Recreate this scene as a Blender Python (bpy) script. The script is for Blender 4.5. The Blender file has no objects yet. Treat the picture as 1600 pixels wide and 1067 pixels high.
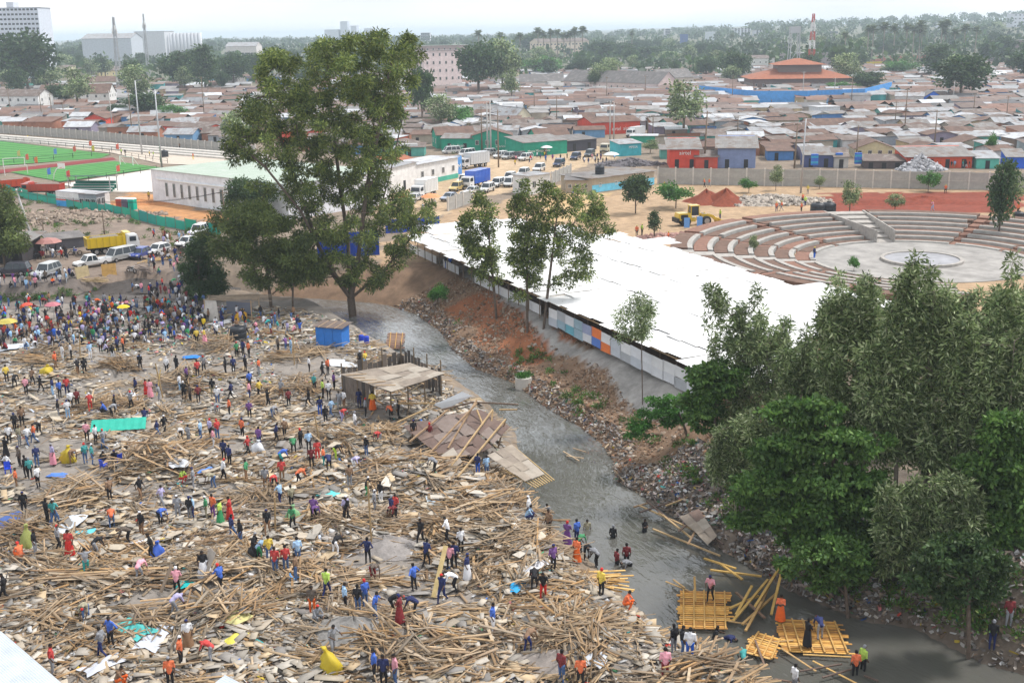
import bpy, math, random
import numpy as np
from mathutils import Vector, Matrix

random.seed(7)
rng = np.random.default_rng(7)
R = math.radians
scene = bpy.context.scene
COL = scene.collection

# ------------------------------------------------------------------ camera
CAM_H, FPX, PW, PH, HORIZON = 33.0, 1800.0, 1600.0, 1067.0, 50.0
PITCH = math.atan((PH / 2 - HORIZON) / FPX)
ROLL = R(0.85)
CAM = np.array([0.0, 0.0, CAM_H])
_F = np.array([0, math.cos(PITCH), -math.sin(PITCH)])
_R0 = np.array([1.0, 0, 0])
_U0 = np.array([0, math.sin(PITCH), math.cos(PITCH)])
_RR = math.cos(ROLL) * _R0 - math.sin(ROLL) * _U0
_UU = math.sin(ROLL) * _R0 + math.cos(ROLL) * _U0
cd = bpy.data.cameras.new('camera')
cd.sensor_width = 36.0
cd.lens = 36.0 * FPX / PW
cd.clip_start, cd.clip_end = 1.0, 30000.0
cam = bpy.data.objects.new('camera', cd)
COL.objects.link(cam)
m3 = Matrix((_RR, _UU, -_F)).transposed()
cam.matrix_world = Matrix.Translation(Vector(CAM)) @ m3.to_4x4()
scene.camera = cam

# ------------------------------------------------------------------ sky, sun, exposure
SUN_EL, SUN_AZ = R(58), R(70)      # soft sun through cloud, from the right and slightly ahead
w = bpy.data.worlds.new('World'); scene.world = w; w.use_nodes = True
nt = w.node_tree; nt.nodes.clear()
out = nt.nodes.new('ShaderNodeOutputWorld'); bg = nt.nodes.new('ShaderNodeBackground')
sky = nt.nodes.new('ShaderNodeTexSky'); sky.sky_type = 'NISHITA'; sky.sun_disc = False
sky.sun_elevation = SUN_EL; sky.sun_rotation = SUN_AZ
sky.dust_density = 3.0; sky.ozone_density = 1.0
tc = nt.nodes.new('ShaderNodeTexCoord'); mp = nt.nodes.new('ShaderNodeMapping')
mp.inputs['Scale'].default_value = (1.2, 1.2, 5.0)
cn = nt.nodes.new('ShaderNodeTexNoise'); cn.inputs['Scale'].default_value = 2.2; cn.inputs['Detail'].default_value = 5
cr = nt.nodes.new('ShaderNodeValToRGB')
cr.color_ramp.elements[0].position = 0.38; cr.color_ramp.elements[0].color = (10.2, 10.7, 11.3, 1)
cr.color_ramp.elements[1].position = 0.66; cr.color_ramp.elements[1].color = (13.8, 13.9, 14.0, 1)
mx = nt.nodes.new('ShaderNodeMixRGB'); mx.inputs[0].default_value = 0.9
nt.links.new(tc.outputs['Generated'], mp.inputs[0]); nt.links.new(mp.outputs[0], cn.inputs[0])
nt.links.new(cn.outputs['Fac'], cr.inputs[0])
nt.links.new(sky.outputs[0], mx.inputs[1]); nt.links.new(cr.outputs[0], mx.inputs[2])
nt.links.new(mx.outputs[0], bg.inputs[0]); bg.inputs[1].default_value = 0.055
nt.links.new(bg.outputs[0], out.inputs[0])
sl = bpy.data.lights.new('sun', 'SUN'); sl.energy = 2.1; sl.angle = R(9); sl.color = (1.0, 0.965, 0.92)
so = bpy.data.objects.new('sun', sl); COL.objects.link(so)
_sd = Vector((math.sin(SUN_AZ) * math.cos(SUN_EL), math.cos(SUN_AZ) * math.cos(SUN_EL), math.sin(SUN_EL)))
so.rotation_euler = _sd.to_track_quat('Z', 'Y').to_euler()
scene.view_settings.view_transform = 'Standard'
scene.view_settings.look = 'None'
scene.view_settings.exposure = 0.9
scene.view_settings.gamma = 1.0
scene.cycles.max_bounces = 5
scene.cycles.diffuse_bounces = 2
scene.cycles.glossy_bounces = 2
scene.cycles.transmission_bounces = 3
scene.cycles.transparent_max_bounces = 4
scene.cycles.volume_bounces = 1
scene.cycles.use_denoising = True
scene.cycles.use_adaptive_sampling = True
scene.cycles.adaptive_threshold = 0.02
scene.render.use_persistent_data = False

# ------------------------------------------------------------------ photograph pixel -> world
def ray(px, py):
    d = _F + (px - PW / 2) / FPX * _RR - (py - PH / 2) / FPX * _UU
    return d / np.linalg.norm(d)

def W(px, py, z=0.0):
    d = ray(px, py)
    t = (z - CAM_H) / d[2]
    return CAM + d * t

def top_z(P, px, py):
    """height at which the sight line through a pixel passes over ground point P"""
    d = ray(px, py)
    t = math.hypot(P[0], P[1]) / math.hypot(d[0], d[1])
    return CAM_H + d[2] * t

def at_depth(px, py, ydist):
    d = ray(px, py)
    return CAM + d * (ydist / d[1])

def vnoise(x, y, s, seed=0):
    x = np.asarray(x, float) / s + seed * 17.31; y = np.asarray(y, float) / s + seed * 9.17
    xi = np.floor(x).astype(np.int64); yi = np.floor(y).astype(np.int64)
    fx = x - xi; fy = y - yi
    fx = fx * fx * (3 - 2 * fx); fy = fy * fy * (3 - 2 * fy)
    def h(a, b):
        n = (a * 374761393 + b * 668265263 + seed * 1442695041) & 0x7fffffff
        n = ((n ^ (n >> 13)) * 1274126177) & 0x7fffffff
        return ((n ^ (n >> 16)) & 0xffff) / 65535.0
    return (h(xi, yi) * (1 - fx) + h(xi + 1, yi) * fx) * (1 - fy) + (h(xi, yi + 1) * (1 - fx) + h(xi + 1, yi + 1) * fx) * fy

def in_poly(x, y, poly):
    x = np.asarray(x, float); y = np.asarray(y, float)
    ins = np.zeros(x.shape, bool); n = len(poly)
    for i in range(n):
        x0, y0 = poly[i][:2]; x1, y1 = poly[(i + 1) % n][:2]
        c = ((y0 > y) != (y1 > y)) & (x < (x1 - x0) * (y - y0) / ((y1 - y0) if y1 != y0 else 1e-9) + x0)
        ins ^= c
    return ins

def dist_line(x, y, pts):
    x = np.asarray(x, float); y = np.asarray(y, float)
    best = np.full(x.shape, 1e9)
    for (x0, y0), (x1, y1) in zip(pts[:-1], pts[1:]):
        dx, dy = x1 - x0, y1 - y0
        t = np.clip(((x - x0) * dx + (y - y0) * dy) / (dx * dx + dy * dy + 1e-9), 0, 1)
        best = np.minimum(best, np.hypot(x - x0 - t * dx, y - y0 - t * dy))
    return best

def sstep(a, b, v):
    t = np.clip((v - a) / (b - a), 0, 1)
    return t * t * (3 - 2 * t)

def wpoly(pts, z=0.0):
    return [tuple(W(px, py, z)[:2]) for px, py in pts]

# ------------------------------------------------------------------ object helpers
def tag(o, label=None, cat=None, group=None, kind=None):
    if label: o['label'] = label
    if cat: o['category'] = cat
    if group: o['group'] = group
    if kind: o['kind'] = kind
    return o

def thing(name, label, cat, loc=(0, 0, 0), rz=0.0, group=None):
    o = bpy.data.objects.new(name, None); COL.objects.link(o)
    o.empty_display_size = 0.2
    o.location = tuple(loc); o.rotation_euler = (0, 0, rz)
    return tag(o, label, cat, group)

def link(name, me, parent=None, loc=None, rot=None):
    o = bpy.data.objects.new(name, me); COL.objects.link(o)
    if parent is not None: o.parent = parent
    if loc is not None: o.location = tuple(loc)
    if rot is not None: o.rotation_euler = rot
    return o

def copy_tree(o, parent=None):
    c = o.copy(); COL.objects.link(c); c.parent = parent
    for ch in list(o.children): copy_tree(ch, c)
    return c

def fast_mesh(name, V, F, mats, midx=None, fcol=None, smooth=False, vcol=None):
    """V (n,3); F (m,k) faces all of one size"""
    V = np.asarray(V, np.float32); F = np.asarray(F, np.int32)
    me = bpy.data.meshes.new(name)
    n, (m, k) = len(V), F.shape
    me.vertices.add(n); me.vertices.foreach_set('co', V.ravel())
    me.loops.add(m * k); me.loops.foreach_set('vertex_index', F.ravel())
    me.polygons.add(m)
    me.polygons.foreach_set('loop_start', np.arange(0, m * k, k, dtype=np.int32))
    me.polygons.foreach_set('loop_total', np.full(m, k, np.int32))
    for mt in (mats if isinstance(mats, (list, tuple)) else [mats]): me.materials.append(mt)
    if midx is not None: me.polygons.foreach_set('material_index', np.asarray(midx, np.int32))
    if smooth: me.polygons.foreach_set('use_smooth', np.ones(m, bool))
    if fcol is not None:
        a = me.attributes.new('tone', 'FLOAT_COLOR', 'FACE')
        c = np.ones((m, 4), np.float32); c[:, :3] = fcol
        a.data.foreach_set('color', c.ravel())
    if vcol is not None:
        a = me.attributes.new('tone', 'FLOAT_COLOR', 'POINT'); c = np.ones((n, 4), np.float32); c[:, :3] = vcol; a.data.foreach_set('color', c.ravel())
    me.update(calc_edges=True)
    return me

_BOXV = np.array([[-1, -1, -1], [1, -1, -1], [1, 1, -1], [-1, 1, -1], [-1, -1, 1], [1, -1, 1], [1, 1, 1], [-1, 1, 1]]) * 0.5
_BOXF = np.array([[0, 3, 2, 1], [4, 5, 6, 7], [0, 1, 5, 4], [1, 2, 6, 5], [2, 3, 7, 6], [3, 0, 4, 7]])

def euler_mats(yaw, pitch, roll):
    cy, sy = np.cos(yaw), np.sin(yaw); cp, sp = np.cos(pitch), np.sin(pitch); cr_, sr = np.cos(roll), np.sin(roll)
    z, o = np.zeros_like(cy), np.ones_like(cy)
    Rz = np.stack([np.stack([cy, -sy, z], -1), np.stack([sy, cy, z], -1), np.stack([z, z, o], -1)], -2)
    Ry = np.stack([np.stack([cp, z, -sp], -1), np.stack([z, o, z], -1), np.stack([sp, z, cp], -1)], -2)
    Rx = np.stack([np.stack([o, z, z], -1), np.stack([z, cr_, -sr], -1), np.stack([z, sr, cr_], -1)], -2)
    return Rz @ Ry @ Rx

def boxes_mesh(name, C, D, M, col, mat):
    """many boxes as one mesh: centres, dims, rotation matrices, colours"""
    n = len(C)
    V = np.einsum('nij,nkj->nki', M, _BOXV[None] * D[:, None, :]) + C[:, None, :]
    F = (_BOXF[None, 1:] + (np.arange(n) * 8)[:, None, None]).reshape(-1, 4)     # the hidden underside is left off
    return fast_mesh(name, V.reshape(-1, 3), F, mat, fcol=np.repeat(col, 5, axis=0))

class MB:
    """collects quads, boxes, tubes, lathes; build() links them as one mesh object"""
    def __init__(s): s.v, s.f, s.m, s.c = [], [], [], []
    def face(s, pts, m=0):
        b = len(s.v); s.v += [tuple(p) for p in pts]; s.f.append(tuple(range(b, b + len(pts)))); s.m.append(m)
    def box(s, c, d, rz=0, m=0, rx=0, ry=0, taper=1.0):
        Mx = (Matrix.Rotation(rz, 3, 'Z') @ Matrix.Rotation(ry, 3, 'Y') @ Matrix.Rotation(rx, 3, 'X'))
        b = len(s.v)
        for q in _BOXV:
            k = taper if q[2] > 0 else 1.0
            p = Mx @ Vector((q[0] * d[0] * k, q[1] * d[1] * k, q[2] * d[2]))
            s.v.append((p.x + c[0], p.y + c[1], p.z + c[2]))
        for f in _BOXF: s.f.append(tuple(int(i) + b for i in f)); s.m.append(m)
        return s
    def beam(s, a, b_, w, h=None, m=0):
        a, b_ = Vector(a), Vector(b_); h = h or w
        d = b_ - a; L = d.length
        if L < 1e-6: return s
        q = d.to_track_quat('X', 'Z').to_matrix(); b = len(s.v); c = (a + b_) / 2
        for v in _BOXV:
            p = q @ Vector((v[0] * L, v[1] * w, v[2] * h)) + c; s.v.append(tuple(p))
        for f in _BOXF: s.f.append(tuple(int(i) + b for i in f)); s.m.append(m)
        return s
    def tube(s, pts, rad, n=8, m=0, cap=True):
        pts = [Vector(p) for p in pts]
        rad = rad if isinstance(rad, (list, tuple)) else [rad] * len(pts)
        b = len(s.v)
        for i, p in enumerate(pts):
            d = (pts[min(i + 1, len(pts) - 1)] - pts[max(i - 1, 0)])
            q = d.to_track_quat('Z', 'Y').to_matrix() if d.length > 1e-9 else Matrix.Identity(3)
            for k in range(n):
                a = 2 * math.pi * k / n
                s.v.append(tuple(p + q @ Vector((math.cos(a) * rad[i], math.sin(a) * rad[i], 0))))
        for i in range(len(pts) - 1):
            for k in range(n):
                k2 = (k + 1) % n
                s.f.append((b + i * n + k, b + i * n + k2, b + (i + 1) * n + k2, b + (i + 1) * n + k)); s.m.append(m)
        if cap:
            s.f.append(tuple(b + k for k in range(n))[::-1]); s.m.append(m)
            e = b + (len(pts) - 1) * n
            s.f.append(tuple(e + k for k in range(n))); s.m.append(m)
        return s
    def prism(s, poly, z0, z1, m=0, mtop=None):
        n = len(poly); b = len(s.v)
        zz0 = z0 if isinstance(z0, (list, tuple)) else [z0] * n
        zz1 = z1 if isinstance(z1, (list, tuple)) else [z1] * n
        s.v += [(p[0], p[1], z) for p, z in zip(poly, zz0)] + [(p[0], p[1], z) for p, z in zip(poly, zz1)]
        s.f.append(tuple(range(b + n - 1, b - 1, -1))); s.m.append(m)
        s.f.append(tuple(range(b + n, b + 2 * n))); s.m.append(m if mtop is None else mtop)
        for i in range(n):
            j = (i + 1) % n
            s.f.append((b + i, b + j, b + n + j, b + n + i)); s.m.append(m)
        return s
    def mesh(s, name, mats, smooth=False):
        me = bpy.data.meshes.new(name); me.from_pydata(s.v, [], s.f)
        for mt in (mats if isinstance(mats, (list, tuple)) else [mats]): me.materials.append(mt)
        me.polygons.foreach_set('material_index', s.m)
        if smooth: me.polygons.foreach_set('use_smooth', [True] * len(s.f))
        me.update(); return me
    def build(s, name, mats, parent=None, smooth=False, loc=None, rot=None):
        return link(name, s.mesh(name, mats, smooth), parent, loc, rot)

# ------------------------------------------------------------------ materials
MATS = {}
def mat(name, col=(0.5, 0.5, 0.5), rough=0.8, metal=0.0, var=0.25, scale=3.0, bump=0.0, prop=None, tone=False, spec=0.3, trans=0.0, coat=0.0, bscale=None, wave=None):
    """principled material; colour is a constant, an object property (prop) or the face attribute 'tone', broken up by noise"""
    if name in MATS: return MATS[name]
    m = bpy.data.materials.new(name); m.use_nodes = True; MATS[name] = m
    t = m.node_tree; b = t.nodes['Principled BSDF']
    b.inputs['Roughness'].default_value = rough; b.inputs['Metallic'].default_value = metal
    b.inputs['Specular IOR Level'].default_value = spec
    if coat: b.inputs['Coat Weight'].default_value = coat
    L = t.links.new
    if prop or tone:
        a = t.nodes.new('ShaderNodeAttribute'); a.attribute_type = 'OBJECT' if prop else 'GEOMETRY'; a.attribute_name = prop or 'tone'
        src = a.outputs['Color']
    else:
        c = t.nodes.new('ShaderNodeRGB'); c.outputs[0].default_value = (*col, 1); src = c.outputs[0]
    co = t.nodes.new('ShaderNodeTexCoord')
    if var > 0:
        n = t.nodes.new('ShaderNodeTexNoise'); n.inputs['Scale'].default_value = scale; n.inputs['Detail'].default_value = 4
        n.inputs['Roughness'].default_value = 0.65
        L(co.outputs['Object'], n.inputs['Vector'])
        mr = t.nodes.new('ShaderNodeMapRange'); mr.inputs[1].default_value = 0.25; mr.inputs[2].default_value = 0.75
        mr.inputs[3].default_value = 1 - var; mr.inputs[4].default_value = 1 + var
        L(n.outputs['Fac'], mr.inputs[0])
        mu = t.nodes.new('ShaderNodeVectorMath'); mu.operation = 'SCALE'
        L(src, mu.inputs[0]); L(mr.outputs[0], mu.inputs['Scale']); src = mu.outputs[0]
    L(src, b.inputs['Base Color'])
    if trans:
        tr = t.nodes.new('ShaderNodeBsdfTranslucent'); ms = t.nodes.new('ShaderNodeMixShader'); ms.inputs[0].default_value = trans
        L(src, tr.inputs[0]); L(b.outputs[0], ms.inputs[1]); L(tr.outputs[0], ms.inputs[2])
        L(ms.outputs[0], t.nodes['Material Output'].inputs[0])
    if bump:
        if wave:
            n2 = t.nodes.new('ShaderNodeTexWave'); n2.inputs['Scale'].default_value = wave; n2.bands_direction = 'X'
            L(co.outputs['Object'], n2.inputs['Vector']); h = n2.outputs['Fac']
        else:
            n2 = t.nodes.new('ShaderNodeTexNoise'); n2.inputs['Scale'].default_value = bscale or scale * 4; n2.inputs['Detail'].default_value = 5
            L(co.outputs['Object'], n2.inputs['Vector']); h = n2.outputs['Fac']
        bp = t.nodes.new('ShaderNodeBump'); bp.inputs['Strength'].default_value = bump; bp.inputs['Distance'].default_value = 0.1
        L(h, bp.inputs['Height']); L(bp.outputs[0], b.inputs['Normal'])
    return m

M_TONE = mat('debris_tone', tone=True, rough=0.9, var=0.18, scale=1.5)
M_WOOD = mat('plank_wood', prop='tint', rough=0.85, var=0.25, scale=2.0)
M_PAINT = mat('paint', prop='tint', rough=0.6, var=0.12, scale=1.2)
M_CONC = mat('concrete', (0.36, 0.35, 0.33), 0.9, var=0.22, scale=0.8, bump=0.2)
M_CONC2 = mat('pale_concrete', (0.55, 0.52, 0.48), 0.9, var=0.2, scale=1.0)
M_METAL = mat('galvanised_metal', (0.45, 0.46, 0.48), 0.45, 0.6, var=0.15)
M_DARK = mat('dark_interior', (0.03, 0.03, 0.032), 0.9, var=0.2)
M_GLASS = mat('dark_glass', (0.03, 0.04, 0.05), 0.08, var=0.0, spec=0.6)
M_TYRE = mat('tyre_rubber', (0.02, 0.02, 0.02), 0.8, var=0.1)
M_WHITE = mat('white_paint', (0.78, 0.78, 0.76), 0.6, var=0.06)
M_POLE = mat('pole_concrete', (0.42, 0.41, 0.4), 0.85, var=0.15)
M_POLEW = mat('pole_wood', (0.2, 0.15, 0.11), 0.9, var=0.25)
M_SHEET = mat('white_roof_sheet', prop='tint', rough=0.5, var=0.1, scale=0.9, bump=0.15, wave=6.0)
# ------------------------------------------------------------------ river and terrain
ZW = -2.3
RIV_L = [(300,452),(430,476),(520,488),(562,515),(602,540),(640,560),(690,590),(740,612),(772,640),(800,668),(812,700),(806,735),(800,760),(828,790),(860,822),(902,850),(926,874),(942,897),(962,917),(992,946),(1015,968),(1045,992),(1100,1018),(1160,1060),(1230,1120),(1300,1180)]
RIV_R = [(300,440),(430,462),(560,471),(602,476),(650,491),(690,520),(706,546),(742,576),(802,598),(850,635),(905,666),(940,694),(958,720),(962,750),(1005,775),(1060,812),(1120,855),(1200,902),(1232,922),(1290,946),(1350,970),(1430,980),(1482,1008),(1540,1037),(1600,1052),(1760,1120),(1850,1190)]
WL = wpoly(RIV_L, ZW); WR = wpoly(RIV_R, ZW)
RIVER = WL + WR[::-1]
ZR = 2.0      # level of the ground across the river

PILES = []    # (x, y, radius, height) of rubble heaps on the left bank
def pile(px, py, r, h):
    p = W(px, py, 0.0); PILES.append((p[0], p[1], r, h))
for a in [(250,725,4.6,1.3),(300,600,5,0.8),(190,575,3.2,.6),(70,560,4,.7),(120,775,3.2,.9),(560,690,4.5,.7),(470,605,3,.6),(470,560,4,.6),(330,545,4,.7),(650,745,5,.9),(770,790,4.5,.8),(800,850,4,.9),(560,830,4,.6),(330,890,3.2,.8),(200,905,5,.6),(350,960,3,.6),(640,1000,4,.6),(900,990,4,.6),(820,905,4,.6),(940,1030,4,.6),(700,830,3,.5),(560,985,3.5,.5),(420,900,3,.4),(100,880,3,.5),(60,830,3,.6),(200,985,3,.4),(520,910,3,.4),(1130,1060,3.5,.8),(690,560,3,.3),(180,640,4,.5),(430,780,4,.5)]: pile(*a)

ROAD_EDGE = wpoly([(-260,480),(0,463),(60,461),(130,452),(190,444),(235,440),(262,446)], 0.6)
ROAD_POLY = ROAD_EDGE + wpoly([(300,430),(330,400),(380,372),(460,352),(700,345),(700,120),(-2000,120),(-2000,480)], 1.5)

def ground_z(x, y):
    x = np.asarray(x, float); y = np.asarray(y, float)
    inside = in_poly(x, y, RIVER)
    dl = dist_line(x, y, WL); dr = dist_line(x, y, WR)
    left = dl < dr
    n1 = vnoise(x, y, 6, 1) - 0.5; n2 = vnoise(x, y, 2.2, 2) - 0.5; n3 = vnoise(x, y, 0.9, 3) - 0.5
    zl = ZW + (0.0 - ZW) * sstep(-0.3, 3.6, dl + n2 * 0.8)
    z_left = zl + (n1 * 0.3 + n2 * 0.25 + n3 * 0.12) * sstep(0.5, 3, dl)
    for (cx, cy, r, h) in PILES:
        d2 = ((x - cx) ** 2 + (y - cy) ** 2) / (r * r)
        z_left = z_left + h * np.exp(-d2 * 2.2)
    # the road beyond the crowd stands on a bank
    droad = dist_line(x, y, ROAD_EDGE)
    onroad = in_poly(x, y, ROAD_POLY)
    z_left = np.where(onroad, 0.0 + 2.0 * sstep(0, 1.0, np.minimum(droad, 5)) + n1 * 0.15, z_left)
    bw = 4.5 + 5.5 * sstep(62, 95, y) - 2.0 * sstep(125, 150, y)
    tt = dr / bw
    zr = ZW + (ZR - ZW) * (0.25 * sstep(-0.02, 0.18, tt) + 0.75 * sstep(0.12, 1.0, tt))
    rough = sstep(0.1, 0.3, tt) * (1 - sstep(0.9, 1.15, tt))
    z_right = zr + (n1 * 0.7 + n2 * 0.45 + n3 * 0.2) * rough
    # the open ground of the park is nearly flat
    z = np.where(left, z_left, z_right)
    far = sstep(150, 200, y)
    z = z * (1 - far) + (ZR + n1 * 0.15) * far
    bed = ZW - 0.15 - 0.9 * sstep(0, 2.0, np.minimum(dl, dr))
    z = np.where(inside & (y < 170), bed, z)
    # far land rises gently to the right
    rise = sstep(900, 2600, y) * (12 + 30 * sstep(-200, 1500, x))
    return z + rise

def G(px, py):
    """where the sight line through a photograph pixel meets the ground"""
    d = ray(px, py)
    t0 = (6 - CAM_H) / d[2]; t1 = (-4 - CAM_H) / d[2]
    t = np.linspace(t0, t1, 260)
    P = CAM[None] + d[None] * t[:, None]
    z = ground_z(P[:, 0], P[:, 1])
    k = np.argmax(P[:, 2] <= z)
    if not (P[:, 2] <= z).any(): k = len(t) - 1
    p = P[k].copy(); p[2] = z[k]
    return p

# grid: fine where the river and the rubble are, coarse out to the horizon
def axis(lo, hi, step, outer):
    a = list(np.arange(lo, hi + 1e-6, step))
    s, v = step, lo
    while v > outer[0]: s *= 1.35; v -= s; a.insert(0, v)
    s, v = step, hi
    while v < outer[1]: s *= 1.35; v += s; a.append(v)
    return np.array(a)
gx = axis(-165, 165, 1.5, (-7000, 7000)); gx = np.r_[gx[gx < -76], np.arange(-75, 75.1, 0.6), gx[gx > 76]]
gy = axis(46, 330, 1.5, (-300, 11000)); gy = np.r_[gy[gy < 46], np.arange(46, 150, 0.6), gy[gy > 150]]
XX, YY = np.meshgrid(gx, gy)
ZZ = ground_z(XX.ravel(), YY.ravel())
V = np.stack([XX.ravel(), YY.ravel(), ZZ], 1)
nx, ny = len(gx), len(gy)
ii, jj = np.meshgrid(np.arange(nx - 1), np.arange(ny - 1))
b0 = (jj * nx + ii).ravel()
F = np.stack([b0, b0 + 1, b0 + 1 + nx, b0 + nx], 1)
# from here on heights are read off the mesh itself
_ZG = ZZ.reshape(ny, nx)
def ground_z(x, y):
    x = np.asarray(x, float); y = np.asarray(y, float)
    i = np.clip(np.searchsorted(gx, x) - 1, 0, nx - 2); j = np.clip(np.searchsorted(gy, y) - 1, 0, ny - 2)
    u = (x - gx[i]) / (gx[i + 1] - gx[i]); v = (y - gy[j]) / (gy[j + 1] - gy[j])
    return (_ZG[j, i] * (1 - u) + _ZG[j, i + 1] * u) * (1 - v) + (_ZG[j + 1, i] * (1 - u) + _ZG[j + 1, i + 1] * u) * v
# soil colours by place
cx_ = V.copy()
wx = cx_[:, 0] + (vnoise(cx_[:, 0], cx_[:, 1], 3, 11) - .5) * 4 + (vnoise(cx_[:, 0], cx_[:, 1], 1, 12) - .5) * 1.5
wy = cx_[:, 1] + (vnoise(cx_[:, 0], cx_[:, 1], 3, 13) - .5) * 4 + (vnoise(cx_[:, 0], cx_[:, 1], 1, 14) - .5) * 1.5
gc = np.tile(np.array([0.21, 0.165, 0.125]), (len(V), 1))
def soil(pts, col, z=0.0):
    gc[in_poly(wx, wy, wpoly(pts, z))] = col
soil([(-300,470),(560,470),(830,700),(850,860),(1100,1000),(1250,1200),(-600,1200)], (0.225, 0.2, 0.178))
soil([(0,440),(150,425),(300,425),(330,470),(0,480)], (0.095, 0.085, 0.08))
soil([(-200,420),(120,425),(140,452),(0,462),(-200,470)], (0.16, 0.135, 0.12), 1.5)
soil([(-100,300),(240,330),(400,340),(330,400),(240,440),(-100,420)], (0.2, 0.155, 0.125), 1.6)
soil([(215,300),(250,310),(380,345),(380,362),(170,325)], (0.42, 0.21, 0.09), 1.6)
soil([(560,300),(700,255),(840,240),(960,225),(1000,235),(880,270),(700,330),(600,360)], (0.42, 0.31, 0.2), ZR)
soil([(560,400),(700,330),(980,280),(1600,268),(1700,520),(1100,620)], (0.36, 0.25, 0.155), ZR)
soil([(840,290),(950,290),(920,345),(850,350)], (0.45, 0.32, 0.17), ZR)
soil([(1290,303),(1600,298),(1600,332),(1290,336)], (0.2, 0.045, 0.025), ZR)
bank = dist_line(wx, wy, WR); onr = (bank < dist_line(wx, wy, WL)) & (cx_[:, 1] < 160)
gc[onr & (bank < 15)] = (0.215, 0.14, 0.092)
red = onr & (bank > 3) & (bank < 9) & (wy > 118) & (wy < 142)
gc[red] = (0.29, 0.115, 0.055)
gc[onr & (bank < 15) & (wy < 86)] = (0.13, 0.105, 0.085)
PATH = [(640,385),(700,418),(765,450),(837,504),(895,534),(948,558),(975,588),(1012,616),(1062,628),(1110,645),(1140,640),(1085,612),(1040,585),(960,545),(880,515),(800,455),(700,405)]
gc[in_poly(.75 * cx_[:, 0] + .25 * wx, .75 * cx_[:, 1] + .25 * wy, wpoly(PATH, ZR))] = (0.34, 0.325, 0.31)
far_ = sstep(500, 900, cx_[:, 1])[:, None]
gc = gc * (1 - far_) + np.array([0.12, 0.12, 0.08]) * far_
gc *= (0.85 + 0.3 * vnoise(cx_[:, 0], cx_[:, 1], 1.7, 21))[:, None]
M_SOIL = mat('soil', tone=True, rough=0.95, var=0.3, scale=0.9, bump=0.5, bscale=5.0)
ground = link('ground', fast_mesh('ground', V, F, M_SOIL, vcol=gc, smooth=True))
tag(ground, kind='structure')

# water: murky, grey brown, wind and current ripples, foam on the faster reach; reflections are painted into the same pale mix
mw = bpy.data.materials.new('river_water'); mw.use_nodes = True; t = mw.node_tree; b = t.nodes['Principled BSDF']
b.inputs['Roughness'].default_value = 0.03; b.inputs['Specular IOR Level'].default_value = 0.9
co = t.nodes.new('ShaderNodeAttribute'); co.attribute_name = 'flow'; mpw = t.nodes.new('ShaderNodeMapping'); mpw.inputs['Scale'].default_value = (0.5, 1.3, 1)
n1 = t.nodes.new('ShaderNodeTexNoise'); n1.inputs['Scale'].default_value = 1.3; n1.inputs['Detail'].default_value = 2.5; n1.inputs['Roughness'].default_value = 0.6; n1.inputs['Distortion'].default_value = 0.8
t.links.new(co.outputs['Vector'], mpw.inputs[0]); t.links.new(mpw.outputs[0], n1.inputs['Vector'])
bp = t.nodes.new('ShaderNodeBump'); bp.inputs['Strength'].default_value = 0.24; bp.inputs['Distance'].default_value = 0.25
t.links.new(n1.outputs['Fac'], bp.inputs['Height']); t.links.new(bp.outputs[0], b.inputs['Normal'])
fo = t.nodes.new('ShaderNodeAttribute'); fo.attribute_name = 'foam_reflect'
n2 = t.nodes.new('ShaderNodeTexNoise'); n2.inputs['Scale'].default_value = 1.5; n2.inputs['Detail'].default_value = 4; n2.inputs['Distortion'].default_value = 1.5
t.links.new(mpw.outputs[0], n2.inputs['Vector'])
ml = t.nodes.new('ShaderNodeMath'); ml.operation = 'MULTIPLY_ADD'; ml.inputs[2].default_value = -0.06
t.links.new(fo.outputs['Fac'], ml.inputs[0]); t.links.new(n2.outputs['Fac'], ml.inputs[1])
rp = t.nodes.new('ShaderNodeMapRange'); rp.inputs[1].default_value = 0.2; rp.inputs[2].default_value = 0.72
t.links.new(ml.outputs[0], rp.inputs[0])
mixc = t.nodes.new('ShaderNodeMixRGB'); mixc.inputs[1].default_value = (0.1, 0.098, 0.088, 1); mixc.inputs[2].default_value = (0.3, 0.32, 0.34, 1)
t.links.new(rp.outputs[0], mixc.inputs[0]); t.links.new(mixc.outputs[0], b.inputs['Base Color'])
mb = MB()
n = 120
def resample(pts, n):
    P = np.array(pts); s = np.r_[0, np.cumsum(np.hypot(*np.diff(P, axis=0).T))]; u = np.linspace(0, s[-1], n)
    return np.stack([np.interp(u, s, P[:, 0]), np.interp(u, s, P[:, 1])], 1)
LA, RA = resample(WL, n), resample(WR, n)
K = 14
Vw = []; foam_reflect = []
for i in range(n):
    for k in range(K + 1):
        s = -0.06 + 1.12 * k / K
        p = LA[i] * (1 - s) + RA[i] * s
        Vw.append((p[0], p[1], ZW + 0.05 * (vnoise(p[0], p[1], 1.5, 31) - .5)))
        fr = float(sstep(98, 125, p[1])) * 0.42 + 0.34 * math.exp(-((p[1] - 97) / 6) ** 2) + 0.22 + 0.16 * float(sstep(70, 90, p[1]))  # lower at the near end: dark tree reflection put into the water colour
        foam_reflect.append(fr + 0.5 * float(vnoise(p[0], p[1], 4, 33) - .5))
Vw = np.array(Vw); Fw = np.array([[i * (K + 1) + k, i * (K + 1) + k + 1, (i + 1) * (K + 1) + k + 1, (i + 1) * (K + 1) + k] for i in range(n - 1) for k in range(K)])
me = fast_mesh('river', Vw, Fw, mw, smooth=True)
sl_ = np.r_[0, np.cumsum(np.hypot(*np.diff((LA + RA) / 2, axis=0).T))]; fl = np.zeros((n, K + 1, 3), np.float32)
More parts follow.
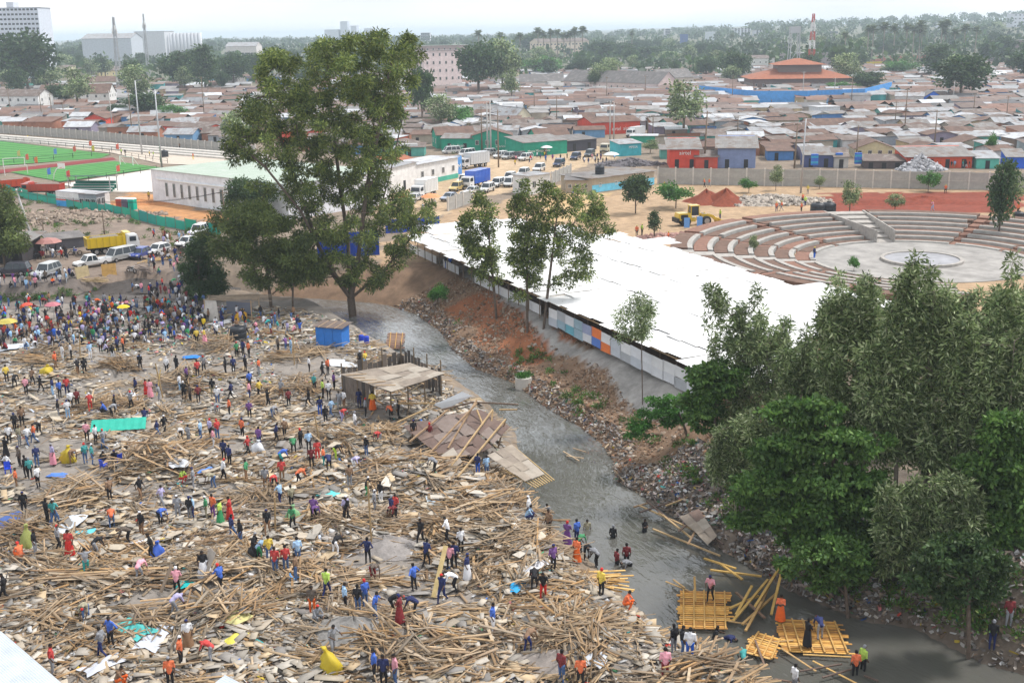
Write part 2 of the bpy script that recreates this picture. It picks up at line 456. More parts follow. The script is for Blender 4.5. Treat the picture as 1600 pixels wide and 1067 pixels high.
fl[:, :, 0] = sl_[:, None]; fl[:, :, 1] = (-.06 + 1.12 * np.arange(K + 1) / K)[None] * np.hypot(*(RA - LA).T)[:, None]
a = me.attributes.new('flow', 'FLOAT_VECTOR', 'POINT'); a.data.foreach_set('vector', fl.ravel())
a = me.attributes.new('foam_reflect', 'FLOAT', 'POINT'); a.data.foreach_set('value', np.array(foam_reflect, np.float32))
tag(link('river', me), kind='structure')
# ------------------------------------------------------------------ the rubble field on the left bank
FIELD = wpoly([(-60,520),(60,505),(300,500),(420,478),(540,500),(600,545),(690,595),(770,650),(800,700),(790,770),(850,860),(950,915),(1040,1000),(1120,1040),(1200,1110),(1200,1260),(-220,1260),(-160,800)], 0.0)
BARE = [wpoly(p) for p in ([(330,540),(520,560),(520,600),(330,585)], [(140,545),(300,560),(290,640),(120,620)], [(20,690),(150,660),(190,760),(20,770)], [(440,540),(540,545),(560,600),(440,620)])]
WOOD = np.array([[.45,.33,.205],[.4,.285,.175],[.48,.37,.255],[.33,.245,.17],[.37,.31,.25],[.3,.26,.215],[.26,.175,.11],[.5,.41,.31],[.43,.275,.14],[.22,.19,.165]]) * np.array([.88, .83, .755])
BOARD = np.array([[.36,.33,.295],[.43,.385,.33],[.3,.28,.255],[.48,.42,.34],[.26,.245,.235],[.4,.345,.28],[.44,.34,.225],[.5,.46,.41]]) * np.array([.99, .98, .955])
SCRAP = np.array([[.36,.31,.25],[.3,.27,.24],[.42,.37,.31],[.2,.19,.18],[.47,.36,.23],[.55,.55,.55],[.25,.21,.18],[.4,.36,.33],[.33,.25,.16]])
BRIGHT = np.array([[.7,.7,.72],[.05,.15,.45],[.1,.42,.42],[.5,.06,.04],[.05,.05,.06],[.6,.45,.06],[.45,.5,.6],[.55,.2,.2],[.1,.3,.15]])

def field_points(n, dens=None):
    P = np.array(FIELD); lo, hi = P.min(0), P.max(0); outp = np.zeros((0, 2))
    while len(outp) < n:
        q = lo + rng.random((n * 3, 2)) * (hi - lo)
        k = in_poly(q[:, 0], q[:, 1], FIELD) & ~in_poly(q[:, 0], q[:, 1], RIVER)
        fill = 0.35 + 0.65 * sstep(108, 92, q[:, 1]) if dens is None else np.full(len(q), dens)
        fill = fill * np.clip(2.2 * vnoise(q[:, 0], q[:, 1], 4.5, 41) - .35, .06, 1.2)
        for bp_ in BARE: fill = np.where(in_poly(q[:, 0], q[:, 1], bp_), fill * 0.25, fill)
        # skip what lies far outside the camera's view
        vis = np.abs(q[:, 0]) < q[:, 1] * 0.53 + 3
        k &= vis & (rng.random(len(q)) < fill)
        outp = np.vstack([outp, q[k]])
    return outp[:n]

# timber: bundles of near-parallel planks, some heaped, then strays
bc = field_points(400)
pc = np.array([[p[0], p[1]] for p in PILES])
C, D, Y, Pt, Rl, Cl = [], [], [], [], [], []
def add_bundle(x, y, n, spread, yaw, jitter, lmin, lmax, lift):
    u = rng.normal(0, spread, n); v = rng.normal(0, spread * 0.55, n)
    ca, sa = math.cos(yaw), math.sin(yaw)
    xs = x + ca * u - sa * v; ys = y + sa * u + ca * v
    zs = ground_z(xs, ys) + rng.random(n) * lift + 0.03
    C.append(np.stack([xs, ys, zs], 1))
    D.append(np.stack([rng.uniform(lmin, lmax, n), rng.choice([.045, .06, .08, .1, .15], n), rng.choice([.025, .03, .045], n)], 1))
    Y.append(yaw + rng.normal(0, jitter, n)); Pt.append(rng.normal(0, 0.09 + 0.12 * lift, n)); Rl.append(rng.normal(0, 0.25, n))
    base = WOOD[rng.integers(0, len(WOOD))]
    own = WOOD[rng.integers(0, len(WOOD), n)]
    Cl.append((0.55 * base + 0.45 * own) * rng.uniform(.6, 1.2, (n, 1)))
for (x, y) in bc:
    n = int(rng.integers(8, 30))
    yaw = rng.normal(0.35, 0.55) if rng.random() < 0.55 else rng.uniform(0, math.pi)
    add_bundle(x, y, n, rng.uniform(.4, 1.2), yaw, rng.uniform(.08, .5), 1.0, 3.6, rng.uniform(.05, .4))
for (x, y, r, h) in PILES:
    for k in range(int(4 + r * 1.5)):
        a, q = rng.uniform(0, 6.28), r * 0.75 * math.sqrt(rng.random())
        add_bundle(x + q * math.cos(a), y + q * math.sin(a), int(rng.integers(8, 20)), rng.uniform(.5, 1.2), rng.uniform(0, math.pi), rng.uniform(.15, .6), 1.4, 4.0, rng.uniform(.15, .6) * (0.5 + h))
sp = field_points(6000)
C.append(np.c_[sp, ground_z(sp[:, 0], sp[:, 1]) + rng.random(len(sp)) * .12 + .03])
nS = len(sp)
D.append(np.stack([rng.uniform(.4, 2.4, nS), rng.choice([.05, .08, .12, .16], nS), rng.choice([.02, .03, .05], nS)], 1))
Y.append(rng.uniform(0, math.pi, nS)); Pt.append(rng.normal(0, .12, nS)); Rl.append(rng.normal(0, .3, nS))
Cl.append(WOOD[rng.integers(0, len(WOOD), nS)] * rng.uniform(.7, 1.15, (nS, 1)))
C, D, Cl = np.vstack(C), np.vstack(D), np.vstack(Cl); Y, Pt, Rl = np.concatenate(Y), np.concatenate(Pt), np.concatenate(Rl)
keep = ~in_poly(C[:, 0], C[:, 1], RIVER) & (np.abs(C[:, 0]) < C[:, 1] * 0.53 + 3)
C, D, Cl, Y, Pt, Rl = C[keep], D[keep], Cl[keep], Y[keep], Pt[keep], Rl[keep]

LANDMARKS = [((250,725),'the tall heap of crossed timber'),((520,525),'the blue kiosk by the river'),((620,610),'the open shed with the torn roof'),((715,680),'the collapsed brown roof'),((820,735),'the roof edge hanging over the river'),((1110,950),'the square timber raft'),((1270,1000),'the long timber raft'),((50,1030),'the corrugated roof corner'),((518,1035),'the big yellow sack'),((108,705),'the draped yellow sheet'),((72,578),'the round yellow bundle'),((185,668),'the green corrugated sheet'),((300,905),'the long stacked planks'),((810,850),'the timber heap on the river bank'),((940,905),'the orange planks over the water'),((45,835),'the pale green cloth'),((110,775),'the fanned pile of yellow planks'),((580,760),'the tall thin post'),((560,960),'the grey concrete lump'),((470,560),'the dark pile of roof sheets'),((300,560),'the brown panel heap'),((420,650),'the scattered planks before the shed'),((680,1000),'the wide spread of splintered planks'),((880,1020),'the broken boards by the water'),((200,985),'the turquoise sheet'),((330,545),'the broken panels behind the crowd edge'),((700,790),'the pale plank fan'),((240,845),'the blue tarpaulin'),((460,890),'the men in red jackets'),((20,560),'the log stack')]
LMW = [(W(px, py, 0.0)[:2], nm) for (px, py), nm in LANDMARKS]
def landmark(x, y):
    return min(LMW, key=lambda a: (a[0][0] - x) ** 2 + (a[0][1] - y) ** 2)

def plank_mesh(name, k):
    """unit plank, ends broken off unevenly"""
    r = random.Random(k); mb = MB(); e = [r.uniform(-.06, .06) for _ in range(4)]
    for x, (e0, e1) in ((-.5, e[:2]), (0.0, (0, 0)), (.5, e[2:])):
        bow = 0.25 * r.uniform(-1, 1) if x == 0 else 0
        mb.v += [(x + e0 * .6, -.5 + bow * .2, -.5 + bow), (x + e1 * .6, .5 + bow * .2, -.5 + bow), (x + e1 * .5, .5 + bow * .2, .5 + bow), (x + e0 * .5, -.5 + bow * .2, .5 + bow)]
    for a in (0, 4):
        for q in range(4): mb.f.append((a + q, a + (q + 1) % 4, a + 4 + (q + 1) % 4, a + 4 + q)); mb.m.append(0)
    mb.f += [(3, 2, 1, 0), (8, 9, 10, 11)]; mb.m += [0, 0]
    return mb.mesh(name, M_WOOD)
PLANKS = [plank_mesh('plank', k) for k in range(5)]
dist = np.hypot(C[:, 0], C[:, 1])
infr = (np.abs(C[:, 0]) < C[:, 1] * 0.42)
score = D[:, 0] * (D[:, 1] + .06) / dist ** 2 * (1 + 2.5 * np.clip(C[:, 2] - ground_z(C[:, 0], C[:, 1]), 0, .6)) * np.where(infr & (dist > 66), 1, 0)
top = np.argsort(-score)[:300]
mask = np.ones(len(C), bool); mask[top] = False
for q, i in enumerate(top):
    o = link('timber_plank', PLANKS[q % 5], None, C[i] + (0, 0, .03), None)
    o.rotation_euler = Matrix(euler_mats(Y[i:i+1], Pt[i:i+1], Rl[i:i+1])[0]).to_euler()
    o.scale = tuple(D[i]); o['tint'] = [float(c) for c in Cl[i] * 1.06]
    nm = landmark(C[i][0], C[i][1])[1]
    tn = 'pale' if Cl[i].sum() > 1.12 else 'honey coloured' if Cl[i][0] > Cl[i][2] * 1.9 else 'greyish' if Cl[i].sum() < .85 else 'tan'
    ln = 'long' if D[i][0] > 2.9 else 'short' if D[i][0] < 1.8 else 'mid length'
    yw = math.degrees(Y[i]) % 180; dr = 'lying crosswise' if yw < 22 or yw > 158 else 'pointing away' if 68 < yw < 112 else 'slanting right' if yw < 90 else 'slanting left'
    tag(o, f'{ln} {tn} plank {dr} near {nm}', 'plank', 'loose planks near ' + nm)
Mx = euler_mats(Y[mask], Pt[mask], Rl[mask])
tag(link('timber_debris', boxes_mesh('timber_debris', C[mask], D[mask], Mx, Cl[mask], M_TONE)), 'countless broken planks and battens strewn over the demolished site', 'debris', kind='stuff')

# boards: torn sheets of hardboard, plywood and flattened iron
def board_mesh(name, k):
    r = random.Random(100 + k); mb = MB(); n = r.choice([4, 4, 5, 6])
    if n == 4: poly = [(-.5 + r.uniform(0, .12), -.5), (.5, -.5 + r.uniform(0, .15)), (.5 - r.uniform(0, .15), .5), (-.5, .5 - r.uniform(0, .2))]
    else: poly = [(.55 * math.cos(6.283 * q / n + r.uniform(-.3, .3)), .55 * math.sin(6.283 * q / n + r.uniform(-.3, .3))) for q in range(n)]
    z = [r.uniform(-2.5, 2.5) for _ in poly]
    mb.prism(poly, [q - .5 for q in z], [q + .5 for q in z])
    return mb.mesh(name, M_WOOD)
BMESH = [board_mesh('board', k) for k in range(10)]
bp_ = field_points(5600); nb = len(bp_)
bC = np.c_[bp_, ground_z(bp_[:, 0], bp_[:, 1]) + rng.random(nb) * .25 + .04]
bD = np.stack([rng.uniform(.3, 1.2, nb) * rng.choice([.6, .8, 1, 1.6], nb), rng.uniform(.2, .8, nb), rng.uniform(.012, .03, nb)], 1)
bY, bP, bR = rng.uniform(0, 6.28, nb), rng.normal(0, .14, nb), rng.normal(0, .14, nb)
bCl = BOARD[rng.integers(0, len(BOARD), nb)] * rng.uniform(.65, 1.2, (nb, 1))
bd = np.hypot(bC[:, 0], bC[:, 1])
sc = bD[:, 0] * bD[:, 1] / bd ** 2 * np.where((np.abs(bC[:, 0]) < bC[:, 1] * .42) & (bd > 66), 1, 0)
top = np.argsort(-sc)[:260]; mask = np.ones(nb, bool); mask[top] = False
for q, i in enumerate(top):
    o = link('broken_board', BMESH[q % 10], None, bC[i] + (0, 0, .12))
    o.rotation_euler = Matrix(euler_mats(bY[i:i+1], bP[i:i+1], bR[i:i+1])[0]).to_euler()
    o.scale = tuple(bD[i]); o['tint'] = [float(c) for c in bCl[i]]
    nm = landmark(bC[i][0], bC[i][1])[1]
    tn = 'pale' if bCl[i].sum() > 1.1 else 'dark grey' if bCl[i].sum() < .78 else 'brownish' if bCl[i][0] > bCl[i][2] * 1.5 else 'grey'
    ln = 'large' if bD[i][0] * bD[i][1] > 1.5 else 'narrow' if bD[i][1] < .65 else 'mid sized'
    sh_ = 'four sided' if len(BMESH[q % 10].vertices) == 8 else 'many cornered'
    tag(o, f'{ln} {sh_} {tn} torn board near {nm}', 'board', 'torn boards near ' + nm)
link_b = link('board_debris', boxes_mesh('board_debris', bC[mask], bD[mask], euler_mats(bY[mask], bP[mask], bR[mask]), bCl[mask], M_TONE))
tag(link_b, 'countless torn boards and sheet scraps under the planks', 'debris', kind='stuff')

# chips, rags and small rubbish
sp = field_points(28000, 0.9); n = len(sp)
sC = np.c_[sp, ground_z(sp[:, 0], sp[:, 1]) + rng.random(n) * .08 + .02]
sD = np.stack([rng.uniform(.08, .65, n), rng.uniform(.05, .34, n), rng.uniform(.01, .06, n)], 1)
sCl = np.where((rng.random(n) < .07)[:, None], BRIGHT[rng.integers(0, len(BRIGHT), n)], SCRAP[rng.integers(0, len(SCRAP), n)]) * rng.uniform(.75, 1.15, (n, 1))
tag(link('rubble', boxes_mesh('rubble', sC, sD, euler_mats(rng.uniform(0, 6.28, n), rng.normal(0, .3, n), rng.normal(0, .3, n)), sCl, M_TONE)), 'fine chips, scraps and dusty rubbish covering the demolished site', 'rubble', kind='stuff')

# ------------------------------------------------------------------ the far bank: clods and stones above, rags and rubbish below
PATHW = wpoly(PATH, ZR)
def bank_points(n, dmin, dmax, ymin, ymax):
    outp = np.zeros((0, 2))
    while len(outp) < n:
        q = np.stack([rng.uniform(-40, 60, n * 4), rng.uniform(ymin, ymax, n * 4)], 1)
        d = dist_line(q[:, 0], q[:, 1], WR)
        k = (d > dmin) & (d < dmax) & (d < dist_line(q[:, 0], q[:, 1], WL)) & ~in_poly(q[:, 0], q[:, 1], RIVER) & (np.abs(q[:, 0]) < q[:, 1] * .5 + 2)
        k &= (rng.random(len(q)) < 1.6 * vnoise(q[:, 0], q[:, 1], 3.5, 51) ** 1.5 + .08) & ~in_poly(q[:, 0], q[:, 1], PATHW)
        outp = np.vstack([outp, q[k]])
    return outp[:n]
sp = bank_points(12000, 0.0, 10.5, 84, 150); n = len(sp)
EARTH = np.array([[.24,.155,.1],[.19,.12,.08],[.28,.19,.125],[.3,.23,.17],[.15,.1,.07],[.36,.3,.25],[.26,.15,.09]])
s_ = rng.gamma(1.5, .05, n) + .04
tag(link('bank_rubble', boxes_mesh('bank_rubble', np.c_[sp, ground_z(sp[:, 0], sp[:, 1]) + s_ * .2], np.stack([s_ * rng.uniform(.8, 1.5, n), s_ * rng.uniform(.6, 1.1, n), s_ * rng.uniform(.4, .9, n)], 1), euler_mats(rng.uniform(0, 6.28, n), rng.normal(0, .5, n), rng.normal(0, .5, n)), EARTH[rng.integers(0, len(EARTH), n)] * rng.uniform(.7, 1.2, (n, 1)), M_TONE)), 'brown clods and stones spread over the far river bank', 'rubble', kind='stuff')

def rags(P, size, cols):
    """crumpled strips, two folded quads each"""
    n = len(P); ax = rng.normal(0, 1, (n, 3)); ax[:, 2] *= .35; ax /= np.linalg.norm(ax, axis=1)[:, None]
    bx = rng.normal(0, 1, (n, 3)); bx -= ax * (ax * bx).sum(1)[:, None]; bx /= np.linalg.norm(bx, axis=1)[:, None]
    nn = np.cross(ax, bx); L = size * rng.uniform(.5, 1.6, n)[:, None]; Wd = size * rng.uniform(.2, .6, n)[:, None]; fo = size * rng.normal(0, .25, n)[:, None]
    v = np.stack([P - ax * L - bx * Wd, P - ax * L + bx * Wd, P + nn * fo + bx * Wd * 1.3, P + nn * fo - bx * Wd, P + ax * L + bx * Wd * .6, P + ax * L - bx * Wd], 1)
    b = (np.arange(n) * 6)[:, None]
    F = np.stack([b + [0, 1, 2, 3], b + [3, 2, 4, 5]], 1).reshape(-1, 4)
    return v.reshape(-1, 3), F, np.repeat(cols, 2, axis=0)
sp = np.vstack([bank_points(8500, -0.3, 6.0, 50, 88), bank_points(1600, -.2, 1.8, 88, 150)]); n = len(sp)
RAGC = np.array([[.3,.27,.24],[.22,.2,.19],[.4,.38,.36],[.12,.11,.11],[.5,.5,.5],[.25,.18,.13],[.32,.26,.2],[.18,.15,.13],[.36,.3,.28]])
cols = np.where((rng.random(n) < .07)[:, None], BRIGHT[rng.integers(0, len(BRIGHT), n)] * .7, RAGC[rng.integers(0, len(RAGC), n)]) * rng.uniform(.6, 1.15, (n, 1))
v, F, c = rags(np.c_[sp, ground_z(sp[:, 0], sp[:, 1]) + rng.random(n) * .15 + .03], .19, cols)
M_RAG = mat('rag_tone', tone=True, rough=0.8, var=0.2, scale=4)
tag(link('river_bank_litter', fast_mesh('river_bank_litter', v, F, M_RAG, fcol=c)), 'rags, plastic and rubbish washed up along the far river bank', 'litter', kind='stuff')
sp = np.stack([rng.uniform(-55, 10, 6000), rng.uniform(118, 150, 6000)], 1)
sp = sp[in_poly(sp[:, 0], sp[:, 1], wpoly([(0,470),(250,470),(420,490),(420,540),(0,545)]))]; n = len(sp)
cols = np.where((rng.random(n) < .35)[:, None], BRIGHT[rng.integers(0, len(BRIGHT), n)], RAGC[rng.integers(0, len(RAGC), n)]) * rng.uniform(.6, 1.15, (n, 1))
v, F, c = rags(np.c_[sp, ground_z(sp[:, 0], sp[:, 1]) + .1], .3, cols)
tag(link('market_litter', fast_mesh('market_litter', v, F, M_RAG, fcol=c)), 'plastic, cloth and litter on the ground among the crowd', 'litter', kind='stuff')
# ------------------------------------------------------------------ trees
M_LEAF = mat('leaf', tone=True, rough=0.55, var=0.0, trans=0.3, spec=0.35)
M_BARK = mat('bark', (0.13, 0.1, 0.08), 0.95, var=0.35, scale=2.5, bump=0.4)
M_BARKP = mat('pale_bark', (0.28, 0.24, 0.2), 0.95, var=0.3, scale=2.5)
GREENS = {
 'gum': np.array([[.15,.2,.08],[.1,.145,.055],[.19,.24,.11],[.29,.33,.19],[.055,.085,.036]]),
 'hero': np.array([[.1,.135,.036],[.07,.105,.03],[.135,.17,.042],[.18,.21,.055],[.045,.07,.025]]),
 'broad': np.array([[.065,.13,.028],[.08,.15,.034],[.045,.1,.024],[.105,.18,.045],[.055,.11,.03]]),
 'dark': np.array([[.035,.07,.024],[.045,.08,.026],[.03,.058,.022],[.055,.09,.03]]),
 'olive': np.array([[.1,.13,.035],[.08,.11,.032],[.12,.15,.042],[.065,.095,.03]]),
 'bright': np.array([[.06,.16,.03],[.07,.18,.035],[.05,.13,.028]]),
}
def leaves_mesh(name, clumps, rad, per, size, aspect, pal, droop=0.4, flat=0.75, seed=0):
    """leaf-sized rhombs gathered in clumps; every clump has its own tone and thins out at its rim"""
    r = np.random.default_rng(seed); n = len(clumps)
    cnt = np.maximum(4, (per * r.uniform(.6, 1.4, n)).astype(int)); idx = np.repeat(np.arange(n), cnt); N = len(idx)
    u = r.normal(0, 1, (N, 3)); u /= np.linalg.norm(u, axis=1)[:, None]
    rr = r.random(N) ** 0.5
    off = u * rr[:, None] * rad[idx][:, None] * r.uniform(.75, 1.25, (N, 1)); off[:, 2] *= flat
    P = clumps[idx] + off
    d = u * .8 + r.normal(0, .7, (N, 3)); d[:, 2] -= droop; d /= np.linalg.norm(d, axis=1)[:, None]
    q = r.normal(0, 1, (N, 3)); q[:, 2] *= .5; s = np.cross(d, q); s /= np.linalg.norm(s, axis=1)[:, None] + 1e-9
    L = (size * r.uniform(.6, 1.3, N))[:, None]; Wd = L * aspect
    v = np.stack([P, P + d * L * .45 + s * Wd, P + d * L, P + d * L * .45 - s * Wd], 1).reshape(-1, 3)
    F = np.arange(N * 4).reshape(-1, 4)
    ctone = r.uniform(.65, 1.4, n)[idx][:, None]
    col = 1.3 * pal[r.integers(0, len(pal), N)] * ctone * r.uniform(.75, 1.25, (N, 1))
    return fast_mesh(name, v, F, M_LEAF, fcol=col)

def limbs_mesh(name, trunk, clumps, tip=0.03, matl=None, seed=0, thick=1.0, sides=6, forks=()):
    """trunk polyline plus boughs that grow from the nearest lower node out to every clump; radii by the pipe rule"""
    r = random.Random(seed)
    nodes = [np.array(p, float) for p in trunk]; par = [-1] + list(range(len(trunk) - 1))
    for fk in forks:
        prev = len(trunk) - 1
        for p in fk: nodes.append(np.array(p, float)); par.append(prev); prev = len(nodes) - 1
    P = np.array(nodes); d = np.min(np.linalg.norm(clumps[:, None] - P[None], axis=2), axis=1)
    for k in np.argsort(d):
        c = clumps[k]; A = np.array(nodes)
        cost = np.linalg.norm(A - c, axis=1) + 1.3 * np.maximum(0, A[:, 2] - c[2] + 0.15 * np.linalg.norm(A[:, :2] - c[:2], axis=1))
        cost[0] += 1e3
        i = int(np.argmin(cost)); a = nodes[i]; prev = i; Ld = np.linalg.norm(c - a)
        for s in (0.35, 0.7, 1.0):
            p = a * (1 - s) + c * s
            if s < 1:
                p = p + np.array([r.uniform(-1, 1), r.uniform(-1, 1), r.uniform(-.3, .9)]) * Ld * .09
            nodes.append(p); par.append(prev); prev = len(nodes) - 1
    n = len(nodes); r2 = np.zeros(n); kids = [[] for _ in range(n)]
    for i in range(1, n): kids[par[i]].append(i)
    for i in range(n - 1, -1, -1):
        r2[i] = (r2[i] if kids[i] else tip ** 2)
        if par[i] >= 0: r2[par[i]] += r2[i]
    rad = np.sqrt(r2) * thick
    mb = MB()
    for i in range(1, n):
        a, b = nodes[par[i]], nodes[i]
        mb.tube([a, b], [min(rad[par[i]], rad[i] * 1.35), rad[i]], sides if rad[i] > .08 else 4, cap=False)
    return mb.mesh(name, matl or M_BARK, smooth=True), rad[0]

def outline_clumps(poly, ydist, n, thick, seed, spacing=0.0):
    """clump centres spread through the volume whose outline is given in photograph pixels, at its true distance"""
    r = np.random.default_rng(seed); P = np.array(poly, float); lo, hi = P.min(0), P.max(0); mpp = ydist / FPX
    outp = []; tries = 0
    while len(outp) < n and tries < n * 60:
        tries += 1
        q = lo + r.random(2) * (hi - lo)
        if not in_poly(q[:1], q[1:], poly)[0]: continue
        if spacing and any((q[0] - o[0]) ** 2 + (q[1] - o[1]) ** 2 < spacing ** 2 and r.random() < .8 for o in outp[-60:]): continue
        xs = np.linspace(lo[0], hi[0], 60); k = in_poly(xs, np.full(60, q[1]), poly)
        a, b = xs[k].min() if k.any() else q[0] - 5, xs[k].max() if k.any() else q[0] + 5
        hw = max((b - a) / 2, 4); u = (q[0] - (a + b) / 2) / hw
        dep = math.sqrt(max(0, 1 - u * u)) * hw * mpp * thick * r.uniform(-1, 1)
        outp.append((q[0], q[1], dep))
    return np.array([at_depth(a, b, ydist + c) for a, b, c in outp])

def ell(cx, cy, rx, ry, wob=0.12, seed=0, n=18):
    r = random.Random(seed)
    return [(cx + rx * math.cos(6.283 * k / n) * r.uniform(1 - wob, 1 + wob), cy + ry * math.sin(6.283 * k / n) * r.uniform(1 - wob, 1 + wob)) for k in range(n)]

def hero_tree(name, label, base_px, lean, polys, n, per, size, aspect, pal, rad, thick=0.8, group=None, seed=0, droop=.4, bark=None, tip=.03, tk=1.0, flat=.75, spacing=0, base=None, forks=()):
    base = G(*base_px) if base is None else base
    yd = base[1]
    cl = np.vstack([outline_clumps(p, yd, m, thick, seed + k, spacing) for k, (p, m) in enumerate(zip(polys, n))])
    top = cl[np.argmax(cl[:, 2])]; mid = cl.mean(0)
    root = thing(name, label, 'tree', base, 0, group)
    loc = cl - base
    tr = [(0, 0, -.3)]
    for s in (.12, .3, .5, .7, .88):
        tr.append((mid[0] * s * .6 + lean[0] * s - base[0] * s * .6, (mid[1] - base[1]) * s * .6, (top[2] - base[2]) * s))
    fk = [[at_depth(a, b, yd + dz) - base for a, b, dz in f] for f in forks]
    if fk: tr = [(0, 0, -.3), (-.05, 0, 1.2), tuple(at_depth(548, 466, yd) - base)]
    lm, r0 = limbs_mesh('trunk', tr, loc, tip, bark or M_BARK, seed, tk, 7, fk)
    link('trunk', lm, root)
    rads = rad * np.random.default_rng(seed).uniform(.7, 1.3, len(loc))
    link('crown', leaves_mesh('crown', loc, rads, per, size, aspect, GREENS[pal], droop, flat, seed), root)
    return root

HERO = [(355,232),(350,205),(375,180),(388,150),(390,110),(405,90),(440,78),(475,88),(490,65),(520,60),(545,55),(570,62),(600,48),(630,50),(655,75),(657,100),(645,120),(640,170),(625,200),(632,232),(610,260),(612,290),(590,300),(560,310),(500,310),(450,290),(430,262),(400,250),(372,256)]
HERO2 = [(440,290),(520,300),(600,290),(650,310),(692,322),(672,345),(648,372),(625,415),(590,448),(558,455),(520,440),(478,440),(448,420),(455,380),(430,340),(380,325),(385,290)]
hero_tree('silky_oak_tree', 'huge dark feathery tree towering beside the blue kiosk', (552,505), (0, 0), [HERO, HERO2], [290, 120], 250, .5, .14, 'hero', 1.0, .85, seed=3, droop=.35, tip=.034, tk=1.1, forks=[[(522,432,0),(496,380,1),(468,300,2),(438,215,2),(415,130,1)],[(560,400,-1),(572,300,-2),(592,200,-2),(612,95,-1)],[(598,425,1),(642,372,2),(676,338,3)],[(544,380,2),(530,280,3),(518,180,3),(512,85,2)],[(505,400,-2),(470,330,-4),(415,262,-4),(372,225,-4)],[(585,360,4),(610,270,5),(630,180,4)]])
hero_tree('spreading_tree', 'yellowish green spreading tree left of the huge feathery tree', (424,482), (0, 0), [ell(392,362,72,42,seed=1), ell(430,410,50,40,seed=2)], [60, 30], 300, .42, .18, 'olive', 1.25, .9, seed=5, tk=1.1)
hero_tree('spreading_tree', 'small olive tree with a bare trunk under the huge feathery tree', (457,480), (0, 0), [ell(470,405,36,36,seed=3)], [26], 260, .42, .18, 'olive', 1.1, .9, seed=6, tk=1.0)
hero_tree('cypress_tree', 'dense dark green conical tree by the parked white car', (312,468), (0, 0), [[(285,462),(282,420),(295,385),(318,366),(335,385),(345,430),(350,465)]], [60], 300, .38, .16, 'dark', .95, .9, seed=7)
hero_tree('spreading_tree', 'leafy tree behind the huge one, against the white building', (400,345), (0, 0), [ell(398,308,42,28,seed=4)], [34], 260, .5, .18, 'dark', 1.4, .9, seed=8)
hero_tree('roadside_tree', 'tree with yellow green leaves at the left picture edge by the leaning pole', (8,420), (0, 0), [ell(2,365,34,38,seed=5), ell(-8,330,30,40,seed=6)], [30, 22], 260, .45, .18, 'olive', 1.2, .9, seed=9)
# slim gums along the far bank, by the white roof
hero_tree('gum_tree', 'slim gum tree nearest the blue tarp end of the white roof', (776,499), (0, 0), [ell(752,372,28,66,.25,7), ell(764,420,20,44,.2,8)], [80, 12], 100, .36, .2, 'hero', .7, .9, 'slim gums before the white roof', 11, .1, M_BARK, .02, 1.1)
hero_tree('gum_tree', 'slim straight gum tree in the middle of the three before the white roof', (824,520), (0, 0), [ell(826,366,30,76,.3,9), ell(818,430,20,44,.2,10)], [84, 12], 100, .36, .2, 'hero', .7, .9, 'slim gums before the white roof', 12, .1, M_BARK, .02, 1.1)
hero_tree('gum_tree', 'gum tree leaning right over the white roof, thin crown', (849,514), (0, 0), [ell(900,345,48,46,.25,11), ell(890,415,40,36,.25,12), ell(858,312,18,30,.2,13)], [54, 26, 14], 95, .36, .2, 'hero', .7, .7, 'slim gums before the white roof', 13, .1, M_BARK, .02, 1.1)
hero_tree('gum_tree', 'small slender tree with a curved bare stem beside the footpath', (1004,632), (0, 0), [ell(990,498,26,38,.2,14)], [30], 130, .3, .16, 'gum', .75, .9, None, 14, .6, M_BARK, .015, .9)
THK = 'trees of the thicket on the far bank'
